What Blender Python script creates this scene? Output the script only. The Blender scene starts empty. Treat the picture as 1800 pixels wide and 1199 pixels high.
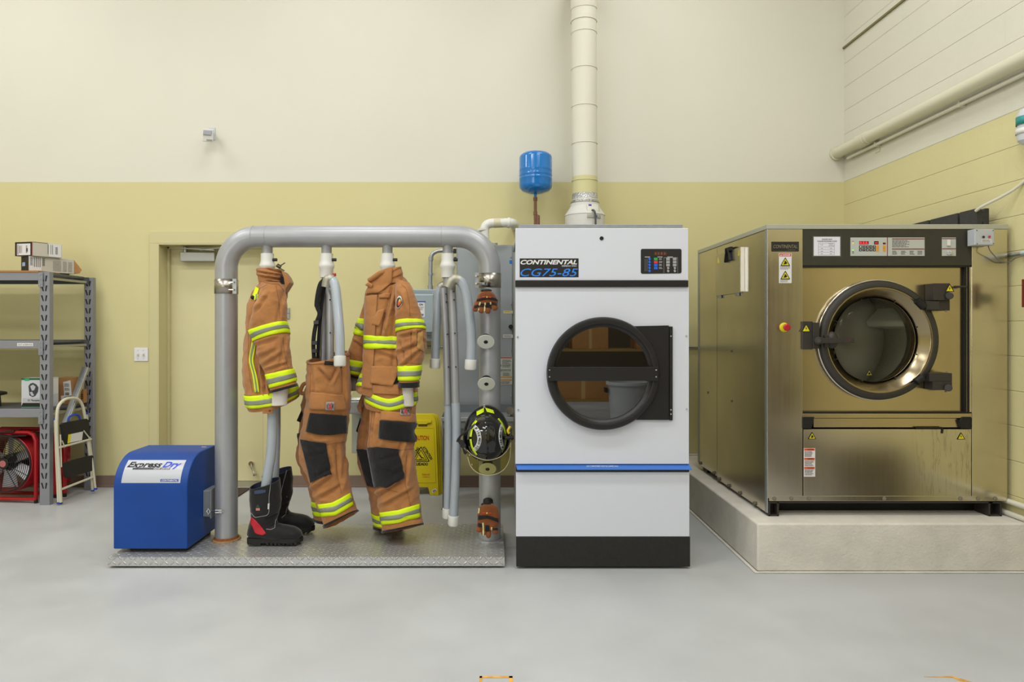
import bpy, bmesh, math, random
from mathutils import Vector, Matrix, noise
from mathutils.bvhtree import BVHTree
PI = math.pi
random.seed(7)
SC = bpy.context.scene
COL = SC.collection
EYE = Vector((0, 0, 1.357)); F = 1200.0; VX, VY = 868.0, 575.0

def W(px, py, D):
    """measured photo point at distance D (metres) -> world"""
    return Vector(((px-VX)/F*D, D, EYE.z-(py-VY)/F*D))
def XX(px, D): return (px-VX)/F*D
def ZZ(py, D): return EYE.z-(py-VY)/F*D

# ------------------------------------------------------------------ materials
def lin(h):
    h = h.lstrip('#'); r = []
    for i in (0, 2, 4):
        c = int(h[i:i+2], 16)/255
        r.append(c/12.92 if c <= .04045 else ((c+.055)/1.055)**2.4)
    return (*r, 1)
MATS = {}
def mat(name, col, rough=.5, metal=0, spec=.5, var=0, vscale=6, bump=0, bscale=60, stretch=(1,1,1), coat=0, emit=0, trans=0, alpha=1, ior=1.45, rvar=0, sheen=0):
    if name in MATS: return MATS[name]
    m = bpy.data.materials.new(name); m.use_nodes = True; MATS[name] = m
    nt = m.node_tree; N = nt.nodes; L = nt.links; b = N['Principled BSDF']
    c = lin(col) if isinstance(col, str) else col
    b.inputs['Base Color'].default_value = c
    b.inputs['Roughness'].default_value = rough
    b.inputs['Metallic'].default_value = metal
    b.inputs['Specular IOR Level'].default_value = spec
    b.inputs['IOR'].default_value = ior
    b.inputs['Coat Weight'].default_value = coat
    b.inputs['Transmission Weight'].default_value = trans
    b.inputs['Alpha'].default_value = alpha
    if sheen: b.inputs['Sheen Weight'].default_value = sheen
    if emit:
        b.inputs['Emission Color'].default_value = c; b.inputs['Emission Strength'].default_value = emit
    if var or bump or rvar:
        g = N.new('ShaderNodeNewGeometry'); mp = N.new('ShaderNodeMapping'); mp.inputs['Scale'].default_value = stretch
        L.new(g.outputs['Position'], mp.inputs['Vector'])
    if var or rvar:
        n = N.new('ShaderNodeTexNoise'); n.inputs['Scale'].default_value = vscale; n.inputs['Detail'].default_value = 6; n.inputs['Roughness'].default_value = .6
        L.new(mp.outputs[0], n.inputs['Vector'])
    if var:
        r = N.new('ShaderNodeMapRange'); r.inputs[1].default_value = .3; r.inputs[2].default_value = .7
        r.inputs[3].default_value = 1-var; r.inputs[4].default_value = 1+var
        L.new(n.outputs['Fac'], r.inputs[0])
        mx = N.new('ShaderNodeVectorMath'); mx.operation = 'SCALE'; mx.inputs[0].default_value = c[:3]
        L.new(r.outputs[0], mx.inputs['Scale']); L.new(mx.outputs[0], b.inputs['Base Color'])
    if rvar:
        r = N.new('ShaderNodeMapRange'); r.inputs[1].default_value = .3; r.inputs[2].default_value = .7
        r.inputs[3].default_value = max(0, rough-rvar); r.inputs[4].default_value = rough+rvar
        L.new(n.outputs['Fac'], r.inputs[0]); L.new(r.outputs[0], b.inputs['Roughness'])
    if bump:
        n2 = N.new('ShaderNodeTexNoise'); n2.inputs['Scale'].default_value = bscale; n2.inputs['Detail'].default_value = 3
        L.new(mp.outputs[0], n2.inputs['Vector'])
        bp = N.new('ShaderNodeBump'); bp.inputs['Strength'].default_value = min(1, bump); bp.inputs['Distance'].default_value = .002*max(1, bump)
        L.new(n2.outputs['Fac'], bp.inputs['Height']); L.new(bp.outputs[0], b.inputs['Normal'])
    return m
def mth(nt, op, a, b=None, c=None):
    n = nt.nodes.new('ShaderNodeMath'); n.operation = op
    for i, v in enumerate((a, b, c)):
        if v is None: continue
        if isinstance(v, (int, float)): n.inputs[i].default_value = v
        else: nt.links.new(v, n.inputs[i])
    return n.outputs[0]
def pos_xyz(nt):
    g = nt.nodes.new('ShaderNodeNewGeometry'); s = nt.nodes.new('ShaderNodeSeparateXYZ')
    nt.links.new(g.outputs['Position'], s.inputs[0]); return s.outputs

def two_tone(name, upper, lower, zline, block=False):
    m = mat(name, upper, rough=.62, spec=.3)
    nt = m.node_tree; L = nt.links; N = nt.nodes; b = N['Principled BSDF']
    s = pos_xyz(nt)
    f = mth(nt, 'GREATER_THAN', s[2], zline)
    n = N.new('ShaderNodeTexNoise'); n.inputs['Scale'].default_value = 1.3; n.inputs['Detail'].default_value = 5
    mx = N.new('ShaderNodeMix'); mx.data_type = 'RGBA'; mx.inputs[6].default_value = lin(lower); mx.inputs[7].default_value = lin(upper)
    L.new(f, mx.inputs[0])
    r = N.new('ShaderNodeMapRange'); r.inputs[3].default_value = .96; r.inputs[4].default_value = 1.04; L.new(n.outputs['Fac'], r.inputs[0])
    sc = N.new('ShaderNodeVectorMath'); sc.operation = 'SCALE'; L.new(mx.outputs[2], sc.inputs[0]); L.new(r.outputs[0], sc.inputs['Scale'])
    out = sc.outputs[0]
    n2 = N.new('ShaderNodeTexNoise'); n2.inputs['Scale'].default_value = 90; n2.inputs['Detail'].default_value = 4
    g = N.new('ShaderNodeNewGeometry'); L.new(g.outputs['Position'], n2.inputs['Vector']); L.new(g.outputs['Position'], n.inputs['Vector'])
    bp = N.new('ShaderNodeBump'); bp.inputs['Strength'].default_value = .55 if block else .12; bp.inputs['Distance'].default_value = .003
    L.new(n2.outputs['Fac'], bp.inputs['Height'])
    nrm = bp.outputs[0]
    if block:
        # concrete block courses .2 m high, .4 m long, half bond, running along Y
        row = mth(nt, 'DIVIDE', mth(nt, 'SUBTRACT', s[2], zline), .2)
        fr = mth(nt, 'FRACT', mth(nt, 'ADD', row, 20))
        dz = mth(nt, 'MULTIPLY', mth(nt, 'MINIMUM', fr, mth(nt, 'SUBTRACT', 1, fr)), .2)
        par = mth(nt, 'MULTIPLY', mth(nt, 'FRACT', mth(nt, 'MULTIPLY', mth(nt, 'FLOOR', mth(nt, 'ADD', row, 20)), .5)), 1.0)
        cl = mth(nt, 'FRACT', mth(nt, 'ADD', mth(nt, 'ADD', mth(nt, 'DIVIDE', s[1], .4), par), 50.07))
        dy = mth(nt, 'MULTIPLY', mth(nt, 'MINIMUM', cl, mth(nt, 'SUBTRACT', 1, cl)), .4)
        d = mth(nt, 'MINIMUM', dz, mth(nt, 'ADD', mth(nt, 'MULTIPLY', dy, 2.2), .0034))
        h = N.new('ShaderNodeMapRange'); h.interpolation_type = 'SMOOTHSTEP'
        h.inputs[1].default_value = .001; h.inputs[2].default_value = .0048; L.new(d, h.inputs[0])
        # pores in the block face
        v = N.new('ShaderNodeTexVoronoi'); v.inputs['Scale'].default_value = 42; L.new(g.outputs['Position'], v.inputs['Vector'])
        nz = N.new('ShaderNodeTexNoise'); nz.inputs['Scale'].default_value = 5; L.new(g.outputs['Position'], nz.inputs['Vector'])
        pr = mth(nt, 'LESS_THAN', v.outputs['Distance'], mth(nt, 'MULTIPLY', mth(nt, 'SUBTRACT', nz.outputs['Fac'], .45), 1.3))
        hh = mth(nt, 'SUBTRACT', h.outputs[0], mth(nt, 'MULTIPLY', pr, .5))
        b2 = N.new('ShaderNodeBump'); b2.inputs['Strength'].default_value = .8; b2.inputs['Distance'].default_value = .004
        L.new(hh, b2.inputs['Height']); L.new(nrm, b2.inputs['Normal']); nrm = b2.outputs[0]
        # joints a little darker than the block faces
        k = N.new('ShaderNodeMapRange'); k.inputs[3].default_value = .92; k.inputs[4].default_value = 1; L.new(h.outputs[0], k.inputs[0])
        s2 = N.new('ShaderNodeVectorMath'); s2.operation = 'SCALE'; L.new(out, s2.inputs[0]); L.new(k.outputs[0], s2.inputs['Scale']); out = s2.outputs[0]
    L.new(out, b.inputs['Base Color']); L.new(nrm, b.inputs['Normal'])
    return m

def glass(name, tint, gloss=.0, rough=.01, ior=1.5):
    m = bpy.data.materials.new(name); m.use_nodes = True; MATS[name] = m; nt = m.node_tree; N = nt.nodes; L = nt.links; N.clear()
    o = N.new('ShaderNodeOutputMaterial'); t = N.new('ShaderNodeBsdfTransparent'); t.inputs[0].default_value = lin(tint)
    g = N.new('ShaderNodeBsdfGlossy'); g.inputs['Roughness'].default_value = rough; f = N.new('ShaderNodeFresnel'); f.inputs[0].default_value = ior
    mx = N.new('ShaderNodeMixShader'); L.new(mth(nt, 'ADD', f.outputs[0], gloss), mx.inputs[0]); L.new(t.outputs[0], mx.inputs[1]); L.new(g.outputs[0], mx.inputs[2]); L.new(mx.outputs[0], o.inputs[0])
    return m

# ------------------------------------------------------------------ mesh builder
class MB:
    def __init__(s): s.v = []; s.f = []; s.uv = None
    def add(s, v, f):
        o = len(s.v); s.v += [Vector(p) for p in v]; s.f += [tuple(i+o for i in q) for q in f]; return s
    def box(s, x0, x1, y0, y1, z0, z1):
        v = [(x, y, z) for x in (x0, x1) for y in (y0, y1) for z in (z0, z1)]
        return s.add(v, [(0,1,3,2), (4,6,7,5), (0,4,5,1), (2,3,7,6), (0,2,6,4), (1,5,7,3)])
    def bpx(s, x0, y0, x1, y1, D0, D1):
        """box whose front face at D0 spans the measured rectangle"""
        return s.box(XX(x0, D0), XX(x1, D0), D0, D1, ZZ(y1, D0), ZZ(y0, D0))
    def obox(s, c, ax, ay, az):
        c = Vector(c); v = [c+i*Vector(ax)+j*Vector(ay)+k*Vector(az) for i in (-1, 1) for j in (-1, 1) for k in (-1, 1)]
        return s.add(v, [(0,1,3,2), (4,6,7,5), (0,4,5,1), (2,3,7,6), (0,2,6,4), (1,5,7,3)])
    def bar(s, a, b, w, h, up=(0,0,1)):
        a = Vector(a); b = Vector(b); d = (b-a); t = d.normalized(); r = t.cross(Vector(up))
        if r.length < 1e-4: r = Vector((1,0,0))
        r.normalize(); u = r.cross(t)
        return s.obox((a+b)/2, d/2, r*w/2, u*h/2)
    def prism(s, pts, ext):
        n = len(pts); pts = [Vector(p) for p in pts]; e = Vector(ext)
        s.add(pts+[p+e for p in pts], [tuple(range(n)), tuple(range(2*n-1, n-1, -1))]+[(i, (i+1) % n, (i+1) % n+n, i+n) for i in range(n)]); return s
    def ppx(s, pts, D, th):
        return s.prism([W(x, y, D) for x, y in pts], (0, th, 0))
    def tube(s, path, r, n=16, cap=True, squash=1, up=None):
        path = [Vector(p) for p in path]; m = len(path)
        rs = r if isinstance(r, (list, tuple)) else [r]*m
        T = []
        for i in range(m):
            T.append((path[min(i+1, m-1)]-path[max(i-1, 0)]).normalized())
        u = Vector(up) if up else Vector((0,1,0)) if abs(T[0].y) < .9 else Vector((0,0,1))
        u = (u-T[0]*u.dot(T[0])).normalized(); vs = []
        for i in range(m):
            u = (u-T[i]*u.dot(T[i]))
            u = u.normalized() if u.length > 1e-6 else Vector((1,0,0)); w = T[i].cross(u)
            for k in range(n):
                a = 2*PI*k/n; vs.append(path[i]+(u*math.cos(a)*squash+w*math.sin(a))*rs[i])
        fs = [(i*n+k, i*n+(k+1) % n, (i+1)*n+(k+1) % n, (i+1)*n+k) for i in range(m-1) for k in range(n)]
        if cap: fs += [tuple(range(n-1, -1, -1)), tuple((m-1)*n+k for k in range(n))]
        return s.add(vs, fs)
    def cyl(s, a, b, r, n=32, r1=None): return s.tube([a, b], [r, r if r1 is None else r1], n)
    def lathe(s, prof, o, ax=(0,0,1), n=64, closed=False, a0=0, a1=2*PI):
        o = Vector(o); ax = Vector(ax).normalized(); u = Vector((1,0,0)) if abs(ax.x) < .9 else Vector((0,0,1))
        u = (u-ax*u.dot(ax)).normalized(); w = ax.cross(u); full = abs(a1-a0-2*PI) < 1e-6
        cols = n if full else n+1; vs = []
        for k in range(cols):
            a = a0+(a1-a0)*k/n
            for r, h in prof: vs.append(o+ax*h+(u*math.cos(a)+w*math.sin(a))*r)
        m = len(prof); fs = []
        for k in range(n):
            k2 = (k+1) % cols
            for j in range(m if closed else m-1):
                j2 = (j+1) % m
                fs.append((k*m+j, k*m+j2, k2*m+j2, k2*m+j))
        return s.add(vs, fs)
    def ell(s, c, rx, ry, rz, nu=32, nv=16, v0=0, v1=1, ax=2):
        vs = []; fs = []
        for j in range(nv+1):
            th = PI*(v0+(v1-v0)*j/nv)
            for i in range(nu):
                ph = 2*PI*i/nu; a, b, d = math.sin(th)*math.cos(ph), math.sin(th)*math.sin(ph), math.cos(th)
                if ax == 1: p = (a*rx, -d*ry, b*rz)
                else: p = (a*rx, b*ry, d*rz)
                vs.append(Vector(c)+Vector(p))
        for j in range(nv):
            for i in range(nu): fs.append((j*nu+i, j*nu+(i+1) % nu, (j+1)*nu+(i+1) % nu, (j+1)*nu+i))
        return s.add(vs, fs)

ORG = {}
def finish(name, mb, m, parent=None, bevel=0, solid=0, soff=-1, label=None, smooth=35, origin=None, recalc=True, subsurf=0):
    me = bpy.data.meshes.new(name)
    if parent is not None: org = ORG[parent.name]
    elif origin is not None: org = Vector(origin)
    else:
        xs = [p.x for p in mb.v]; ys = [p.y for p in mb.v]; zs = [p.z for p in mb.v]
        org = Vector(((min(xs)+max(xs))/2, (min(ys)+max(ys))/2, min(zs)))
    me.from_pydata([tuple(p-org) for p in mb.v], [], mb.f); me.update()
    bm = bmesh.new(); bm.from_mesh(me)
    bmesh.ops.remove_doubles(bm, verts=bm.verts, dist=1e-6)
    if recalc: bmesh.ops.recalc_face_normals(bm, faces=bm.faces)
    bm.to_mesh(me); bm.free()
    me.polygons.foreach_set('use_smooth', [True]*len(me.polygons))
    me.set_sharp_from_angle(angle=math.radians(smooth))
    me.materials.append(m)
    o = bpy.data.objects.new(name, me); COL.objects.link(o)
    if parent is not None: o.parent = parent
    else: o.location = org
    ORG[o.name] = org
    if solid:
        md = o.modifiers.new('thickness', 'SOLIDIFY'); md.thickness = solid; md.offset = soff
    if bevel:
        md = o.modifiers.new('bevel', 'BEVEL'); md.width = bevel; md.segments = 2; md.limit_method = 'ANGLE'; md.angle_limit = math.radians(40)
        md.harden_normals = True
    if subsurf:
        md = o.modifiers.new('sub', 'SUBSURF'); md.levels = subsurf; md.render_levels = subsurf
    if label: o['label'] = label
    return o
def thing(name, label, cat, loc, group=None):
    o = bpy.data.objects.new(name, None); COL.objects.link(o); o.location = loc; o.empty_display_size = .1
    ORG[o.name] = Vector(loc); o['label'] = label; o['category'] = cat
    if group: o['group'] = group
    return o
def tag(o, label, cat, group=None):
    o['label'] = label; o['category'] = cat
    if group: o['group'] = group
    return o
def struct(o): o['kind'] = 'structure'; return o

# ------------------------------------------------------------------ lettering
def glyphs(s, shear=0, bold=0, space=1):
    cu = bpy.data.curves.new('t', 'FONT'); cu.body = s; cu.size = 1; cu.shear = shear; cu.offset = bold; cu.space_character = space
    cu.resolution_u = 3
    ob = bpy.data.objects.new('t', cu)
    me = bpy.data.meshes.new_from_object(ob)
    v = [Vector(p.co) for p in me.vertices]; f = [tuple(p.vertices) for p in me.polygons]
    bpy.data.objects.remove(ob); bpy.data.curves.remove(cu); bpy.data.meshes.remove(me)
    return v, f
def text_on(mb, s, fn, shear=0, bold=0, space=1, fit=True):
    """fn maps (u,v) in 0..1 to a world point"""
    v, f = glyphs(s, shear, bold, space)
    x0 = min(p.x for p in v); x1 = max(p.x for p in v); y0 = min(p.y for p in v); y1 = max(p.y for p in v)
    mb.add([fn((p.x-x0)/(x1-x0), (p.y-y0)/(y1-y0)) for p in v], f)
def text_px(mb, s, x0, y0, x1, y1, D, rot=0, shear=0, bold=0, space=1):
    cx, cy = (x0+x1)/2, (y0+y1)/2; w, h = x1-x0, y1-y0; cr, sr = math.cos(rot), math.sin(rot)
    def fn(u, v):
        a = (u-.5)*w; b = -(v-.5)*h
        return W(cx+a*cr-b*sr, cy+a*sr+b*cr, D)
    text_on(mb, s, fn, shear, bold, space)
def lines_px(mb, x0, y0, x1, y1, n, D, seed=1, duty=.45):
    """small print too fine to read: n rows of broken strokes"""
    rr = random.Random(seed); h = (y1-y0)/n
    for i in range(n):
        y = y0+i*h+h*.25; x = x0; end = x1-rr.random()*(x1-x0)*.3
        while x < end:
            w = min(rr.uniform(.06, .2)*(x1-x0), end-x)
            mb.bpx(x, y, x+w, y+h*duty, D, D+.0006); x += w+(x1-x0)*.03
def bars_px(mb, x0, y0, x1, y1, n, D, vertical=False):
    rr = random.Random(n)
    for i in range(n):
        a = i/n; b = a+rr.uniform(.3, .7)/n
        if vertical: mb.bpx(x0, y0+(y1-y0)*a, x1, y0+(y1-y0)*b, D, D+.0006)
        else: mb.bpx(x0+(x1-x0)*a, y0, x0+(x1-x0)*b, y1, D, D+.0006)

# ------------------------------------------------------------------ soft goods
class Tube:
    """cloth sleeve lofted through elliptical rings; ring = (xl,yl,xr,yr,ry[,bow,dD])"""
    def __init__(s, rings, D, n=2.3, wr=.006, seed=0, fx=11, fz=5, cr=()):
        s.cr = cr; s.D = D; s.n = n; s.wr = wr; s.seed = seed; s.fx = fx; s.fz = fz; s.R = []
        for r in rings:
            xl, yl, xr, yr, ry = r[:5]; bow = r[5] if len(r) > 5 else 0; dD = r[6] if len(r) > 6 else 0
            a = W(xl, yl, D+dD); b = W(xr, yr, D+dD)
            s.R.append([*a, *b, ry, bow/F*D])
        s.m = len(s.R)-1
    def at(s, t):
        t = min(max(t, 0), s.m); i = min(int(t), s.m-1); f = t-i
        g = lambda k: s.R[min(max(k, 0), s.m)]
        p0, p1, p2, p3 = g(i-1), g(i), g(i+1), g(i+2)
        return [.5*(2*b+(c-a)*f+(2*a-5*b+4*c-d)*f*f+(3*b-a-3*c+d)*f*f*f) for a, b, c, d in zip(p0, p1, p2, p3)]
    def p(s, t, a, wr=True):
        q = s.at(t); A = Vector(q[:3]); B = Vector(q[3:6]); ry = q[6]; bow = q[7]
        c = (A+B)/2; h = (B-A)/2
        ca, sa = math.cos(a), math.sin(a); e = 2/s.n
        fc = math.copysign(abs(ca)**e, ca); fs = math.copysign(abs(sa)**e, sa)
        P = c+h*fc+Vector((0, -ry*fs, -bow*fs))
        if wr and s.wr:
            d = Vector((ca, -sa, 0)); se = s.seed*7.3
            w = noise.noise(Vector((P.x*s.fx+se, P.y*s.fx, P.z*s.fz)))
            w2 = noise.noise(Vector((P.x*24+se, P.y*24, P.z*20+P.x*14)))
            w3 = 1-2*abs(noise.noise(Vector((P.x*9+P.z*7+se, P.y*9, P.z*13-P.x*6))))
            w4 = 1-3*abs(noise.noise(Vector((P.x*20-P.z*16+se*2, P.y*16, P.z*22+P.x*12))))
            P = P+d*s.wr*(w*1.9+w2*.55+w3*1.0+w4*.22)
            if s.cr and sa > -.2:
                # sewn-in creases of the hanging cloth
                px, py = VX+P.x/P.y*F, VY-(P.z-EYE.z)/P.y*F; k = 0
                for x0, y0, x1, y1, cw, am in s.cr:
                    dx, dy = x1-x0, y1-y0; l2 = dx*dx+dy*dy; u = ((px-x0)*dx+(py-y0)*dy)/l2
                    if u < -.3 or u > 1.3: continue
                    fall = min(1, max(0, (u+.25)*3))*min(1, max(0, (1.25-u)*3)); q = ((px-x0)*dy-(py-y0)*dx)/math.sqrt(l2)/cw
                    k += am*fall*(math.exp(-((q-1.3)**2))*.9-math.exp(-q*q*1.6))
                P = P+d*k*.0016
        return P
    def nrm(s, t, a):
        e = .03; T = s.p(min(t+e, s.m), a)-s.p(max(t-e, 0), a); A = s.p(t, a+e)-s.p(t, a-e)
        n = A.cross(T)
        if n.length < 1e-9: return Vector((math.cos(a), -math.sin(a), 0))
        n.normalize()
        q = s.at(t); c = (Vector(q[:3])+Vector(q[3:6]))/2
        if n.dot(s.p(t, a)-c) < 0: n = -n
        return n
    def mesh(s, mb, nt=120, na=128, cap0=False, cap1=False):
        vs = [s.p(s.m*i/nt, 2*PI*k/na) for i in range(nt+1) for k in range(na)]
        fs = [(i*na+k, i*na+(k+1) % na, (i+1)*na+(k+1) % na, (i+1)*na+k) for i in range(nt) for k in range(na)]
        if cap0: fs.append(tuple(range(na)))
        if cap1: fs.append(tuple(nt*na+k for k in range(na)))
        mb.add(vs, fs); return mb
    def bvh(s, nt=120, na=128):
        mb = MB(); s.mesh(mb, nt, na); return BVHTree.FromPolygons(mb.v, mb.f)
    def band(s, mb, t0, t1, off=.003, a0=0, a1=2*PI, nt=6, na=64, tf=None):
        full = abs(a1-a0-2*PI) < 1e-6; cols = na if full else na+1
        vs = []
        for i in range(nt+1):
            for k in range(cols):
                a = a0+(a1-a0)*k/na; t = t0+(t1-t0)*i/nt
                if tf: t += tf(a)
                vs.append(s.p(t, a)+s.nrm(t, a)*off)
        fs = [(i*cols+k, i*cols+(k+1) % cols, (i+1)*cols+(k+1) % cols, (i+1)*cols+k) for i in range(nt) for k in range(cols if full else na)]
        mb.add(vs, fs); return mb
def bvh_of(mb): return BVHTree.FromPolygons(mb.v, mb.f)
def hit(bv, px, py, off):
    d = (W(px, py, 4)-EYE).normalized(); best = None
    for b in bv:
        loc, n, i, dist = b.ray_cast(EYE, d)
        if loc is not None and (best is None or dist < best[1]): best = (loc, dist, n)
    if best is None:
        for b in bv:
            loc, n, i, dist = b.find_nearest(EYE+d*(4.1/d.y))
            if loc is not None and (best is None or dist < best[1]): best = (loc, dist, n)
    n = best[2]
    if n.y > 0: n = -n
    return best[0]+n*off
def resample(pts, n):
    P = [Vector((x, y, 0)) for x, y in pts]; L = [0]
    for a, b in zip(P, P[1:]): L.append(L[-1]+(b-a).length)
    out = []
    for k in range(n+1):
        d = L[-1]*k/n; i = 0
        while i < len(P)-2 and L[i+1] < d: i += 1
        f = (d-L[i])/max(1e-9, L[i+1]-L[i]); q = P[i].lerp(P[i+1], f); out.append((q.x, q.y))
    return out
def patch(mb, bv, top, bot, off=.004, nu=16, nv=10, sm=2):
    T = resample(top, nu); B = resample(bot, nu); vs = []
    for j in range(nv+1):
        f = j/nv
        for (ax, ay), (bx, by) in zip(T, B):
            vs.append(hit(bv, ax+(bx-ax)*f, ay+(by-ay)*f, off))
    for _ in range(sm):
        nw = []
        for j in range(nv+1):
            for i in range(nu+1):
                o = vs[j*(nu+1)+i]; acc = Vector(o); c = 1
                if 0 < i < nu: acc += vs[j*(nu+1)+i-1]+vs[j*(nu+1)+i+1]; c += 2
                if 0 < j < nv: acc += vs[(j-1)*(nu+1)+i]+vs[(j+1)*(nu+1)+i]; c += 2
                q = acc/c; nw.append(Vector((q.x, min(q.y, o.y+.0015), q.z)))
        vs = nw
    mb.add(vs, [(j*(nu+1)+i, j*(nu+1)+i+1, (j+1)*(nu+1)+i+1, (j+1)*(nu+1)+i) for j in range(nv) for i in range(nu)])
    return mb
def cord(mb, bv, pts, r, off=.002, n=24, sides=6):
    mb.tube([hit(bv, x, y, off) for x, y in resample(pts, n)], r, sides); return mb
def bez(pts, n=30):
    """Catmull-Rom through world points"""
    P = [Vector(p) for p in pts]; out = []; m = len(P)-1
    for k in range(n+1):
        t = m*k/n; i = min(int(t), m-1); f = t-i
        g = lambda q: P[min(max(q, 0), m)]
        a, b, c, d = g(i-1), g(i), g(i+1), g(i+2)
        out.append(.5*(2*b+(c-a)*f+(2*a-5*b+4*c-d)*f*f+(3*b-a-3*c+d)*f*f*f))
    return out
def each(name, mb, m, parent=None, **k):
    """one object per connected piece"""
    n = len(mb.v); par = list(range(n))
    def fd(a):
        while par[a] != a: par[a] = par[par[a]]; a = par[a]
        return a
    for f in mb.f:
        for q in f[1:]: par[fd(q)] = fd(f[0])
    gr = {}
    for f in mb.f: gr.setdefault(fd(f[0]), []).append(f)
    out = []
    for fs in gr.values():
        ids = sorted({i for f in fs for i in f}); mp = {v: i for i, v in enumerate(ids)}
        b = MB(); b.v = [mb.v[i] for i in ids]; b.f = [tuple(mp[i] for i in f) for f in fs]
        out.append(finish(name, b, m, parent=parent, **k))
    return out
# ------------------------------------------------------------------ the room
DW = 5.8; XR = 2.977; ZP = 2.59
m_wall = two_tone('painted wall', '#dad7c8', '#d2c996', ZP)
m_block = two_tone('painted block wall', '#dad7c8', '#d4cb9a', ZP, block=True)
m_floor = mat('grey floor coating', '#b3b4b5', rough=.42, spec=.35, var=.06, vscale=2.2, bump=.08, bscale=35, rvar=.12)
m_conc = mat('bare concrete', '#d4cfc5', rough=.85, spec=.2, var=.1, vscale=5, bump=1.3, bscale=70, stretch=(1,1,1.1))
m_ceil = mat('white ceiling', '#dcd9cc', rough=.8)
m_door = mat('yellow door paint', '#d4cb9d', rough=.5, var=.02, vscale=3, bump=.1, bscale=70)
m_base = mat('brown rubber cove base', '#857062', rough=.5)
m_trimyel = mat('yellow frame paint', '#ccc394', rough=.5)

dz = ZZ(428, DW); dx0 = XX(278, DW); dx1 = XX(463.5, DW)
mb = MB(); mb.box(-6.2, dx0, DW, DW+.3, 0, 5.2); mb.box(dx1, XR+.3, DW, DW+.3, 0, 5.2); mb.box(dx0, dx1, DW, DW+.3, dz, 5.2)
struct(finish('wall_back', mb, m_wall))
mb = MB(); mb.box(XR, XR+.3, -5, DW, 0, 5.2); struct(finish('wall_right', mb, m_block))
mb = MB(); mb.box(-6.5, -6.2, -5, DW+.3, 0, 5.2); struct(finish('wall_left', mb, m_wall))
mb = MB(); mb.box(-6.5, XR+.3, -5.3, -5, 0, 5.2); struct(finish('wall_front', mb, two_tone('brown front wall', '#8f8368', '#4b4133', 2.2)))
mb = MB(); mb.box(-6.5, XR+.3, -5.3, DW+.3, -.1, 0); struct(finish('floor', mb, m_floor))
mb = MB(); mb.box(-6.5, XR+.3, -5.3, DW+.3, 5.2, 5.3); struct(finish('ceiling', mb, m_ceil))
mb = MB(); mb.box(-6.2, XX(264, DW), DW-.012, DW-.0005, .001, .098); mb.box(XX(477, DW), 1.3, DW-.012, DW-.0005, .001, .098)
struct(finish('baseboard_back', mb, m_base, bevel=.004))
mb = MB(); mb.box(-6.2, XX(264, DW), DW-.02, DW-.012, .001, .018); mb.box(XX(477, DW), 1.3, DW-.02, DW-.012, .001, .018)
struct(finish('trim_1', mb, m_base, bevel=.003))

# concrete machine pad
PX = 1.458; PY = 3.778; PZ = .27
mb = MB(); mb.box(PX, XR-.001, PY, DW-.001, .0005, PZ)
pad = finish('concrete_pad', mb, m_conc, bevel=.012)
tag(pad, 'raised bare concrete machine pad under the big steel washer', 'concrete pad')
mb = MB()
mb.prism([(PX-.02, PY-.02, .0006), (XR-.001, PY-.02, .0006), (XR-.001, PY-.0005, .0006), (PX-.0005, PY-.0005, .0006), (PX-.0005, DW-.001, .0006), (PX-.02, DW-.001, .0006)], (0, 0, .006))
finish('mortar_fillet', mb, m_conc, parent=pad, bevel=.004)
mb = MB(); mb.box(PX+.01, XX(1228, DW)+.6, DW-.03, DW-.0006, PZ+.0005, PZ+.012)
finish('rear_curb', mb, m_conc, parent=pad, bevel=.004)

# the door
DL = 5.97
leaf = finish('door_1', MB().box(dx0+.012, dx1-.006, DL, DL+.045, .012, dz-.012), m_door, bevel=.002); struct(leaf)
mb = MB(); fx0 = XX(264, DW); fx1 = XX(477.5, DW); ft = ZZ(407, DW)
mb.box(fx0, dx0, DW-.014, DW-.0005, .0, dz); mb.box(dx1, fx1, DW-.014, DW-.0005, .0, dz); mb.box(fx0, fx1, DW-.014, DW-.0005, dz, ft)
mb.box(dx0+.0005, dx0+.012, DW-.014, DL+.05, 0, dz-.012); mb.box(dx1-.006, dx1-.0005, DW-.014, DL+.05, 0, dz-.012); mb.box(dx0+.0005, dx1-.0005, DW-.014, DL+.05, dz-.012, dz-.0005)
mb.box(dx0+.012, dx0+.03, DL-.035, DL-.001, 0, dz-.012); mb.box(dx0+.012, dx1-.006, DL-.035, DL-.001, dz-.03, dz-.012)
finish('door_frame', mb, m_trimyel, parent=leaf, bevel=.002)
m_alu = mat('satin aluminium', '#a9a9a6', rough=.38, metal=.85)
m_galv = mat('galvanised steel', '#a7abae', rough=.4, metal=.75, var=.08, vscale=30)
m_chrome = mat('chrome', '#d8d8d6', rough=.12, metal=1)
m_black = mat('black plastic', '#1d1b1a', rough=.45)
m_white = mat('white plastic', '#dedcd6', rough=.4)
finish('threshold', MB().box(dx0+.012, dx1-.006, DW-.06, DL+.04, .0005, .011), m_alu, parent=leaf, bevel=.003)
mb = MB(); mb.bpx(316, 443, 377, 459.5, 5.89, 5.968); finish('door_closer', mb, m_alu, parent=leaf, bevel=.006)
mb = MB(); mb.bar(W(319, 436.5, 5.87), W(378, 440, 5.84), .035, .01); mb.bar(W(352, 440, 5.87), W(400, 434, 5.84), .022, .012); mb.cyl(W(326, 444, 5.9), W(326, 434, 5.9), .018)
finish('closer_arm', mb, m_alu, parent=leaf, bevel=.002)
mb = MB(); mb.tube([W(441, 815, 5.95), W(442.5, 822, 5.93), W(447, 832, 5.915)], .008, 10); mb.cyl(W(441, 815, 5.969), W(441, 815, 5.94), .02); mb.cyl(W(448, 833, 5.93), W(448, 836.5, 5.93), .016)
finish('door_stop', mb, m_chrome, parent=leaf)
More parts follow.
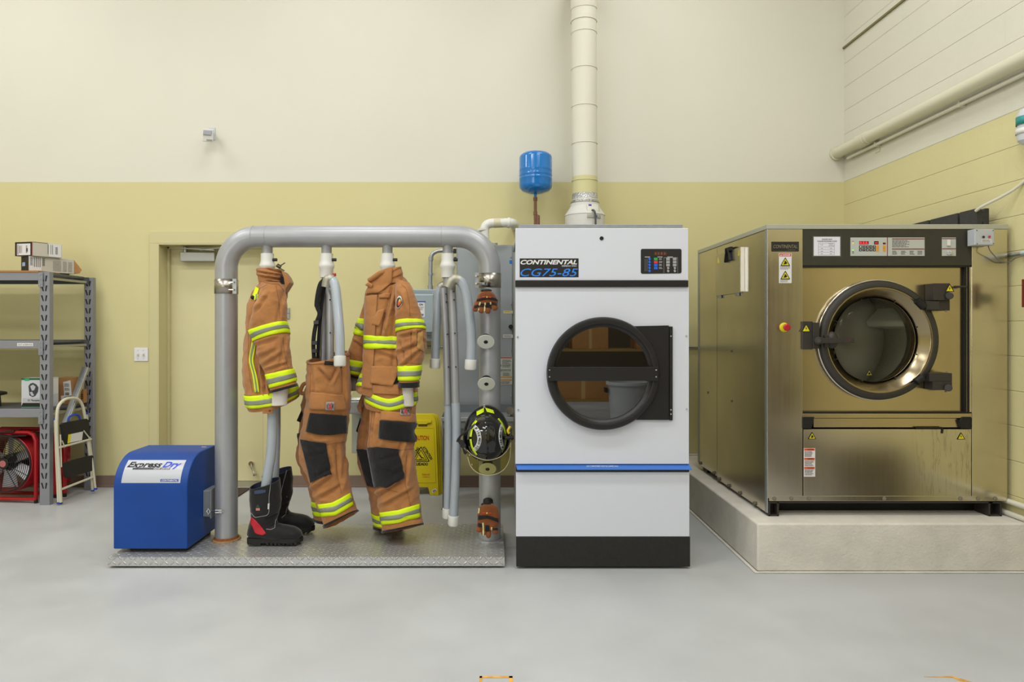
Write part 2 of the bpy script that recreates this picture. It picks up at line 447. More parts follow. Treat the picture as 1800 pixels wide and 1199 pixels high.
m_mat = mat('dark brown mat', '#473a33', rough=.95, var=.25, vscale=90, bump=1.5, bscale=220)
mb = MB(); mb.box(XX(290, 5.72), XX(440.5, 5.72), 5.24, 5.72, .0008, .011)
tag(finish('door_mat', mb, m_mat, bevel=.004), 'dark brown ribbed mat on the floor at the yellow door', 'mat')
# small wall plate beside the door
m_greyp = mat('grey plastic', '#9c9b92', rough=.5)
mb = MB(); mb.bpx(498, 541, 509, 561, DW-.012, DW-.0006); o = finish('wall_plate', mb, m_greyp, bevel=.004)
tag(o, 'small grey cover plate on the wall behind the short brown jacket', 'wall plate')
mb = MB(); mb.bpx(498.5, 550.5, 508.5, 551.2, DW-.0128, DW-.0118); finish('cover_seam', mb, m_black, parent=o)
# light switches
mb = MB(); mb.bpx(235.5, 611.5, 260, 635, DW-.008, DW-.0006)
sw = finish('light_switch', mb, mat('switch plastic', '#e4e2e6', rough=.35), bevel=.003)
tag(sw, 'white double light switch plate on yellow wall left of the door', 'light switch')
for cx in (242.5, 252):
    mb = MB(); mb.obox(W(cx, 623.5, DW-.016), (.004, 0, 0), (0, .01, .004), (0, -.003, .009)); finish('toggle', mb, mat('ivory plastic', '#d9d5bc', rough=.4), parent=sw, bevel=.001)
    mb = MB(); mb.cyl(W(cx, 616, DW-.0095), W(cx, 616, DW-.0075), .0032, 10); mb.cyl(W(cx, 631, DW-.0095), W(cx, 631, DW-.0075), .0032, 10); each('screw', mb, m_greyp, parent=sw)
# motion sensor
sn = thing('motion_sensor', 'small white motion sensor tilted on a bracket high on the back wall', 'sensor', W(372, 240, DW-.03))
mb = MB(); mb.obox(W(366, 238, DW-.11), (.040, .012, 0), (-.008, .022, .006), (.008, -.01, .05)); finish('sensor_body', mb, m_white, parent=sn, bevel=.006)
mb = MB(); mb.obox(W(364.5, 233, DW-.143), (.031, .009, 0), (-.003, .008, .002), (.004, -.005, .018)); finish('lens', mb, mat('grey lens', '#b4b6bf', rough=.2), parent=sn, bevel=.004)
mb = MB(); mb.obox(W(368, 246.5, DW-.142), (.022, .006, 0), (-.001, .004, .001), (.001, -.002, .006)); finish('indicator_window', mb, m_greyp, parent=sn, bevel=.002)
mb = MB(); mb.bpx(367, 224, 378, 246, DW-.008, DW-.0006); mb.bar(W(373, 234, DW-.008), W(371, 237, DW-.09), .025, .018); finish('bracket', mb, mat('pale blue grey plastic', '#c3c9d2', rough=.4), parent=sn, bevel=.003)
# floor paint marks
m_or = mat('orange floor paint', '#d39a3c', rough=.7, var=.35, vscale=25)
for nm, xs, lab in (('a', (843, 901), 'worn orange painted bracket on the floor in front of the white dryer'), ('b', (1622, 1688), 'worn orange painted curve on the floor before the concrete pad')):
    D = 2.652; x0, x1 = XX(xs[0], D), XX(xs[1], D); mb = MB()
    if nm == 'a':
        mb.box(x0, x1, D-.014, D, .0004, .0012); mb.box(x0, x0+.01, D-.2, D, .0004, .0012); mb.box(x1-.014, x1, D-.2, D, .0004, .0012)
    else:
        pts = [(x0, D-.006), (x0+.08, D-.001), (x0+.115, D), (x1-.01, D-.02), (x1+.03, D-.06), (x1+.05, D-.2), (x1+.038, D-.2), (x1+.012, D-.065), (x1-.025, D-.035), (x0+.11, D-.012), (x0+.08, D-.008)]
        mb.prism([(x, y, .0004) for x, y in pts], (0, 0, .0008))
    tag(finish('floor_marking', mb, m_or), lab, 'floor marking')

# ------------------------------------------------------------------ right wall things
m_cream = mat('cream pipe paint', '#d3cfb8', rough=.45)
m_creamw = mat('cream duct paint', '#d6d3c0', rough=.45)
zc = 2.83; xc = XR-.068
pp = thing('wall_pipe', 'large cream painted pipe running along the upper right block wall', 'pipe', (xc, 4.5, zc-.046))
finish('pipe_run', MB().tube([(xc, DW-.001, zc), (xc, -2, zc)], .045, 32), m_cream, parent=pp)
finish('coupling', MB().tube([(xc, 5.32, zc), (xc, 5.44, zc)], .053, 32), m_cream, parent=pp, bevel=.003)
finish('wall_flange', MB().cyl((xc, DW-.02, zc), (xc, DW-.001, zc), .06), m_cream, parent=pp)
for y in (5.28, 3.6):
    mb = MB(); mb.tube([(xc, y, zc), (xc, y+.025, zc)], .05, 24); mb.box(xc, XR-.0006, y, y+.025, zc-.045, zc-.03); mb.box(XR-.006, XR-.0006, y-.02, y+.045, zc-.12, zc+.06)
    finish('pipe_clamp', mb, m_cream, parent=pp, bevel=.002)
z2 = zc-.066
pp = thing('conduit_pipe', 'thin white pipe right under the large cream wall pipe', 'pipe', (XR-.03, 4.5, z2-.014))
finish('pipe_run', MB().tube([(XR-.03, DW-.12, z2), (XR-.03, -2, z2)], .013, 16), mat('white pipe paint', '#dbd8c8', rough=.4), parent=pp)
for y in (5.25, 4.3, 3.5): finish('strap', MB().box(XR-.045, XR-.0006, y, y+.02, z2-.018, z2+.018), m_cream, parent=pp, bevel=.003)
zt = ZZ(85, DW)
tag(finish('wall_channel', MB().box(XR-.015, XR-.0006, -2, DW-.001, zt-.006, zt+.008), mat('dark olive channel', '#7d7550', rough=.6)), 'thin dark channel strip high on the right block wall', 'channel')
for z, r, lab in ((.356, .0155, 'upper of two white pipes low on the right block wall'), (.287, .0155, 'lower of two white pipes low on the right block wall')):
    o = finish('floor_pipe', MB().tube([(XR-.02, DW-.01, z), (XR-.02, 3.0, z)], r, 16), mat('white pipe paint', '#dbd8c8'))
    tag(o, lab, 'pipe', 'two pipes low on the right wall')
    for y in (5.0, 3.74): finish('strap', MB().box(XR-.04, XR-.0006, y, y+.02, z-.02, z+.02), m_galv, parent=o)
zz = ZZ(444, 3.8)
o = finish('steel_conduit', MB().tube([(XR-.012, DW-.02, zz), (XR-.012, 3.83, zz)], .0105, 14), m_galv); tag(o, 'galvanised conduit along the right block wall behind the washer', 'conduit')
finish('connector', MB().tube([(XR-.013, 3.83, zz), (XR-.013, 3.79, zz), (XR-.013, 3.7, zz+.0)], [.0125, .0125, .0125], 14), mat('light blue grey plastic', '#b7c3cc', rough=.35), parent=o)
# grey sensor box and its cable, on the washer
D = 3.915
cb = thing('alarm_box', 'small grey box with black and red buttons at the washer top right', 'control box', W(1730, 433, D-.03))
mb = MB(); mb.bpx(1713.5, 402.5, 1748, 431, D-.07, D-.0085); finish('housing', mb, mat('light grey abs', '#b6b9be', rough=.4), parent=cb, bevel=.003)
mb = MB(); mb.bpx(1715, 403.5, 1747, 430, D-.0725, D-.0695); finish('lid', mb, mat('light grey abs', '#b6b9be'), parent=cb, bevel=.001)
finish('black_button', MB().cyl(W(1729, 416.5, D-.08), W(1729, 416.5, D-.072), .0065, 16), m_black, parent=cb)
finish('red_button', MB().cyl(W(1739.5, 416, D-.082), W(1739.5, 416, D-.072), .006, 16), mat('red plastic', '#b3202a', rough=.35), parent=cb)
mb = MB(); mb.bpx(1725.5, 420, 1743, 426.5, D-.0732, D-.0724); lb = finish('label_plate', mb, mat('label white', '#dcdad8', rough=.5), parent=cb)
mb = MB(); lines_px(mb, 1726.5, 421, 1742, 426, 3, D-.0738, 5); finish('lettering', mb, mat('grey print', '#77706e', rough=.6), parent=lb)
mb = MB()
for x, y in ((1717, 405), (1745.5, 405), (1717.5, 428.5), (1746, 428)): mb.cyl(W(x, y, D-.0735), W(x, y, D-.0715), .003, 8)
each('screw', mb, m_black, parent=cb)
mb = MB(); mb.tube(bez([W(1737, 431, D-.04), W(1740, 440, D-.05), W(1750, 452, D-.03), W(1759, 460.5, D-.02), (XX(1772, D), D-.015, ZZ(460.5, D)), W(1787, 453, 3.83), (XR-.02, 3.72, ZZ(444, 3.8))], 40), .0028, 8)
finish('cable', mb, mat('grey cable', '#77746a', rough=.5), parent=cb)
# dispenser at the frame edge
dz0 = ZZ(253, 3.75)
ds = thing('wall_dispenser', 'white and teal bottle shaped dispenser cut off at right frame edge', 'dispenser', W(1812, 253, 3.75))
mb = MB(); mb.lathe([(0, 0), (.03, .0), (.05, .02), (.055, .06), (.052, .1), (.055, .16), (.04, .19), (.02, .2), (0, .2)], W(1808, 253, 3.75), n=32); finish('bottle', mb, mat('pale grey bottle', '#c9cbcf', rough=.3), parent=ds)
mb = MB(); mb.lathe([(.0565, .105), (.0565, .15)], W(1808, 253, 3.75), n=32); finish('teal_label', mb, mat('teal label', '#2f8a86', rough=.4), parent=ds, solid=.001, soff=1)
mb = MB(); mb.lathe([(.0575, .055), (.0575, .085)], W(1808, 253, 3.75), n=32); k = finish('label_band', mb, m_white, parent=ds, solid=.001, soff=1)
finish('bracket', MB().box(XX(1808, 3.75), XR-.0006, 3.74, 3.78, dz0+.03, dz0+.05), m_white, parent=ds)
# edge of a dark red sign
mb = MB(); mb.bpx(1797, 491, 1812, 540, 3.72, 3.724); o = finish('wall_sign', mb, mat('dark red', '#6e1f18', rough=.5)); o.rotation_euler = (0, 0, 0)
tag(o, 'dark red sign edge peeking in at the right frame edge', 'sign')
finish('bracket', MB().box(XX(1806, 3.72), XR-.0006, 3.724, 3.74, ZZ(530, 3.72), ZZ(510, 3.72)), m_galv, parent=o)
# white hose rising from the soap blocks
mb = MB(); mb.tube(bez([W(1715, 371, 4.02), W(1728, 362, 3.98), W(1758, 347, 3.92), W(1785, 331, 3.86), W(1815, 305, 3.8), W(1850, 270, 3.76)], 40), .0085, 12)
tag(finish('soap_hose', mb, mat('cream hose', '#cbc6b4', rough=.4)), 'pale flexible hose rising from the black blocks to the right', 'hose')
# ------------------------------------------------------------------ big stainless washer
def steel(name, col, rough, stretch, amp=.1, drips=False):
    m = mat(name, col, rough=rough, metal=1)
    nt = m.node_tree; N = nt.nodes; L = nt.links; b = N['Principled BSDF']; amp *= .5
    g = N.new('ShaderNodeNewGeometry'); mp = N.new('ShaderNodeMapping'); mp.inputs['Scale'].default_value = stretch; L.new(g.outputs['Position'], mp.inputs[0])
    n = N.new('ShaderNodeTexNoise'); n.inputs['Scale'].default_value = 60; n.inputs['Detail'].default_value = 5; L.new(mp.outputs[0], n.inputs['Vector'])
    n2 = N.new('ShaderNodeTexNoise'); n2.inputs['Scale'].default_value = 2.2; n2.inputs['Detail'].default_value = 6; L.new(g.outputs['Position'], n2.inputs['Vector'])
    r = N.new('ShaderNodeMapRange'); r.inputs[1].default_value = .3; r.inputs[2].default_value = .7; r.inputs[3].default_value = rough-.02; r.inputs[4].default_value = rough+.04; L.new(n2.outputs['Fac'], r.inputs[0])
    rr = mth(nt, 'ADD', r.outputs[0], mth(nt, 'MULTIPLY', mth(nt, 'SUBTRACT', n.outputs['Fac'], .5), .08)); L.new(rr, b.inputs['Roughness'])
    k = mth(nt, 'ADD', mth(nt, 'ADD', 1, mth(nt, 'MULTIPLY', mth(nt, 'SUBTRACT', n.outputs['Fac'], .5), amp)), mth(nt, 'MULTIPLY', mth(nt, 'SUBTRACT', n2.outputs['Fac'], .5), .55))
    if drips:
        mp2 = N.new('ShaderNodeMapping'); mp2.inputs['Scale'].default_value = (34, 1, 2.6); L.new(g.outputs['Position'], mp2.inputs[0])
        n3 = N.new('ShaderNodeTexNoise'); n3.inputs['Scale'].default_value = 1.5; n3.inputs['Detail'].default_value = 3; L.new(mp2.outputs[0], n3.inputs['Vector'])
        s = pos_xyz(nt)
        wx = N.new('ShaderNodeMapRange'); wx.inputs[1].default_value = 2.36; wx.inputs[2].default_value = 2.5; L.new(s[0], wx.inputs[0])
        edge = mth(nt, 'COMPARE', n3.outputs['Fac'], .56, .018)
        k = mth(nt, 'SUBTRACT', k, mth(nt, 'MULTIPLY', mth(nt, 'MULTIPLY', edge, wx.outputs[0]), .22))
    sc = N.new('ShaderNodeVectorMath'); sc.operation = 'SCALE'; sc.inputs[0].default_value = lin(col)[:3]; L.new(k, sc.inputs['Scale']); L.new(sc.outputs[0], b.inputs['Base Color'])
    bp = N.new('ShaderNodeBump'); bp.inputs['Strength'].default_value = .08; bp.inputs['Distance'].default_value = .001; 
    return m
m_ss = steel('brushed stainless', '#cec6b3', .2, (1, 1, .03))
m_ssd = steel('brushed stainless lower', '#cec6b3', .2, (1, 1, .03), drips=True)
m_ssh = steel('stainless horizontal grain', '#bdae8e', .22, (.03, .03, 1))
m_olive = mat('dark olive enamel', '#35332a', rough=.5, var=.08, vscale=20)
m_dk = mat('charcoal casting', '#34302c', rough=.48)
m_rub = mat('black rubber', '#141312', rough=.6)
m_yel = mat('warning yellow', '#e0d21c', rough=.5)
m_red = mat('red plastic', '#b3202a', rough=.35)
m_lab = mat('label white', '#dcdad8', rough=.5)
m_prt = mat('grey print', '#77706e', rough=.6)
m_blk = mat('black print', '#191817', rough=.6)
m_rail = mat('pale rail aluminium', '#b4b3a6', rough=.4, metal=.35)
DFR = 3.92; DBK = 5.24; xl = XX(1349, DFR); xr = XX(1771, DFR); zt = ZZ(403, DFR); zb = ZZ(879, DFR)
wsh = thing('industrial_washer', 'large stainless steel front loading washer on the concrete pad', 'washing machine', ((xl+xr)/2, 4.5, PZ))
# hollow cabinet shell
mb = MB(); dcx = XX(1544, DFR); dcz = ZZ(598, DFR)
mb.box(xl+.002, xr-.002, 4.62, DBK, zb-.02, zt)
mb.box(xl+.002, xl+.03, DFR+.05, 4.62, zb-.02, zt); mb.box(xr-.03, xr-.002, DFR+.05, 4.62, zb-.02, zt); mb.box(xl+.03, xr-.03, DFR+.05, 4.62, zt-.03, zt); mb.box(xl+.03, xr-.03, DFR+.05, 4.62, zb-.02, zb+.01)
finish('cabinet', mb, m_ss, parent=wsh)
mb = MB(); mb.box(xl-.002, xl+.0015, DFR+.012, 4.795, .29, zt-.004); mb.box(xl-.002, xl+.0015, 4.80, DBK, .31, zt-.004); finish('side_panel', mb, m_ss, parent=wsh)
mb = MB()
for y, z in ((4.1, .298), (4.35, .3), (4.55, .3), (4.75, .3), (4.86, .32), (5.18, .325)): mb.cyl((xl-.012, y, z), (xl-.001, y, z), .012, 10)
for y, z in ((4.5, ZZ(617, 4.5)), (4.5, ZZ(706, 4.48)), (5.0, ZZ(690, 5.0))): mb.cyl((xl-.006, y, z), (xl-.001, y, z), .008, 10)
each('bolt', mb, mat('bolt steel', '#6b6354', rough=.5), parent=wsh)
mb = MB(); mb.box(xl-.004, xl+.004, DFR+.0, DFR+.03, .29, zt); mb.box(xl-.006, xl+.006, DBK-.03, DBK, .32, zt); finish('edge_trim', mb, m_galv, parent=wsh, bevel=.001)
# top
mb = MB(); mb.box(xl-.006, xr+.001, DFR-.006, DBK+.005, zt, zt+.028); finish('top_cover', mb, m_rail, parent=wsh, bevel=.003)
mb = MB(); mb.bpx(1349, 403, 1411, 876, DFR-.004, DFR+.05); finish('left_column', mb, m_ss, parent=wsh, bevel=.002)
mb = MB(); mb.bpx(1708.5, 403, 1771, 876, DFR-.004, DFR+.05); finish('right_column', mb, m_ss, parent=wsh, bevel=.002)
mb = MB(); mb.bpx(1411.3, 403.5, 1708.2, 466.5, DFR-.003, DFR+.05)
fas = finish('control_fascia', mb, m_olive, parent=wsh, bevel=.001)
# recessed door panel with a round opening
DP = DFR+.032
x0, x1, z0, z1 = XX(1411.3, DFR), XX(1708.2, DFR), ZZ(727, DFR), ZZ(466.5, DFR)
def plate_hole(mb, x0, x1, z0, z1, y, th, cx, cz, r, n=96):
    outer = []; inner = []
    for k in range(n):
        a = 2*PI*k/n; c, s = math.cos(a), math.sin(a)
        t = min((x1-cx)/c if c > 1e-9 else 1e9, (x0-cx)/c if c < -1e-9 else 1e9, (z1-cz)/s if s > 1e-9 else 1e9, (z0-cz)/s if s < -1e-9 else 1e9)
        outer.append((cx+c*t, cz+s*t)); inner.append((cx+c*r, cz+s*r))
    # snap nearest rays to the corners
    for X, Z in ((x0, z0), (x0, z1), (x1, z0), (x1, z1)):
        k = min(range(n), key=lambda i: (outer[i][0]-X)**2+(outer[i][1]-Z)**2); outer[k] = (X, Z)
    v = [(x, y, z) for x, z in outer]+[(x, y, z) for x, z in inner]+[(x, y+th, z) for x, z in inner]+[(x, y+th, z) for x, z in outer]
    f = []
    for k in range(n):
        j = (k+1) % n; f += [(k, j, n+j, n+k), (n+k, n+j, 2*n+j, 2*n+k), (2*n+k, 2*n+j, 3*n+j, 3*n+k), (3*n+k, 3*n+j, j, k)]
    return mb.add(v, f)
mb = MB(); plate_hole(mb, x0, x1, z0, z1, DP, .012, dcx, dcz, .3); finish('front_panel', mb, m_ssh, parent=wsh)
mb = MB(); mb.bpx(1411.3, 466.6, 1706, 469.5, DFR, DP-.001); mb.bpx(1695, 469.5, 1699, 727, DFR+.014, DP-.001); mb.bpx(1701.5, 469.5, 1704, 727, DFR+.003, DP-.001); mb.bpx(1411.3, 724.5, 1708, 726.5, DFR, DP-.001)
finish('dark_gap_strip', mb, m_rub, parent=wsh)  # black strips stand in for shade in the panel gap and recess
mb = MB(); mb.bpx(1699, 469.5, 1701.3, 727, DFR+.008, DP-.001); mb.bpx(1704.2, 469.5, 1708.2, 727, DFR, DP-.001); finish('recess_frame', mb, m_ss, parent=wsh)
# lower parts
mb = MB(); mb.bpx(1411.3, 727, 1708.2, 735, DFR-.006, DFR+.05); mb.bpx(1430, 735.3, 1687, 751.5, DFR+.008, DFR+.05); finish('drip_ledge', mb, m_ssh, parent=wsh, bevel=.002)
mb = MB(); mb.ppx([(1411.5, 733), (1432, 733), (1427, 753.5), (1411.5, 753.5)], DFR-.012, .05); mb.ppx([(1707.8, 733), (1692, 733), (1686.5, 740), (1690, 753.5), (1707.8, 753.5)], DFR-.012, .05); each('corner_block', mb, m_rub, parent=wsh, bevel=.003)
mb = MB(); mb.tube([W(1610, 752, DFR-.006), W(1656, 752, DFR-.006), W(1657, 754, DFR-.006), W(1656, 762, DFR-.006)], .005, 8); finish('dark_seal_strip', mb, m_rub, parent=wsh)
mb = MB(); mb.bpx(1412.5, 754.5, 1707.5, 876, DFR-.003, DFR+.05); lp = finish('lower_panel', mb, m_ssd, parent=wsh, bevel=.002)
mb = MB(); mb.bpx(1352, 872, 1770, 881, DFR-.006, DFR+.03); finish('bottom_rail', mb, m_ss, parent=wsh, bevel=.002)
mb = MB()
for x in (1361, 1391, 1422, 1554, 1688, 1719, 1749): mb.cyl(W(x, 876.3, DFR-.012), W(x, 876.3, DFR-.005), .009, 6); mb.cyl(W(x, 876.3, DFR-.009), W(x, 876.3, DFR-.005), .012, 16)
each('bolt', mb, mat('bolt steel', '#6b6354', rough=.5), parent=wsh)
mb = MB(); mb.bpx(1366, 881.5, 1745, 884.5, DFR+.0, DFR+.1); finish('base_channel', mb, m_dk, parent=wsh)
mb = MB(); mb.box(xl+.2, xr-.2, DFR+.25, DBK-.1, PZ+.001, zb-.021); finish('sump', mb, m_rub, parent=wsh)
finish('shade_sheet', MB().box(xl+.07, xr-.07, DFR+.13, DFR+.14, PZ+.001, zb-.02), m_rub, parent=wsh)  # added black sheet, stands in for the shade under the open cabinet
for a, b, off in ((1351, 1369, 0), (1738, 1761, 0)):
    mb = MB(); mb.bpx(a, 882, b, 885, DFR+.0, DFR+.12); mb.bpx(a, 885, a+3, 907.8, DFR, DFR+.12); mb.bpx(b-3, 885, b, 907.8, DFR, DFR+.12); mb.bpx(a, 905, b, 907.9, DFR, DFR+.12); mb.bpx(a+3, 885, b-3, 905, DFR+.06, DFR+.12)
    finish('foot', mb, m_dk, parent=wsh, bevel=.001)
for X in (xl+.02, xr-.12):
    finish('foot', MB().box(X, X+.1, DBK-.15, DBK-.05, PZ+.0005, zb-.02), m_dk, parent=wsh)
# the round door: chrome rim, charcoal ring, stainless bowl, glass
yd = DFR
def R(px): return px/306.1
door = finish('door_ring', MB().lathe([(R(101), .055), (R(104.5), .03), (R(105), .0), (R(104.3), -.010), (R(101.5), -.02), (R(94), -.02), (R(92), -.012), (R(92), .055)], (dcx, yd, dcz), (0, 1, 0), 128, closed=True), m_dk, parent=wsh, smooth=50)
finish('chrome_rim', MB().lathe([(R(105.5), .03), (R(106.5), .012), (R(106.5), .004), (R(105.2), .0)], (dcx, yd, dcz), (0, 1, 0), 128), m_chrome, parent=door, solid=.002)
m_bowl = steel('spun stainless bowl', '#9a8c70', .2, (1, 1, 1))
finish('door_bowl', MB().lathe([(R(93), -.016), (R(90), -.008), (R(86), .006), (R(81), .022), (R(77.5), .036), (R(75), .05)], (dcx, yd, dcz), (0, 1, 0), 128), m_bowl, parent=door, solid=.002)
m_glass = glass('door glass', '#f8f8f2', 0, .01, 1.22)
finish('door_glass', MB().lathe([(0, .034), (R(30), .036), (R(55), .042), (R(75.2), .052)], (dcx, yd, dcz), (0, 1, 0), 96), m_glass, parent=door, solid=.003)
finish('glass_gasket', MB().lathe([(R(75), .05), (R(76), .1), (R(80), .16)], (dcx, yd, dcz), (0, 1, 0), 96), m_bowl, parent=wsh, solid=.002)
mb = MB()
for a in (.3, 1.1, 1.9, 2.7, 3.6, 4.4, 5.2, 5.95): mb.cyl((dcx+R(77)*math.cos(a), yd+.03, dcz+R(77)*math.sin(a)), (dcx+R(74)*math.cos(a), yd+.03, dcz+R(74)*math.sin(a)), .0035, 8)
each('clip', mb, m_dk, parent=door)
# perforated drum
m_drum = mat('perforated drum steel', '#8b8579', rough=.6, metal=0)
nt = m_drum.node_tree; bb = nt.nodes['Principled BSDF']; s = pos_xyz(nt)
ang = mth(nt, 'ARCTAN2', mth(nt, 'SUBTRACT', s[2], dcz), mth(nt, 'SUBTRACT', s[0], dcx))
u = mth(nt, 'MULTIPLY', ang, 38); v = mth(nt, 'MULTIPLY', s[1], 90)
par = mth(nt, 'MULTIPLY', mth(nt, 'FRACT', mth(nt, 'MULTIPLY', mth(nt, 'FLOOR', v), .5)), 1)
fu = mth(nt, 'SUBTRACT', mth(nt, 'FRACT', mth(nt, 'ADD', mth(nt, 'ADD', u, par), 200)), .5); fv = mth(nt, 'SUBTRACT', mth(nt, 'FRACT', v), .5)
dd = mth(nt, 'SQRT', mth(nt, 'ADD', mth(nt, 'MULTIPLY', fu, fu), mth(nt, 'MULTIPLY', fv, fv)))
hole = mth(nt, 'LESS_THAN', dd, .3)
mx = nt.nodes.new('ShaderNodeMix'); mx.data_type = 'RGBA'; mx.inputs[6].default_value = lin('#f0eee6'); mx.inputs[7].default_value = lin('#15140f'); nt.links.new(hole, mx.inputs[0]); nt.links.new(mx.outputs[2], bb.inputs['Base Color'])
finish('drum', MB().lathe([(R(80), .16), (R(100), .165), (R(118), .17), (R(118), .62)], (dcx, yd, dcz), (0, 1, 0), 128), m_drum, parent=wsh, solid=.002, soff=1)
finish('drum_back', MB().lathe([(0, .6), (R(60), .62), (R(118), .62)], (dcx, yd, dcz), (0, 1, 0), 96), mat('drum back steel', '#dedacc', rough=.45, metal=0), parent=wsh, solid=.002)
for a in (2.45, 4.55, .35):
    c, sn_ = math.cos(a), math.sin(a); t = Vector((-sn_, 0, c)); rr = Vector((c, 0, sn_)); O = Vector((dcx, yd, dcz)); r1 = R(117); r0 = R(84)
    mb = MB()
    pts = [O+rr*r1-t*.075, O+rr*r0-t*.018, O+rr*r0+t*.018, O+rr*r1+t*.075]
    mb.prism([p+Vector((0, .19, 0)) for p in pts], (0, .41, 0)); finish('drum_paddle', mb, mat('paddle steel', '#eeebe2', rough=.3, metal=0), parent=wsh, bevel=.01)
# latch and hinges
mb = MB(); mb.bpx(1411.5, 565, 1429, 614.5, DFR-.02, DP-.001); mb.bpx(1429, 567, 1441, 613, DFR-.03, DP-.001); lt = finish('latch_housing', mb, m_dk, parent=wsh, bevel=.003)
mb = MB(); mb.cyl(W(1439, 599, DFR-.055), W(1439, 599, DFR-.025), .022, 24); mb.bar(W(1439, 599, DFR-.062), W(1501, 598, DFR-.062), .012, .03); mb.cyl(W(1439, 599, DFR-.07), W(1439, 599, DFR-.055), .014, 20); finish('door_handle', mb, m_dk, parent=door, bevel=.002)
mb = MB(); mb.ppx([(1492, 597), (1495, 597), (1493.5, 599)], DFR-.069, .001); finish('red_arrow', mb, m_red, parent=door)
mb = MB(); mb.bpx(1450, 589, 1457, 610, DFR-.05, DFR-.03); mb.ell(W(1462, 598, DFR-.01), .035, .03, .05, ax=1); finish('latch_keeper', mb, m_dk, parent=door, bevel=.002)
mb = MB()
mb.bpx(1641, 498, 1670, 528, DFR-.05, DP-.001); mb.bpx(1628, 529, 1652, 545, DFR-.045, DP-.001); mb.bpx(1650, 528, 1670, 546, DFR-.03, DP-.001); mb.cyl(W(1669, 520, DFR-.07), W(1669, 520, DFR-.03), .02, 24)
mb.cyl(W(1677, 504, DFR-.01), W(1700, 504, DFR-.01), .006, 10)
finish('upper_hinge', mb, m_dk, parent=wsh, bevel=.003)
mb = MB(); mb.bpx(1634, 656, 1674, 671, DFR-.045, DP-.001); mb.bpx(1640, 671, 1674, 686, DFR-.05, DP-.001); mb.cyl(W(1667, 682, DFR-.07), W(1667, 682, DFR-.03), .02, 24); finish('lower_hinge', mb, m_dk, parent=wsh, bevel=.003)
mb = MB()
for (ax_, ay, bx, by) in ((1612, 528, 1624, 540), (1610, 672, 1621, 663)): mb.tube([W(ax_, ay, DFR-.04), W(bx, by, DFR-.04)], .022, 20)
each('hinge_pad', mb, m_rub, parent=door)
mb = MB()
for x, y in ((1663, 547), (1664, 654), (1662, 688)): mb.cyl(W(x, y, DFR-.045), W(x, y, DFR-.03), .006, 8)
each('hinge_bolt', mb, mat('bolt steel', '#6b6354', rough=.5), parent=wsh)
# stickers
def tri(parent, cx, cy, s, D, nm='warning_sticker', ext=0):
    mb = MB(); h = s*.88; mb.ppx([(cx-s/2, cy+h/2), (cx+s/2, cy+h/2), (cx, cy-h/2)], D, .0008); o = finish(nm, mb, m_yel, parent=parent)
    return o
def tri_sym(parent, cx, cy, s, D, kind=0):
    mb = MB(); k = s/16
    if kind == 0: mb.ppx([(cx+.6*k, cy-3*k), (cx-1.6*k, cy+1.6*k), (cx, cy+1.4*k), (cx-.6*k, cy+5*k), (cx+1.8*k, cy+.4*k), (cx+.2*k, cy+.4*k)], D-.0008, .0006)
    else: mb.ppx([(cx-3.5*k, cy+4.5*k), (cx-1*k, cy+1*k), (cx-1.6*k, cy-1*k), (cx, cy-1.6*k), (cx+1.4*k, cy-.6*k), (cx+3.6*k, cy+3*k), (cx+1*k, cy+4.6*k)], D-.0008, .0006)
    # dark outline
    h = s*.88
    for (a, b) in (((cx-s/2, cy+h/2), (cx+s/2, cy+h/2)), ((cx+s/2, cy+h/2), (cx, cy-h/2)), ((cx, cy-h/2), (cx-s/2, cy+h/2))): mb.bar(W(*a, D-.0006), W(*b, D-.0006), .001, .0035)
    return mb
for (cx, cy, s, D, kind) in ((1417.2, 576.5, 14.5, DFR-.0215, 0), (1669.5, 506, 14.5, DFR-.0515, 0), (1427.5, 766, 13, DFR-.0045, 1), (1689.5, 766.5, 13, DFR-.0045, 0), (1528, 655, 11.5, DFR+.046, 1)):
    o = tri(wsh, cx, cy, s, D); finish('pictogram', tri_sym(None, cx, cy, s, D, kind), m_blk, parent=o)
for cy, cz_, yy in ((4.78, ZZ(457, 4.73), 4.73), (4.26, ZZ(443, 4.32), 4.33)):
    mb = MB(); X = xl-.0168; mb.prism([(X, yy-.02, cz_-.022), (X, yy+.02, cz_-.022), (X, yy, cz_+.018)], (.0008, 0, 0)); finish('warning_sticker', mb, m_yel, parent=wsh)
# hazard label on the left column
D = DFR-.0052
mb = MB(); mb.bpx(1369.3, 445.3, 1391.5, 497.7, D, D+.001); o = finish('danger_label', mb, m_lab, parent=wsh)
mb = MB(); mb.bpx(1370.3, 446, 1390.6, 450.7, D-.0008, D); finish('red_header', mb, mat('label red', '#c3323a', rough=.5), parent=o)
mb = MB(); text_px(mb, 'DANGER', 1375.5, 446.8, 1389.5, 450, D-.0012, bold=.02); mb.ppx([(1371.5, 450), (1374.5, 450), (1373, 447)], D-.0014, .0004); finish('lettering', mb, m_lab, parent=o)
for cy, kd in ((459.5, 1), (483, 1)):
    mb = MB(); s_ = 14; h = 13; mb.ppx([(1380.4-s_/2, cy+h/2), (1380.4+s_/2, cy+h/2), (1380.4, cy-h/2)], D-.0006, .0005); finish('warning_triangle', mb, m_yel, parent=o)
    finish('pictogram', tri_sym(None, 1380.4, cy+.5, 15.5, D-.0007, 1), m_blk, parent=o)
mb = MB(); lines_px(mb, 1371.5, 467, 1390, 474, 4, D-.0006, 3); lines_px(mb, 1371.5, 490.5, 1389, 496.5, 3, D-.0006, 4); finish('small_print', mb, m_prt, parent=o)
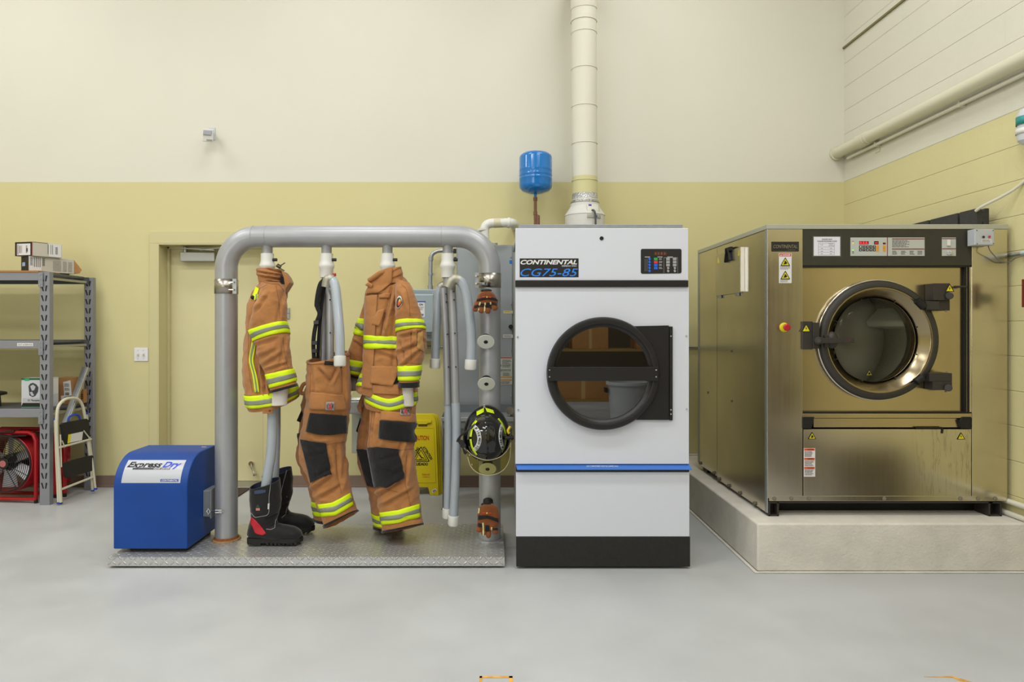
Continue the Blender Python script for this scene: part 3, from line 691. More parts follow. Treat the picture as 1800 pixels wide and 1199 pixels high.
# name badge
mb = MB(); mb.bpx(1356.3, 424.8, 1404.6, 442, D-.002, D+.001); bd = finish('name_badge', mb, mat('badge black', '#211f1e', rough=.35), parent=wsh, bevel=.002)
mb = MB(); text_px(mb, 'CONTINENTAL', 1359.5, 430, 1401.5, 436.5, D-.0028, shear=.3, bold=.02); finish('lettering', mb, mat('pewter letters', '#8d8578', rough=.35, metal=.6), parent=bd)
mb = MB(); lines_px(mb, 1385, 438, 1400, 440.5, 1, D-.0028, 9)
for a, b in (((1358.3, 426.8), (1402.6, 426.8)), ((1402.6, 426.8), (1402.6, 440.2)), ((1402.6, 440.2), (1358.3, 440.2)), ((1358.3, 440.2), (1358.3, 426.8))): mb.bar(W(*a, D-.0024), W(*b, D-.0024), .001, .0012)
finish('badge_border', mb, mat('badge grey', '#5d5853', rough=.4), parent=bd)
# emergency stop
mb = MB(); c = W(1378.5, 575.5, DFR-.004); mb.lathe([(.0, -.012), (.022, -.012), (.027, -.002), (.027, 0)], c, (0, 1, 0), 40); es = finish('stop_collar', mb, m_yel, parent=wsh)
finish('stop_button', MB().lathe([(0, -.045), (.014, -.045), (.0195, -.041), (.0205, -.034), (.018, -.028), (.010, -.026), (.010, -.012)], c, (0, 1, 0), 40), m_red, parent=es)
# orange warning labels lower left
D2 = DFR-.0045
mb = MB(); mb.bpx(1412.8, 788, 1433, 838, D2, D2+.001); o = finish('caution_label', mb, m_lab, parent=lp and wsh)
mb = MB()
for y in (788.5, 805, 821): mb.bpx(1413.5, y, 1432.3, y+3.6, D2-.0008, D2)
each('orange_bar', mb, mat('label orange', '#e5522a', rough=.5), parent=o)
mb = MB()
for y, s_ in ((789, 'CAUTION'), (805.5, 'WARNING'), (821.5, 'CAUTION')): text_px(mb, s_, 1419, y, 1430, y+2.6, D2-.0012, bold=.02)
for y in (793, 809.5, 825.5): lines_px(mb, 1414.5, y, 1431.5, y+10.5, 5, D2-.0007, int(y))
finish('lettering', mb, m_blk, parent=o)
# fascia: paper list
D3 = DFR-.0045
mb = MB(); mb.bpx(1428.5, 415, 1478.5, 451.5, D3, D3+.001); o = finish('plastic_sleeve', mb, mat('clear plastic sleeve', '#5a594f', rough=.15, spec=.6), parent=wsh)
mb = MB(); mb.bpx(1430.5, 416.3, 1476.8, 449.6, D3-.0008, D3); finish('program_list', mb, mat('paper', '#dcdbe6', rough=.7), parent=o)
mb = MB(); text_px(mb, 'BUNKER GEAR', 1445, 419.5, 1463, 421.8, D3-.0013, bold=.03); text_px(mb, 'WASHER PROGRAM CODES', 1436.5, 423, 1471, 425.3, D3-.0013, bold=.03)
text_px(mb, 'Code', 1441.5, 429, 1447, 431.2, D3-.0013); text_px(mb, 'Number', 1457, 427.5, 1465, 429.6, D3-.0013); text_px(mb, 'of Pieces', 1456.5, 430.5, 1466, 432.8, D3-.0013)
for y in (436, 441, 445.5): lines_px(mb, 1443, y, 1447, y+1.8, 1, D3-.0013, int(y)); lines_px(mb, 1459, y, 1463.5, y+1.8, 1, D3-.0013, int(y)+1)
for y in (427.3, 434, 438.8, 443.4, 448): mb.bpx(1438.5, y-.15, 1466.8, y+.15, D3-.0012, D3-.0006)
for x in (1438.5, 1466.6): mb.bpx(x, 427.3, x+.3, 448, D3-.0012, D3-.0006)
finish('lettering', mb, mat('brown print', '#6a5a5a', rough=.6), parent=o)
# fascia: control panel
m_pan = mat('panel grey', '#b7bab4', rough=.45)
mb = MB(); mb.bpx(1495, 417.5, 1625.5, 450, D3-.001, D3+.001); o = finish('control_panel', mb, m_pan, parent=wsh, bevel=.0015)
Dk = D3-.0018
mb = MB(); mb.bpx(1510.5, 424, 1527, 429.7, Dk, Dk+.0007); mb.bpx(1536.5, 424, 1544.5, 429.7, Dk, Dk+.0007); mb.bpx(1552, 426.5, 1557, 429.5, Dk, Dk+.0007); finish('display', mb, mat('display red', '#5e0b12', rough=.2), parent=o)
mb = MB(); text_px(mb, '8.8.8.', 1511.5, 424.8, 1526, 429, Dk-.0006, bold=.02); text_px(mb, '--', 1538, 426.6, 1543.2, 427.4, Dk-.0006, bold=.03); finish('digits', mb, mat('led red', '#ff2438', rough=.3, emit=1.3), parent=o)
mb = MB()
for i in range(5):
    for j in range(2): mb.bpx(1510.3+i*6, 431.4+j*5.4, 1515.2+i*6, 436.2+j*5.4, Dk-.0006, Dk+.0007)
ky = each('keypad', mb, m_blk, parent=o, bevel=.0006)
mb = MB(); d = 0
for j in range(2):
    for i in range(5): d = (d+1) % 10; text_px(mb, str(d), 1511.9+i*6, 432.3+j*5.4, 1513.7+i*6, 435.3+j*5.4, Dk-.0011, bold=.02)
finish('lettering', mb, m_lab, parent=o)
mb = MB()
for x in (1540, 1552):
    for j in range(2): mb.bpx(x, 431.4+j*5.4, x+5, 436.4+j*5.4, Dk-.0006, Dk+.0007)
each('orange_key', mb, mat('key orange', '#dd9426', rough=.45), parent=o, bevel=.0006)
mb = MB()
for y0_, y1_ in ((419.2, 420.8), (437, 438.6)): mb.bpx(1568, y0_, 1625, y1_, Dk, Dk+.0007)
mb.bpx(1559.3, 417.6, 1560.6, 449.9, Dk, Dk+.0007); each('maroon_stripe', mb, mat('maroon', '#7e2a30', rough=.5), parent=o)
mb = MB(); lines_px(mb, 1568.5, 422, 1600, 435, 6, Dk, 11); 
for x in (1568.5, 1584, 1599, 1613): lines_px(mb, x, 440.5, x+9, 448, 4, Dk, int(x))
lines_px(mb, 1498, 423.5, 1502, 425, 1, Dk, 2); lines_px(mb, 1498, 441.5, 1502, 446, 2, Dk, 2); finish('small_print', mb, mat('dark grey print', '#55524e', rough=.6), parent=o)
finish('amber_lamp', MB().cyl(W(1499.5, 427.5, Dk-.001), W(1499.5, 427.5, Dk+.001), .0035, 12), mat('amber led', '#ff9a20', rough=.3, emit=1), parent=o)
finish('green_lamp', MB().cyl(W(1499.5, 439.7, Dk-.001), W(1499.5, 439.7, Dk+.001), .0035, 12), mat('green led', '#6ce02a', rough=.3, emit=1), parent=o)
mb = MB(); mb.bpx(1655.8, 417.5, 1680.5, 450, D3-.001, D3+.001); o = finish('key_panel', mb, m_pan, parent=wsh, bevel=.0015)
mb = MB()
for y in (418.8, 436.7): mb.bpx(1656, y, 1680.3, y+1.4, Dk, Dk+.0007)
each('maroon_stripe', mb, mat('maroon', '#7e2a30'), parent=o)
mb = MB(); mb.bpx(1666, 421.5, 1671.5, 432, Dk-.008, Dk+.0007); finish('rocker_switch', mb, m_white, parent=o, bevel=.002)
mb = MB(); mb.cyl(W(1668.5, 444, Dk-.008), W(1668.5, 444, Dk+.001), .012, 20); mb.bar(W(1669, 443, Dk-.012), W(1677, 445.5, Dk-.012), .004, .008); finish('key_switch', mb, m_chrome, parent=o)
# side access panel
yA, yB = 4.30, 4.79; zA, zB = 1.575, 1.862
mb = MB(); mb.box(xl-.016, xl-.0025, yA, yB, zA, zB); ap = finish('access_panel', mb, steel('bright stainless', '#cfc8b6', .3, (1, 1, 1)), parent=wsh, bevel=.002)
mb = MB(); mb.box(xl-.028, xl-.003, yA-.03, yA-.01, zA+.005, zB-.005); finish('pull_edge', mb, m_chrome, parent=ap)
mb = MB()
for y in (yA+.05, yB-.1): mb.box(xl-.018, xl-.006, y, y+.05, zA-.018, zA+.002)
each('hinge', mb, m_galv, parent=ap)
# black clip on it
cl = thing('spring_clip', 'black spring clamp gripping the top of the washer side panel', 'clip', (xl-.02, 4.53, zB-.06))
mb = MB(); mb.bar((xl-.027, 4.52, zB+.012), (xl-.027, 4.55, zB-.075), .014, .02, (1, 0, 0)); mb.bar((xl-.027, 4.49, zB+.012), (xl-.027, 4.46, zB-.07), .014, .02, (1, 0, 0)); each('clip_leg', mb, m_rub, parent=cl, bevel=.003)
mb = MB(); mb.obox((xl-.02, 4.505, zB+.007), (.012, 0, 0), (0, .05, 0), (0, 0, .014)); finish('clip_jaw', mb, m_rub, parent=cl, bevel=.004)
# row of charcoal soap blocks on the washer's right side
z0 = zt+.0285; sb = thing('soap_block_row', 'row of charcoal blocks lying along the right side of the washer top', 'block row', (XX(1718, 3.95), 4.5, z0))
ztop = ZZ(366, 4.02); X0 = XX(1717, 4.02); X1 = XX(1739, 4.02)
ys = [4.02, 4.19, 4.47, 4.83, 5.13]
m_blkf = mat('charcoal foam', '#393836', rough=.85, bump=.6, bscale=120, var=.12, vscale=40)
for i in range(4):
    mb = MB(); a, b = ys[i], ys[i+1]-.02; mid = (X0+X1)/2
    sec = [(X0, z0+.006), (mid-.008, z0+.006), (mid, z0+.03), (mid+.008, z0+.006), (X1, z0+.006), (X1, ztop), (mid+.012, ztop), (mid+.002, ztop-.03), (mid-.012, ztop), (X0, ztop)]
    mb.prism([(x, a, z) for x, z in sec], (0, b-a, 0)); finish('block', mb, m_blkf, parent=sb, bevel=.003)
mb = MB(); mb.box(X0+.004, X1-.004, ys[0]+.03, ys[-1]-.03, z0+.0005, z0+.0065); mb.box(X0+.01, X1-.01, ys[0]+.1, ys[-1]-.04, z0+.0065, ztop-.035); finish('backing_strip', mb, m_rub, parent=sb)

# ------------------------------------------------------------------ white dryer
m_dw = mat('white enamel', '#d2d5dd', rough=.32, spec=.4, coat=.1)
m_dkb = mat('black enamel', '#1f1d1c', rough=.42)
DD = 3.83; a0, a1 = 906, 1211
dry = thing('tumble_dryer', 'tall white gas tumble dryer with a round black framed door', 'dryer', (XX(1058, DD), 4.4, 0))
bx0, bx1 = XX(906, DD)+.032, XX(1211, DD)-.012
mb = MB(); bz0 = .03; bzt = ZZ(401, DD)-.01
mb.box(bx0, bx1, 4.6, 5.15, bz0, bzt); mb.box(bx0, bx0+.02, DD+.03, 4.6, bz0, bzt); mb.box(bx1-.02, bx1, DD+.03, 4.6, bz0, bzt); mb.box(bx0+.02, bx1-.02, DD+.03, 4.6, bzt-.02, bzt); mb.box(bx0+.02, bx1-.02, DD+.03, 4.6, bz0, bz0+.02)
finish('cabinet', mb, mat('grey sheet metal', '#a7a9a8', rough=.45, metal=.2), parent=dry)
mb = MB(); mb.bpx(912, 394.5, 1200, 401, DD+.03, 5.1); finish('top_flange', mb, m_galv, parent=dry, bevel=.001)
mb = MB(); mb.bpx(a0, 401, 1210, 493, DD, DD+.028); finish('upper_panel', mb, m_dw, parent=dry, bevel=.003)
mb = MB(); mb.bpx(a0, 493.3, 1210, 504.5, DD-.012, DD+.028); finish('trim_strip', mb, m_dkb, parent=dry, bevel=.002)
ocx, ocz = XX(1058.5, DD), ZZ(656, DD); s3 = 313.3
mb = MB(); plate_hole(mb, XX(906, DD), XX(1210.8, DD), ZZ(815.5, DD), ZZ(504.8, DD), DD, .028, ocx, ocz, 83/s3); finish('front_panel', mb, m_dw, parent=dry)
mb = MB(); X0_, X1_ = XX(907, DD), XX(1212, DD); za, zb_, zc_ = ZZ(815.5, DD), ZZ(823, DD), ZZ(829.5, DD)
mb.prism([(X0_, DD+.02, za), (X0_+.005, DD-.03, zb_), (X0_+.005, DD-.03, zb_-.004), (X0_, DD+.02, za-.012)], (X1_-X0_, 0, 0))
lg = finish('blue_ledge', mb, mat('blue plastic trim', '#3c70c4', rough=.4), parent=dry)
mb = MB(); 
def ledge_fn(u, v): 
    x = XX(1031, DD)+u*(XX(1087, DD)-XX(1031, DD)); f = .35+v*.25; return Vector((x, DD-.03+.05*f-.0005, zb_+(za-zb_)*f+.0012))
text_on(mb, 'LINT COMPARTMENT MUST BE CLEANED DAILY', ledge_fn, bold=.01); finish('lettering', mb, mat('pale print', '#c4d2e6', rough=.5), parent=lg)
mb = MB(); mb.bpx(907, 822, 1211.5, 829.5, DD-.006, DD+.028); finish('black_strip', mb, m_dkb, parent=dry, bevel=.001)
mb = MB(); mb.bpx(907, 829.8, 1212, 943.5, DD, DD+.028); finish('lint_panel', mb, m_dw, parent=dry, bevel=.003)
m_kick = mat('scuffed black kick plate', '#201f1d', rough=.5, var=.25, vscale=60)
mb = MB(); mb.box(XX(907.5, DD), XX(1213, DD), DD-.003, DD+.028, ZZ(996, DD), ZZ(943.8, DD)); finish('kick_plate', mb, m_kick, parent=dry, bevel=.002)
for X in (bx0+.05, bx1-.1):
    for Y in (DD+.06, 5.0):
        finish('foot', MB().cyl((X+.02, Y, .0005), (X+.02, Y, bz0+.001), .018, 16), m_galv, parent=dry)
mb = MB()
for x, y in ((910, 592.5), (1206.5, 590.5), (911, 720.5), (1207, 719)): mb.cyl(W(x, y, DD-.004), W(x, y, DD+.0005), .005, 10)
each('screw', mb, m_galv, parent=dry)
finish('lock', MB().lathe([(.0, -.001), (.006, -.001), (.0075, -.004), (.0105, -.004), (.0115, .001)], W(1057.5, 419, DD), (0, 1, 0), 24), m_dkb, parent=dry)
# door
hinge = finish('hinge_plate', MB().ppx([(1058.5+91*math.cos(a), 656+91*math.sin(a)) for a in [-1.13+2.26*k/24 for k in range(25)]]+[(1176, 738.5), (1176, 572)], DD-.018, .0175), m_dkb, parent=dry, bevel=.003)
mb = MB(); mb.bpx(1176.6, 574, 1182.5, 739, DD-.012, DD-.0005); mb.tube([W(1179, 580, DD-.016), W(1179, 732, DD-.016)], .006, 12); finish('hinge_strip', mb, m_dkb, parent=hinge, bevel=.001)
mb = MB()
for y in (591, 720.5, 728): mb.cyl(W(1179.5, y, DD-.026), W(1179.5, y, DD-.012), .004, 8)
each('hinge_screw', mb, m_galv, parent=hinge)
q = lambda p: p/s3
ring = finish('door_ring', MB().lathe([(q(98), -.0005), (q(98.7), -.03), (q(97), -.044), (q(91), -.048), (q(87), -.044), (q(85), -.034), (q(81.5), -.028), (q(81), -.005), (q(80.5), .01), (q(90), .01)], (ocx, DD, ocz), (0, 1, 0), 128), m_dkb, parent=dry, smooth=40)
m_dg = glass('dark door glass', '#7a7c80', .3)
finish('door_glass', MB().lathe([(0, -.012), (q(81), -.012), (q(81), -.006), (0, -.006)], (ocx, DD, ocz), (0, 1, 0), 96), m_dg, parent=ring)
mb = MB(); mb.bpx(962.5, 645.3, 1157, 669.7, DD-.062, DD-.052); mb.bpx(962.5, 645.3, 976, 669.7, DD-.056, DD-.03); mb.bpx(1143, 645.3, 1157, 669.7, DD-.056, DD-.03); cbm = finish('crossbar', mb, m_dkb, parent=ring, bevel=.0015)
mb = MB()
for x, y in ((966, 650.5), (966, 662.5), (1153.5, 650.5), (1153.5, 662.5)): mb.cyl(W(x, y, DD-.065), W(x, y, DD-.061), .004, 10)
each('crossbar_screw', mb, m_galv, parent=ring)
# drum inside
finish('drum', MB().lathe([(q(83), .02), (q(125), .04), (q(125), .7), (0, .7)], (ocx, DD, ocz), (0, 1, 0), 96), mat('dark drum', '#4a4742', rough=.5, metal=.6), parent=dry, solid=.002, soff=1)
# name plate
D4 = DD-.0012
mb = MB(); mb.bpx(913.5, 454.3, 1017, 487.3, D4, DD); o = finish('name_plate', mb, mat('plate black', '#242322', rough=.4), parent=dry)
mb = MB(); text_px(mb, 'CONTINENTAL', 915, 456.8, 1014.5, 465, D4-.0006, shear=.28, bold=.035); text_px(mb, 'GIRBAU INC.', 987.5, 466.4, 1014, 468.6, D4-.0006, shear=.28, bold=.02); finish('white_lettering', mb, m_lab, parent=o)
mb = MB(); text_px(mb, 'CG75-85', 914.8, 472, 1016, 485.8, D4-.0006, shear=.3, bold=.0); finish('blue_lettering', mb, mat('logo blue', '#2f82e8', rough=.4), parent=o)
# control panel
mb = MB(); n = 6; rr = 3; pts = []
for cx, cy, st in ((1197-rr, 439+rr-1.5, -PI/2), (1197-rr, 481-rr-.5, 0), (1125.5+rr, 481.2-rr, PI/2), (1125.5+rr, 438.5+rr-1, PI)):
    for k in range(n+1): a = st+PI/2*k/n; pts.append((cx+rr*math.cos(a)+1, cy+rr*math.sin(a)))
mb.ppx(pts, D4-.001, .0015); cp = finish('control_panel', mb, mat('plate black', '#242322'), parent=dry)
Dc = D4-.0016
mb = MB(); mb.bpx(1149.5, 442.6, 1172.5, 449, Dc, Dc+.0006); finish('display', mb, mat('dim red display', '#4f3129', rough=.2), parent=cp)
def pads(nm, m, spec, shape='r'):
    mb = MB()
    for x, y in spec:
        if shape == 'c': mb.cyl(W(x, y, Dc-.0006), W(x, y, Dc+.0006), .0072, 16)
        else: mb.bpx(x-3.2, y-2.2, x+3.2, y+2.2, Dc-.0006, Dc+.0006)
    return each(nm, mb, m, parent=cp, bevel=.0005)
pads('blue_button', mat('button blue', '#2166dd', rough=.4), [(1141.5, 455.4+5.25*i) for i in range(5)], 'c')
pads('green_button', mat('button green', '#18a850', rough=.4), [(1152.8, 455.4)])
pads('red_button', mat('button red', '#e2323a', rough=.4), [(1152.8, 460.7)])
pads('blue_key', mat('button blue', '#2166dd'), [(1152.8, 466), (1152.8, 471.3)])
pads('grey_key', mat('key grey', '#9c9c9b', rough=.5), [(x, y) for x in (1174.3, 1186) for y in (455.4, 460.7, 466)])
pads('round_key', mat('key grey', '#9c9c9b'), [(x, y) for x in (1174.3, 1186) for y in (471.3, 476.5)], 'c')
mb = MB()
for a, b in ((1133.5, 1144), (1156, 1166.5), (1173, 1184)): lines_px(mb, a, 450.6, b, 452.4, 1, Dc, int(a), .8)
for y in (455.5, 460.8, 466, 471.3): lines_px(mb, 1158.5, y-2, 1165, y+1.8, 2, Dc, int(y))
for a, b in (((1134, 455), (1134, 477)), ((1137.3, 455), (1137.3, 477)), ((1167, 453), (1167, 480)), ((1191, 453), (1191, 480)), ((1167, 453), (1191, 453))): mb.bar(W(*a, Dc), W(*b, Dc), .0008, .0014)
finish('panel_print', mb, mat('light print', '#b5b3b2', rough=.5), parent=cp)
mb = MB()
for i in range(4): text_px(mb, '8', 1151+i*5.3, 443.5, 1154+i*5.3, 448.2, Dc-.0005, bold=.02)
finish('digits', mb, mat('unlit segments', '#7c4a3c', rough=.3), parent=cp)

# ------------------------------------------------------------------ duct, booster fan, tank, pipes behind the dryer
DY = 5.45; cxd = XX(1028, DY); rd = 22/F*DY
zpt = ZZ(312, DY)
m_duct = two_tone('painted duct', '#dbd8c8', '#d0ca99', zpt)
du = thing('exhaust_duct', 'round cream painted exhaust duct rising up the back wall above the dryer', 'duct', (cxd, DY, ZZ(350, DY)))
tz = ZZ(17, DY)
mb = MB(); mb.tube([(cxd, DY, ZZ(352, DY)), (cxd-.008, DY, tz)], rd, 48, cap=False); mb.tube(bez([(cxd-.008, DY, tz), (cxd-.01, DY, tz+.08), (cxd-.012, DY+.06, tz+.22), (cxd-.012, DY+.2, tz+.31), (cxd-.012, DW+.1, tz+.33)], 20), rd+.004, 48)
finish('duct_run', mb, m_duct, parent=du)
mb = MB()
for y in (12, 60, 123, 189, 254, 319): 
    z = ZZ(y, DY); f = (z-ZZ(352, DY))/(tz-ZZ(352, DY)); mb.tube([(cxd-.008*f, DY, z-.004), (cxd-.008*f, DY, z), (cxd-.008*f, DY, z+.004)], [rd+.001, rd+.0045, rd+.001], 48, cap=False)
z = ZZ(37, DY); mb.tube([(cxd-.008, DY, z-.012), (cxd-.008, DY, z+.006)], rd+.005, 48, cap=False)
each('joint_ring', mb, m_duct, parent=du)
bf = thing('booster_fan', 'white inline booster fan under the exhaust duct with blue stickers', 'fan', (cxd, DY, ZZ(395, DY)))
u = 1/F*DY; zf = lambda y: ZZ(y, DY)-ZZ(395, DY); O = (cxd, DY, ZZ(395, DY))
finish('housing', MB().lathe([(0, -.3), (32*u, -.3), (34.5*u, -.02), (34.7*u, zf(385)), (34.5*u, zf(381)), (35.3*u, zf(380)), (34*u, zf(377)), (26.5*u, zf(366)), (25.5*u, zf(364)), (25.5*u, zf(359)), (24*u, zf(358)), (23*u, zf(352))], O, n=72), mat('fan white', '#cfcdc6', rough=.45), parent=bf)
m_foil = mat('crumpled foil tape', '#c9c9c6', rough=.25, metal=.9, bump=6, bscale=90)
finish('foil_tape', MB().lathe([(22.2*u, zf(341.5)), (22.6*u, zf(352)), (25.6*u, zf(358))], O, n=72), m_foil, parent=bf, solid=.002)
def cylpatch(parent, nm, m, ang0, ang1, y0, y1, r0, r1=None, th=.0015):
    r1 = r1 or r0; mb = MB(); n = 10
    vs = []
    for k in range(n+1):
        a = ang0+(ang1-ang0)*k/n
        for z, r in ((ZZ(y1, DY), r1), (ZZ(y0, DY), r0)): vs.append((cxd+r*math.sin(a), DY-r*math.cos(a), z))
    mb.add(vs, [(2*k, 2*k+2, 2*k+3, 2*k+1) for k in range(n)]); return finish(nm, mb, m, parent=parent, solid=th, soff=0)
cylpatch(bf, 'terminal_cover', mat('fan label cream', '#d0cdbf', rough=.5), -.02, .72, 364, 388, 30*u, 35.8*u, .006)
cylpatch(bf, 'purple_sticker', mat('sticker purple', '#3a3597', rough=.4), .07, .24, 364.5, 371, 30.8*u, 32*u)
cylpatch(bf, 'blue_sticker', mat('sticker blue', '#1b6fc8', rough=.4), .35, .49, 383, 387.2, 36.0*u, 36.1*u)
mb = MB(); mb.tube(bez([W(1040.5, 369.5, DY-31*u), W(1044, 370, DY-37*u), W(1046.5, 378, DY-38*u), W(1047, 396, DY-38*u), W(1047, 420, DY-38*u)], 20), .0075, 10); finish('power_cable', mb, mat('dark grey cable', '#4a4a4c', rough=.5), parent=bf)
# blue expansion tank
TD = 5.5; tx = XX(941.5, TD); u = 1/F*TD; zf = lambda y: ZZ(y, TD)-ZZ(342, TD)
tk = thing('expansion_tank', 'blue cylindrical expansion tank on a brown pipe above the dryer', 'tank', (tx, TD, ZZ(392, TD)))
m_tb = mat('glossy blue enamel', '#1572bd', rough=.16, coat=.4)
finish('tank_body', MB().lathe([(0, 0), (12*u, zf(340)), (24*u, zf(335.5)), (28*u, zf(331)), (28.8*u, zf(326)), (28.8*u, zf(315.5)), (29.2*u, zf(314.5)), (28.6*u, zf(313.5)), (28.6*u, zf(310.5)), (29.2*u, zf(309.5)), (28.8*u, zf(308)), (28.8*u, zf(301)), (29.1*u, zf(300)), (28.8*u, zf(299)), (28.8*u, zf(278)), (27.5*u, zf(274)), (22*u, zf(270)), (10*u, zf(267.8)), (0, zf(267.2))], (tx, TD, ZZ(342, TD)), n=72), m_tb, parent=tk, smooth=60)
m_brn = mat('brown iron pipe', '#76503c', rough=.55, var=.15, vscale=30)
mb = MB(); mb.tube([W(941, 348, TD), W(941, 432, TD)], .0125, 16); mb.tube([W(941, 347, TD), W(941, 353, TD)], .017, 12); mb.tube([W(941, 372, TD), W(941, 378, TD)], .016, 12)
mb.tube(bez([W(945.5, 440, TD), W(945.5, 384, TD), W(945, 380, TD)], 8), .016, 16); finish('iron_pipe', mb, m_brn, parent=tk)
mb = MB(); mb.tube([W(941, 340, TD), W(941, 347.5, TD)], .012, 16); finish('tank_nipple', mb, m_tb, parent=tk)
mb = MB(); mb.ell(W(945.5, 380, TD), .015, .015, .012); finish('solder_cap', mb, mat('pale pipe cap', '#b4a795', rough=.5), parent=tk)
# white pvc pipe
pv = thing('pvc_pipe', 'white plastic pipe with two elbows beside the dryer top left', 'pipe', W(880, 410, 5.3))
mb = MB(); mb.tube(bez([W(852, 690, 5.3), W(852, 560, 5.3), W(852, 430, 5.3), W(851.5, 408, 5.3), W(853.5, 398, 5.3), W(861, 393, 5.3), W(875, 392, 5.3), W(890, 391.7, 5.3), W(899, 392, 5.32), W(903, 394, 5.38), W(905, 397, 5.5), W(905, 398, 5.79)], 90), .036, 24); finish('pipe_run', mb, mat('white pvc', '#dcdbd4', rough=.3), parent=pv)
mb = MB(); mb.tube([W(868, 392.4, 5.3), W(886, 391.7, 5.3)], .0368, 24); finish('bare_section', mb, mat('beige pvc', '#cbc3a8', rough=.4), parent=pv)
mb = MB(); mb.tube([W(848, 402, 5.3), W(848.5, 405.5, 5.3)], .044, 24); mb.tube([W(892, 391.6, 5.3), W(896, 391.8, 5.3)], .041, 24); each('elbow_collar', mb, mat('white pvc', '#dcdbd4'), parent=pv)
# ------------------------------------------------------------------ gear dryer
PZ1 = .062; GY = 4.166; s4 = F/GY
m_gp = mat('silver painted pipe', '#a3a4a6', rough=.36, metal=.35, var=.04, vscale=14, bump=.12, bscale=160)
m_plate = mat('diamond plate aluminium', '#c9c9c8', rough=.36, metal=.7)
nt = m_plate.node_tree; s = pos_xyz(nt); K = 34
yz = mth(nt, 'ADD', s[1], s[2])
pu = mth(nt, 'MULTIPLY', s[0], K); pvv = mth(nt, 'MULTIPLY', yz, K)
par = mth(nt, 'FRACT', mth(nt, 'MULTIPLY', mth(nt, 'ADD', mth(nt, 'FLOOR', pu), mth(nt, 'FLOOR', pvv)), .5))
lx = mth(nt, 'SUBTRACT', mth(nt, 'FRACT', mth(nt, 'ADD', pu, 200)), .5); ly = mth(nt, 'SUBTRACT', mth(nt, 'FRACT', pvv), .5)
sg = mth(nt, 'SUBTRACT', mth(nt, 'MULTIPLY', mth(nt, 'GREATER_THAN', par, .25), 2), 1)
aa = mth(nt, 'ABSOLUTE', mth(nt, 'ADD', lx, mth(nt, 'MULTIPLY', ly, sg))); bb_ = mth(nt, 'ABSOLUTE', mth(nt, 'SUBTRACT', lx, mth(nt, 'MULTIPLY', ly, sg)))
hh = nt.nodes.new('ShaderNodeMapRange'); hh.inputs[1].default_value = 1; hh.inputs[2].default_value = .5
nt.links.new(mth(nt, 'ADD', mth(nt, 'DIVIDE', aa, .85), mth(nt, 'DIVIDE', bb_, .26)), hh.inputs[0])
bp = nt.nodes.new('ShaderNodeBump'); bp.inputs['Strength'].default_value = 1; bp.inputs['Distance'].default_value = .0026
nt.links.new(hh.outputs[0], bp.inputs['Height']); nt.links.new(bp.outputs[0], nt.nodes['Principled BSDF'].inputs['Normal'])
gx0, gx1 = XX(190, 3.84), XX(887, 3.84)
gd = thing('gear_dryer', 'grey pipe gear drying rack with blue blower on a diamond plate base', 'drying rack', ((gx0+gx1)/2, 4.16, 0))
mb = MB(); mb.box(gx0, gx1, 3.84, 4.49, PZ1-.003, PZ1); mb.box(gx0, gx1, 3.84, 3.843, .012, PZ1-.003); mb.box(gx0, gx1, 4.487, 4.49, .012, PZ1-.003); mb.box(gx0, gx0+.003, 3.843, 4.487, .012, PZ1-.003); mb.box(gx1-.003, gx1, 3.843, 4.487, .012, PZ1-.003)
finish('platform', mb, m_plate, parent=gd)
mb = MB(); mb.box(gx0+.06, gx1-.06, 3.88, 3.95, .0008, PZ1-.004); mb.box(gx0+.06, gx1-.06, 4.38, 4.45, .0008, PZ1-.004); each('base_rail', mb, m_rub, parent=gd)
# pipe frame
zpipe = ZZ(416, GY); lx_, rx_ = XX(398, GY), XX(861, GY); rp = 19/s4; br = .195; rb = .2
path = [(lx_, GY, PZ1+.004), (lx_, GY, zpipe-br)]
path += [(lx_+br-br*math.cos(a), GY, zpipe-br+br*math.sin(a)) for a in [PI/2*k/12 for k in range(1, 12)]]
path += [(lx_+br, GY, zpipe), (rx_-br, GY, zpipe+.0)]
path += [(rx_-br+br*math.sin(a), GY, zpipe-br+br*math.cos(a)) for a in [PI/2*k/12 for k in range(1, 12)]]
path += [(rx_, GY, zpipe-br), (rx_, GY, PZ1+.004)]
pf = finish('pipe_frame', MB().tube(path, rp, 48), m_gp, parent=gd, smooth=60)
mb = MB()
for x in (446, 470, 777): mb.tube([(XX(x, GY)-.002, GY, zpipe), (XX(x, GY), GY, zpipe), (XX(x, GY)+.002, GY, zpipe)], [rp+.0002, rp+.0016, rp+.0002], 48, cap=False)
each('joint', mb, m_gp, parent=gd)
m_rust = mat('rusty base plate', '#9c7a52', rough=.8, var=.4, vscale=25)
for X, m_ in ((lx_, m_rust), (rx_, m_gp)):
    mb = MB(); mb.lathe([(rp+.001, .0105), (.083, .0085), (.086, .0005), (0, .0005)], (X, GY, PZ1), n=48)
    if m_ is m_gp: mb.box(X-.08, X+.082, GY-.07, GY+.07, PZ1+.0005, PZ1+.006)
    finish('base_flange', mb, m_, parent=gd)
finish('weld_ring', MB().lathe([(rp+.0005, .022), (rp+.007, .0108)], (lx_, GY, PZ1), n=48), mat('rust', '#8a4f22', rough=.9, var=.3, vscale=60), parent=gd)
m_band = mat('polished clamp steel', '#a59f94', rough=.3, metal=1)
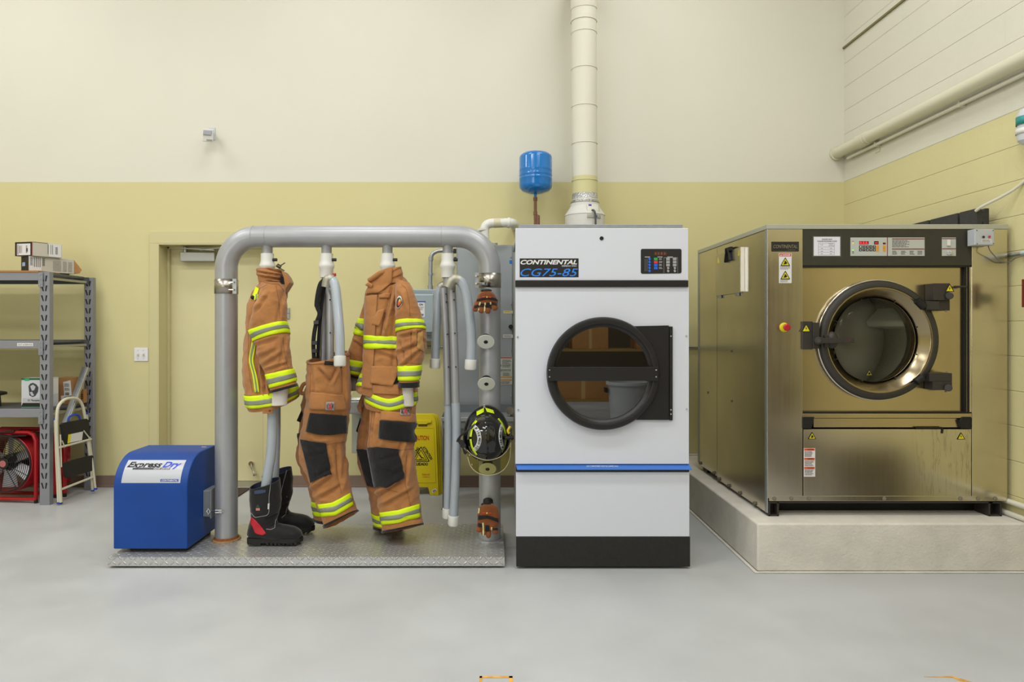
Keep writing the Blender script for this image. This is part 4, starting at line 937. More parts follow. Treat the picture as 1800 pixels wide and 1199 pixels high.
for X, ya, yb, sd in ((lx_, 491.5, 516.5, 1), (rx_, 481, 506, -1)):
    mb = MB(); mb.tube([(X, GY, ZZ(yb, GY)), (X, GY, ZZ(ya, GY))], rp+.002, 48, cap=False); c = finish('hose_clamp', mb, m_band, parent=gd, solid=.0012, soff=1)
    mb = MB(); xa = X+sd*(rp-.001); mb.box(min(xa, xa+sd*.024), max(xa, xa+sd*.024), GY-.075, GY-.065, ZZ(yb, GY)-.004, ZZ(ya, GY)-.001); 
    if sd < 0: mb.box(X-.06, X-.03, GY-.08, GY-.06, ZZ(yb-4, GY), ZZ(yb-8, GY))
    finish('clamp_lug', mb, m_galv, parent=c, bevel=.001)
    mb = MB()
    for y in (ya+6, yb-6): mb.cyl((xa+sd*.013-.004, GY-.084, ZZ(y, GY)), (xa+sd*.013, GY-.074, ZZ(y, GY)), .006, 8); mb.bar((xa-sd*.02, GY-.08, ZZ(y, GY)), (xa+sd*.013, GY-.08, ZZ(y, GY)), .005, .005)
    each('clamp_bolt', mb, m_chrome, parent=c)
m_pvc = mat('white pvc', '#dcdbd4')
for x in (470, 574, 681, 787):
    X = XX(x, GY); zf = lambda y: ZZ(y, GY)
    mb = MB(); mb.tube([(X, GY, zf(431)), (X, GY, zf(434)), (X, GY, zf(450))], [.036, .031, .031], 32); finish('drop_stub', mb, m_gp, parent=gd)
    finish('coupling', MB().lathe([(.031, zf(446)), (.0385, zf(446)), (.0385, zf(458)), (.0425, zf(463)), (.0475, zf(466)), (.0475, zf(470)), (.041, zf(473)), (.0405, zf(488)), (.03, zf(488))], (X, GY, 0), n=48), m_pvc, parent=gd)
    mb = MB(); mb.cyl((X+.036, GY-.01, zf(457)), (X+.062, GY-.01, zf(457)), .0095, 12); finish('set_knob', mb, m_black, parent=gd)
    if x in (574, 787): finish('lower_stub', MB().cyl((X, GY, zf(504)), (X, GY, zf(484)), .029, 32), m_gp, parent=gd)
mb = MB(); mb.cyl(W(584, 483.5, 4.13), W(590.5, 482.5, 4.13), .009, 12); finish('red_knob', mb, m_red, parent=gd)
# air hoses and leg tubes
m_flex = mat('grey reinforced hose', '#a1a9b0', rough=.25, spec=.6, coat=.3)
m_hh = mat('galvanised elbow', '#a29f90', rough=.4, metal=.6)
def woven(m):
    nt = m.node_tree; g = nt.nodes.new('ShaderNodeNewGeometry'); s = pos_xyz(nt)
    a = mth(nt, 'SINE', mth(nt, 'MULTIPLY', mth(nt, 'ADD', s[2], s[0]), 900)); b = mth(nt, 'SINE', mth(nt, 'MULTIPLY', mth(nt, 'SUBTRACT', s[2], s[0]), 900))
    bp = nt.nodes.new('ShaderNodeBump'); bp.inputs['Strength'].default_value = .14; bp.inputs['Distance'].default_value = .001
    nt.links.new(mth(nt, 'MULTIPLY', a, b), bp.inputs['Height']); nt.links.new(bp.outputs[0], nt.nodes['Principled BSDF'].inputs['Normal'])
woven(m_flex)
m_cap = mat('white pvc', '#dcdbd4')
def hose(pts, D, r, elbow, capw, capy, n=40, m=None, dy=None, ec=True):
    P = bez([W(x, y, D if dy is None else D+dy[i]) for i, (x, y) in enumerate(pts)], n); k = elbow
    h = finish('air_hose', MB().tube(P[k:], r, 24), m or m_flex, parent=gd, smooth=60)
    if elbow: finish('hose_elbow', MB().tube(P[:k+2], r+.0022, 24), m_hh, parent=h, smooth=60)
    if capy:
        e = P[-1]; d = (P[-1]-P[-3]).normalized()
        finish('end_cap', MB().tube([e-d*.04, e-d*.038, e+d*.012, e+d*.02], [r+.003, r+.0065, r+.0065, r+.001], 32), m_cap, parent=h, smooth=40)
    return h
# second drop: metal tubes into the trousers, one arm hose
for x, d in ((568.5, 0), (580.5, -.03)):
    mb = MB(); mb.tube([W(573 if x < 575 else 576, 500, GY), W(x, 520, GY+d), W(x, 640, GY+d)], .0235 if x > 570 else .02, 24); t = finish('leg_tube', mb, m_gp, parent=gd, smooth=60)
hose([(574, 505), (577, 492), (584, 493), (589.5, 506), (593.5, 545), (597, 590), (597.5, 638)], 4.07, .0285, 12, 0, 1, dy=[0, 0, 0, -.02, -.06, -.1, -.12])
mb = MB()
for x, y in ((580, 527), (580.5, 585)): mb.cyl(W(x, y, 4.112), W(x, y, 4.108), .0045, 10)
each('air_hole', mb, m_blk, parent=gd)
# fourth drop
hose([(788, 506), (795, 494), (803, 491), (813, 499), (820, 520), (826, 560), (828.5, 600), (827, 644)], 4.06, .0285, 13, 0, 1)
hose([(786, 508), (781, 502), (775, 505), (770.5, 520), (768, 560), (766, 600), (764.5, 642)], 4.2, .026, 13, 0, 1)
for (pts, D, r) in (([(780, 506), (784.5, 600), (787.5, 711)], 4.15, .0235), ([(794, 502), (798, 600), (801, 711)], 4.11, .0245)):
    finish('leg_tube', MB().tube(bez([W(x, y, D) for x, y in pts], 14), r, 24), m_gp, parent=gd, smooth=60)
hose([(787.5, 706), (788.5, 760), (788, 830), (786.5, 905)], 4.16, .0255, 0, 0, 1)
hose([(801, 708), (802.5, 760), (801, 830), (797, 918)], 4.11, .0265, 0, 0, 1)
mb = MB()
for x, y in ((784.2, 517), (784.8, 531), (786.6, 587.5), (788.6, 645)): mb.cyl(W(x, y, 4.128), W(x, y, 4.122), .0045, 10)
for x, y in ((797.6, 512.5), (798.2, 527), (799.6, 586), (801.3, 645)): mb.cyl(W(x, y, 4.088), W(x, y, 4.082), .0045, 10)
each('air_hole', mb, m_blk, parent=gd)
# hoses coming out of the short jacket down into the boots
hose([(487, 690), (487, 760), (485, 820), (483, 862)], 4.2, .021, 0, 0, 0)
hose([(479, 690), (478.5, 760), (476, 800), (471, 830), (466, 868)], 4.06, .029, 0, 0, 0)
# tubes inside the long coat and trousers
finish('leg_tube', MB().tube([W(681, 486, GY), W(683, 560, GY), W(690, 700, GY), W(693, 850, GY)], .024, 20), m_gp, parent=gd)
finish('leg_tube', MB().tube([W(470, 486, GY), W(475, 560, GY), W(483, 700, GY)], .024, 20), m_gp, parent=gd)
# glove and helmet ports on the right post
def port(x, y, D, tilt, r=.052):
    c = W(x, y, D); n = Vector((0, -math.cos(tilt), -math.sin(tilt)))
    d = finish('port_disc', MB().lathe([(0, .004), (r-.002, .004), (r, .002), (r-.002, -.0), (0, 0)], c, n, n=48), mat('port plastic', '#cfd0c6', rough=.45), parent=gd)
    finish('port_hole', MB().lathe([(0, .0052), (.0125, .0052), (.0125, .003)], c, n, n=24), m_blk, parent=d)
    mb = MB(); mb.cyl(c+Vector((0, .034, .014)), c+Vector((0, .085, .014)), r*.62, 32); finish('port_neck', mb, m_rub, parent=gd)
for x, y in ((854, 600.5), (855, 674.5), (857, 824)): port(x, y, 4.05, .62)
mb = MB(); mb.cyl(W(856, 540, 4.03), W(857, 520, 4.09), .03, 24); mb.cyl(W(857, 900, 4.03), W(858, 880, 4.09), .03, 24); mb.cyl(W(856, 765, 4.0), W(858, 765, 4.12), .035, 24); each('port_neck', mb, m_rub, parent=gd)
# blower housing
bx0, bx1 = -2.18, -1.755; fy, fz, ty, tz, by = 3.91, .432, 4.11, .613, 4.31
prof = [(fy, .085), (fy, fz)]+[(ty-(ty-fy)*math.cos(a), fz+(tz-fz)*math.sin(a)) for a in [PI/2*k/18 for k in range(1, 19)]]+[(by, tz), (by, .085)]
m_blue = mat('blue moulded plastic', '#0e4190', rough=.45, spec=.4, var=.08, vscale=5, bump=.15, bscale=140)
bh = finish('blower_housing', MB().prism([(bx0, y, z) for y, z in prof], (bx1-bx0, 0, 0)), m_blue, parent=gd, bevel=.007, smooth=30)
finish('blower_base', MB().box(bx0+.07, bx1-.02, fy+.05, by-.03, PZ1+.0005, .084), m_rub, parent=gd)
def bsurf(x, sarc, off):
    """arc length sarc up from the start of the curve"""
    a_, b_ = ty-fy, tz-fz; t = 0; acc = 0; N_ = 200; py_, pz_ = fy, fz
    if sarc < 0: return Vector((x, fy-off, fz+sarc))
    for k in range(1, N_+1):
        a = PI/2*k/N_; y = ty-a_*math.cos(a); z = fz+b_*math.sin(a); d = math.hypot(y-py_, z-pz_)
        if acc+d >= sarc: break
        acc += d; py_, pz_ = y, z
    n = Vector((0, -math.cos(a)/a_, math.sin(a)/b_)).normalized()
    return Vector((x, y, z))+n*off
lx0, lx1, ls0, ls1 = -2.135, -1.797, .03, .175
def lfn(off, x0=0, x1=1, v0=0, v1=1): return lambda u, v: bsurf(lx0+(lx1-lx0)*(x0+(x1-x0)*u), ls0+(ls1-ls0)*(v0+(v1-v0)*v), off)
def sheet(fn, nu=2, nv=14):
    mb = MB(); mb.add([fn(i/nu, j/nv) for j in range(nv+1) for i in range(nu+1)], [(j*(nu+1)+i, j*(nu+1)+i+1, (j+1)*(nu+1)+i+1, (j+1)*(nu+1)+i) for j in range(nv) for i in range(nu)]); return mb
finish('label_plate', sheet(lfn(.0012)), mat('silver label', '#b9bcc2', rough=.3, spec=.6), parent=bh)
mb = MB(); text_on(mb, 'Express', lfn(.002, .03, .62, .55, .9), shear=.35, bold=.03); finish('black_lettering', mb, m_blk, parent=bh)
mb = MB(); text_on(mb, 'Dry', lfn(.002, .635, .955, .55, .9), shear=.35, bold=.035); finish('blue_lettering', mb, mat('label blue', '#1a3fd0', rough=.4), parent=bh)
finish('black_bar', sheet(lfn(.0018, .14, .78, .53, .62), 2, 3), mat('grey gradient bar', '#3c3d3f', rough=.4), parent=bh)
mb = MB(); text_on(mb, 'GEAR DRYER', lfn(.0024, .5, .77, .545, .605), shear=.3, bold=.02); finish('white_lettering', mb, m_lab, parent=bh)
finish('logo_tag', sheet(lfn(.0018, .66, .965, .055, .15), 2, 3), mat('label navy', '#27409a', rough=.4), parent=bh)
mb = MB(); text_on(mb, 'CONTINENTAL', lfn(.0024, .68, .95, .07, .135), shear=.3, bold=.02); finish('white_lettering', mb, m_lab, parent=bh)
mb = MB(); mb.obox((bx1-.04, 4.23, tz+.001), (.014, 0, 0), (0, .006, 0), (0, 0, .001)); finish('small_sticker', mb, mat('tan sticker', '#c5b995', rough=.5), parent=bh)
mb = MB(); mb.box(bx1-.002, bx1+.05, 4.12, 4.26, .21, .37); jb = finish('junction_box', mb, mat('grey junction box', '#8f9395', rough=.45, metal=.3), parent=gd, bevel=.006)
mb = MB(); mb.box(bx1+.044, bx1+.052, 4.112, 4.268, .202, .378); finish('box_lid', mb, mat('grey junction box', '#8f9395'), parent=jb, bevel=.003)
mb = MB(); mb.tube([W(367, 899, 4.1), W(376, 899, 4.09), W(394, 899, 4.09)], .004, 8); mb.bpx(378, 896, 390, 902, 4.09, 4.1); mb.tube([W(363, 899, 4.09), W(366, 894, 4.09), W(369, 899, 4.09), W(366, 904, 4.09), W(363, 899, 4.09)], .003, 6); finish('latch', mb, m_chrome, parent=jb)

# ------------------------------------------------------------------ cloth materials
def cloth(name, col, bump=.5, var=.12, rough=.9, wr=1):
    m = mat(name, col, rough=rough, spec=.2, var=var, vscale=9, sheen=.25)
    nt = m.node_tree; N = nt.nodes; L = nt.links; b = N['Principled BSDF']; g = N.new('ShaderNodeNewGeometry')
    w = N.new('ShaderNodeTexNoise'); w.inputs['Scale'].default_value = 420; w.inputs['Detail'].default_value = 2; L.new(g.outputs['Position'], w.inputs['Vector'])
    w2 = N.new('ShaderNodeTexNoise'); w2.inputs['Scale'].default_value = 22; w2.inputs['Detail'].default_value = 4; w2.inputs['Distortion'].default_value = 1.2; L.new(g.outputs['Position'], w2.inputs['Vector'])
    b1 = N.new('ShaderNodeBump'); b1.inputs['Strength'].default_value = .3; b1.inputs['Distance'].default_value = .001; L.new(w.outputs['Fac'], b1.inputs['Height'])
    b2 = N.new('ShaderNodeBump'); b2.inputs['Strength'].default_value = bump; b2.inputs['Distance'].default_value = .012; L.new(w2.outputs['Fac'], b2.inputs['Height']); L.new(b1.outputs[0], b2.inputs['Normal'])
    L.new(b2.outputs[0], b.inputs['Normal']); return m
m_tan = cloth('tan turnout cloth', '#a87344', bump=.35)
m_tan2 = cloth('worn light tan cloth', '#b78a4e')
m_blc = cloth('black reinforced cloth', '#1f1e1e', bump=.4)
m_lime = mat('fluorescent lime tape', '#d6f012', rough=.55, spec=.3, bump=.3, bscale=400)
m_refl = mat('silver reflective tape', '#868a80', rough=.45, metal=.2, bump=.3, bscale=300)
m_stitch = mat('brown stitching', '#7d5230', rough=.9)
m_knit = cloth('cream knit wristlet', '#cfc9c0', bump=.2)
m_knitg = cloth('grey knit wristlet', '#9b9284', bump=.2)
m_webs = mat('black webbing', '#161616', rough=.8, bump=.6, bscale=500)
def stripe(parent, T, t0, t1, tf=None, a0=0, a1=2*PI, off=.0045):
    b = finish('reflective_stripe', T.band(MB(), t0, t1, off, a0, a1, tf=tf), m_lime, parent=parent, solid=.002, soff=0, smooth=80)
    d = (t1-t0)*.33
    finish('silver_band', T.band(MB(), t0+d, t1-d, off+.0018, a0, a1, nt=4, tf=tf), m_refl, parent=b, solid=.0015, soff=0, smooth=80)
    return b
def pstripe(parent, bv, top, bot, nu=30, off=.0045):
    b = finish('reflective_stripe', patch(MB(), bv, top, bot, off, nu, 6), m_lime, parent=parent, solid=.002, soff=0, smooth=80)
    A = resample(top, nu); B = resample(bot, nu)
    lp = lambda f: [(ax+(bx-ax)*f, ay+(by-ay)*f) for (ax, ay), (bx, by) in zip(A, B)]
    finish('silver_band', patch(MB(), bv, lp(.34), lp(.66), off+.002, nu, 3), m_refl, parent=b, solid=.0015, soff=0, smooth=80)
    return b
def pflap(nm, parent, bv, top, bot, off=.006, m=None, th=.005, nu=14, nv=10, label=None, sm=2):
    return finish(nm, patch(MB(), bv, top, bot, off, nu, nv, sm), m or m_tan, parent=parent, solid=th, soff=0, smooth=60, label=label)
def seam(parent, bv, lst, r=.0009, off=.0008, m=None):
    for pts in lst: finish('stitching', cord(MB(), bv, pts, r, off), m or m_stitch, parent=parent)

# ---- short jacket
j1 = thing('turnout_jacket', 'short brown fire jacket hanging sideways on the left end of the rack', 'jacket', W(478, 700, GY))
TB = Tube([(457, 497, 501, 497, .07), (453, 502, 504, 500, .085), (447, 515, 501, 515, .11), (440, 540, 498, 540, .13), (436, 575, 498, 575, .14), (432.5, 615, 500, 615, .15), (431.5, 652, 506, 650, .16), (435, 682, 515, 672, .17, 4), (438.5, 704, 522, 692, .175, 8), (443, 714, 522, 699, .172, 10)], GY, seed=1, wr=.005, cr=[(461, 600, 466, 690, 4, 12), (470, 660, 478, 695, 3.5, 9), (446, 560, 440, 620, 4, 7), (452, 640, 458, 690, 3, 6), (455, 505, 448, 560, 4, 8)])
TC = Tube([(454, 472, 495, 474, .062), (453, 480, 497, 480, .066), (455, 489, 498, 491, .068), (457, 500, 499, 502, .07)], GY, seed=2, wr=.004, cr=[(455, 478, 490, 484, 2, 6), (458, 486, 494, 492, 2.4, 8), (470, 473, 496, 480, 2, 5), (470, 494, 500, 499, 2, 6)])
TS = Tube([(466, 500, 498, 500, .045), (457, 518, 499, 520, .068), (447, 550, 502, 545, .078), (442, 582, 503, 565, .078, -3), (449.5, 603, 506.5, 587, .076, -3), (456, 630, 509.5, 625, .072), (468, 658, 513, 648, .068), (476, 682, 519, 670, .066), (479.5, 690, 521, 679, .064)], GY-.17, seed=3, wr=.005, cr=[(450, 607, 484, 596, 4, 6), (457, 628, 482, 616, 4, 6), (466, 642, 496, 622, 4, 7), (470, 650, 500, 640, 3, 7), (500, 600, 492, 640, 4, 6), (452, 545, 470, 520, 4, 6), (497, 520, 488, 560, 4, 5)])
tb = finish('jacket_body', TB.mesh(MB()), m_tan, parent=j1, solid=.005, smooth=80)
finish('collar', TC.mesh(MB(), 20), m_tan, parent=j1, solid=.009, smooth=80)
finish('sleeve', TS.mesh(MB()), m_tan, parent=j1, solid=.005, smooth=80)
bvS = [TS.bvh()]; bvB = [TB.bvh()]; bvC = [TC.bvh()]; bvA = bvS+bvB+bvC
finish('collar_flap', MB().ppx([(494, 476), (499, 479), (505, 487), (509.5, 497), (504, 506), (499, 514), (496.5, 511), (500, 500), (498, 488)], GY-.075, .09), m_tan, parent=j1, bevel=.006)
finish('collar_lining', MB().ppx([(493, 484), (498.5, 487), (500.5, 498), (497, 512), (492, 516), (491, 500)], GY-.06, .06), m_blc, parent=j1, bevel=.004)
stripe(j1, TS, 3.02, 3.95); stripe(j1, TS, 6.0, 7.0)
finish('cuff', TS.band(MB(), 7.35, 8.0, .004), m_blc, parent=j1, solid=.004, smooth=80)
TW = Tube([(482, 680, 506, 678, .035), (480.5, 695, 505, 694, .036), (479.5, 713, 503.5, 712, .034)], GY-.17, seed=5, wr=.002)
finish('wristlet', TW.mesh(MB(), 16, 32), m_knit, parent=j1, solid=.003, smooth=80)
stripe(j1, TB, 7.3, 8.25, a0=0, a1=2*PI)
bw = [(448, 594), (441, 634), (448, 662), (452, 690)]
pstripe(j1, bvB, [(x-3.2, y) for x, y in bw], [(x+3.8, y) for x, y in bw], nu=20)
pstripe(j1, bvB, [(448, 518), (447.5, 528)], [(455, 518), (453, 528)], nu=6)
mb = MB(); patch(mb, bvB, [(450, 505), (444, 524)], [(456, 508), (449, 527)], .006, 8, 5); tg = finish('lime_tab', mb, m_lime, parent=j1, solid=.004)
finish('tab_end', MB().ell(hit(bvB, 446, 524, .01), .011, .008, .012), m_rub, parent=j1)
mb = MB(); mb.obox(W(470.5, 722, GY-.17), (8.5/s4, 0, 0), (0, .004, 0), (0, 0, 5/s4)); st = finish('snap_tab', mb, m_tan, parent=j1, bevel=.003)
finish('snap', MB().cyl(W(474, 722, GY-.18), W(474, 722, GY-.172), .006, 14), m_chrome, parent=st)
seam(j1, bvS, [[(485, 502), (490, 530), (492, 560)], [(497, 592), (500, 620), (507, 650)], [(473, 660), (486, 652), (510, 645)]])
seam(j1, bvA, [[(456, 494), (475, 499), (490, 500), (500, 512)], [(455, 478), (475, 484), (496, 487)], [(450, 515), (455, 508), (470, 500)], [(437, 580), (436, 640), (444, 690)], [(458, 640), (456, 690)]])
mb = MB(); mb.cyl(W(487, 466, GY-.06), W(493, 470, GY-.06), .012, 16); mb.bar(W(490, 469, GY-.06), W(501, 462, GY-.06), .008, .006); mb.bar(W(490, 470, GY-.05), W(500, 476, GY-.05), .008, .006); finish('hang_hook', mb, mat('dark metal', '#4d4a45', rough=.35, metal=.8), parent=j1, bevel=.001)

# ---- long coat
j2 = thing('turnout_coat', 'brown fire coat with shoulder patch hanging over the matching trousers', 'coat', W(684, 700, GY))
TB = Tube([(664, 493, 706, 486, .06), (652, 500, 712, 492, .08), (645, 515, 716, 502, .10), (643.5, 535, 721, 530, .125), (643, 560, 722, 555, .135), (642, 595, 724, 595, .145), (640.5, 628, 726, 628, .15), (636, 655, 729, 653, .16), (630, 676, 732, 676, .17, 3), (630, 684, 733, 693, .17, 7)], GY+.02, seed=11, wr=.0055, cr=[(690, 505, 668, 590, 4, 10), (700, 510, 690, 590, 4, 7), (650, 505, 690, 498, 3, 9), (648, 514, 668, 518, 3, 8), (640, 610, 636, 660, 3.5, 9), (664, 620, 700, 632, 4, 7), (693, 610, 690, 650, 3.5, 6)])
TC = Tube([(670, 478, 704, 469, .05), (664, 484, 706, 478, .062), (655, 493, 707, 489, .07), (650, 502, 708, 497, .075)], GY, seed=12, wr=.004, cr=[(660, 494, 700, 474, 2.4, 3), (675, 497, 706, 484, 2.4, 3)])
TK = Tube([(646, 672, 732, 672, .165), (643, 695, 733, 690, .172, 4), (642, 704, 733, 702, .172, 8), (644, 710, 733, 709, .17, 9)], GY+.01, seed=17, wr=.004)
TR = Tube([(700, 491, 717, 497, .04), (697, 510, 724, 514, .07), (697.5, 540, 734, 540, .082), (698, 565, 741, 563, .084), (699, 585, 746.5, 580, .082), (700.5, 612, 748, 607, .078), (702, 640, 741, 638, .074), (702, 668, 736, 667, .07), (702, 680, 735, 680, .066)], GY-.12, seed=13, wr=.005, cr=[(706, 592, 738, 584, 3.5, 8), (703, 620, 735, 604, 4, 9), (712, 640, 740, 615, 4, 9), (704, 605, 712, 635, 3.5, 6), (702, 520, 716, 555, 4, 6), (724, 585, 745, 600, 3, 6)])
TL = Tube([(644, 520, 665, 515, .05), (640, 540, 662, 538, .06), (632, 562, 655, 565, .066), (624, 590, 650, 596, .066), (613, 628, 643, 634, .066), (612, 650, 638, 656, .062), (614, 658, 633, 666, .056)], GY+.11, seed=14, wr=.005, cr=[(628, 575, 645, 590, 3, 7), (622, 600, 640, 612, 3, 7)])
finish('coat_body', TB.mesh(MB()), m_tan, parent=j2, solid=.005, smooth=80)
finish('collar', TC.mesh(MB(), 24), m_tan, parent=j2, solid=.01, smooth=80)
finish('coat_skirt', TK.mesh(MB(), 20), m_tan, parent=j2, solid=.005, smooth=80)
finish('sleeve', TR.mesh(MB()), m_tan, parent=j2, solid=.005, smooth=80)
finish('sleeve', TL.mesh(MB()), m_tan, parent=j2, solid=.005, smooth=80)
bB = [TB.bvh()]; bR = [TR.bvh()]; bL = [TL.bvh()]; bC = [TC.bvh()]; bK = [TK.bvh()]
stripe(j2, TR, 3.0, 3.95, tf=lambda a: -.18*max(0, math.sin(a))); stripe(j2, TR, 6.1, 7.0); stripe(j2, TL, 1.9, 2.9); stripe(j2, TL, 4.05, 5.25)
finish('cuff', TR.band(MB(), 7.2, 8, .004), m_blc, parent=j2, solid=.005, smooth=80); finish('cuff', TL.band(MB(), 5.5, 6, .004), m_blc, parent=j2, solid=.005, smooth=80)
TW = Tube([(707, 668, 727, 668, .034), (706, 690, 726.5, 690, .034), (705, 713, 727, 714, .032)], GY-.12, seed=15, wr=.002)
w = finish('wristlet', TW.mesh(MB(), 16, 32), m_knit, parent=j2, solid=.003, smooth=80)
finish('thumb_hole', MB().ell(hit([TW.bvh()], 707.5, 696, .0), .004, .004, .012), m_blc, parent=w)
TW = Tube([(615, 655, 632, 660, .03), (614, 672, 632, 676, .034), (618, 687, 632, 686, .03)], GY+.11, seed=16, wr=.003)
finish('wristlet', TW.mesh(MB(), 16, 32), m_knitg, parent=j2, solid=.003, smooth=80)
pstripe(j2, bB, [(642.5, 590), (701, 591.5)], [(642, 612), (703, 613.5)], nu=24, off=.0135)
pstripe(j2, bB+bK, [(628, 659), (641, 656)], [(626, 678), (640, 679)], nu=8)
pstripe(j2, bK, [(643, 686), (652, 691), (668, 698), (684, 702), (697, 699), (710, 693), (732, 689)], [(643, 707), (652, 712), (668, 719), (684, 722.5), (697, 720), (710, 716), (733, 712)], nu=30, off=.007)
pflap('storm_flap', j2, bB, [(644, 521), (664, 520)], [(638, 682), (655, 684)], off=.008, nu=8, nv=40)
pflap('storm_collar', j2, bC+bB, [(655, 489), (672, 478), (690, 470)], [(644, 518), (664, 517), (688, 500)], off=.012, nu=20, nv=16, m=m_tan, sm=10)
pflap('chest_pocket', j2, bB, [(664, 547), (675.5, 543)], [(655.5, 571), (667, 573)], off=.010, nu=8, nv=8)
mb = MB(); patch(mb, bB, [(675, 548), (678, 549)], [(665, 600), (668, 600)], .004, 3, 20); finish('radio_strap', mb, m_stitch, parent=j2, solid=.003)
pflap('chest_strap', j2, bB, [(666, 516), (686, 515.5)], [(667, 525), (683, 524)], off=.008, nu=10, nv=4)
pflap('pocket_flap', j2, bB+bK, [(656, 643.5), (702, 645)], [(653, 674), (690, 678.5)], off=.014, nu=18, nv=8)
pflap('cargo_pocket', j2, bK+bB, [(655, 677), (700, 677)], [(656, 692), (702, 694)], off=.006, nu=18, nv=8)
pflap('pocket_gusset', j2, bB+bK, [(694, 661), (704, 655)], [(690, 676), (703, 671)], off=.006, nu=6, nv=6, m=m_blc, th=.003)
mb = MB(); pts = [(702.5, 519.5), (706, 521), (708, 526), (707, 534), (703, 541.5), (700, 543), (698, 540), (697.5, 531), (699, 524)]
def polypatch(bv, pts, off): 
    c = (sum(p[0] for p in pts)/len(pts), sum(p[1] for p in pts)/len(pts)); b = MB(); n = len(pts)
    b.add([hit(bv, *c, off)]+[hit(bv, (c[0]+x)/2, (c[1]+y)/2, off) for x, y in pts]+[hit(bv, x, y, off) for x, y in pts], [(0, 1+i, 1+(i+1) % n) for i in range(n)]+[(1+i, 1+n+i, 1+n+(i+1) % n, 1+(i+1) % n) for i in range(n)]); return b
em = finish('shoulder_patch', polypatch(bR, pts, .005), mat('patch white', '#cfc9be', rough=.6), parent=j2, solid=.002, soff=0)
sc_ = lambda k: [(703+(x-703)*k, 531.5+(y-531.5)*k) for x, y in pts]
finish('patch_field', polypatch(bR, sc_(.82), .0068), mat('patch dark', '#2b2a33', rough=.6), parent=em, solid=.001, soff=0)
finish('patch_emblem', polypatch(bR, [(x, y+1.5) for x, y in sc_(.48)], .0082), mat('patch orange', '#c8542a', rough=.6), parent=em, solid=.001, soff=0)
finish('patch_emblem', polypatch(bR, [(x+.6, y-2) for x, y in sc_(.26)], .0092), mat('patch yellow', '#c9b23c', rough=.6), parent=em, solid=.001, soff=0)
pflap('elbow_patch', j2, bR, [(734, 585), (742, 582)], [(733, 612), (744, 618)], m=m_tan2, off=.005, nu=8, nv=10, th=.003, label='lighter worn elbow patch')
pflap('sleeve_pocket', j2, bR, [(724, 580), (733, 578)], [(724, 604), (732, 608)], off=.005, nu=6, nv=8)
seam(j2, bR, [[(706, 500), (714, 508), (719, 530), (721, 556)], [(722, 585), (722, 610), (724, 640)], [(703, 640), (720, 638), (739, 640)]])
seam(j2, bB, [[(699, 497), (697, 520), (697, 560), (698, 590)], [(657, 643), (680, 644), (702, 645)], [(690, 505), (684, 540), (672, 590)], [(655, 615), (656, 683)]])
finish('collar_tab', MB().tube([W(643, 501, GY-.07), W(648, 499.5, GY-.08), W(654, 503, GY-.085)], [.006, .014, .012], 12, squash=.5), m_tan, parent=j2)
finish('collar_roll', MB().tube(bez([W(649, 493, GY-.06), W(658, 487, GY-.08), W(668, 480, GY-.075), W(676, 478, GY-.06)], 14), [.015]*15, 12), m_tan, parent=j2)

# ---- trousers
def knee(parent, bv, top, bot, **k): return pflap('knee_pad', parent, bv, top, bot, m=m_blc, off=.011, nu=26, nv=24, **k)
t3 = thing('turnout_trousers', 'brown fire trousers with black knee pads hanging under the long coat', 'trousers', W(705, 935, GY))
TN = Tube([(656, 690, 729, 690, .09, 0, .03), (655.5, 705, 729.5, 705, .1, 0, .02), (652.5, 735, 727.5, 735, .12), (651, 750, 727, 745, .12), (648, 785, 726, 782, .115), (651, 815, 729, 815, .11), (660, 850, 733, 850, .1), (666, 885, 737, 880, .1), (670, 911, 740, 903, .1, -3), (673, 938, 743, 922, .1, -9)], GY-.05, seed=21, wr=.006, cr=[(664, 872, 706, 845, 4, 12), (676, 888, 722, 862, 4, 9), (668, 806, 697, 799, 2.6, 9), (682, 836, 706, 824, 2.6, 9), (672, 820, 694, 828, 2.6, 7), (712, 760, 700, 800, 4, 8), (718, 800, 710, 850, 4, 7), (658, 722, 652, 780, 4, 9), (690, 915, 735, 912, 3, 5), (676, 730, 665, 780, 4, 6)])
TF = Tube([(641, 690, 690, 690, .1), (639, 712, 690, 712, .1), (632, 750, 688, 750, .1), (628.5, 788, 684, 788, .1), (632, 820, 686, 820, .095), (646, 855, 700, 855, .09), (653, 885, 705, 885, .09), (657, 910, 708, 912, .09), (658.5, 929, 710, 930, .09, -3)], GY+.14, seed=22, wr=.006, cr=[(650, 720, 640, 780, 4, 10), (636, 740, 650, 770, 4, 7)])
finish('trouser_leg', TN.mesh(MB()), m_tan, parent=t3, solid=.006, smooth=80); finish('trouser_leg', TF.mesh(MB()), m_tan, parent=t3, solid=.006, smooth=80)
bN = [TN.bvh()]; bF = [TF.bvh()]
pstripe(t3, bN, [(667.5, 901), (700, 896.5), (736.8, 885.5)], [(671.5, 922.5), (703, 919), (738, 908)], nu=30)
stripe(t3, TF, 6.55, 7.5)
finish('hem_binding', TN.band(MB(), TN.m-.24, TN.m, .005), m_blc, parent=t3, solid=.005, smooth=80); finish('hem_binding', TF.band(MB(), 7.66, 8, .005), m_blc, parent=t3, solid=.005, smooth=80)
knee(t3, bN, [(647.5, 787), (665, 785), (701, 789)], [(660.5, 856.5), (680, 856), (710, 838)])
knee(t3, bF, [(629, 789), (648, 790)], [(647, 853), (660, 856)])
pflap('thigh_pocket', t3, bN, [(669, 739), (730, 744)], [(666, 770), (690, 774), (721, 777.5), (735, 776)], m=m_blc, off=.012, nu=20)
pflap('pocket_flap', t3, bN, [(671, 722), (728, 728)], [(670, 739), (729.5, 743)], off=.009, nu=18, nv=6)
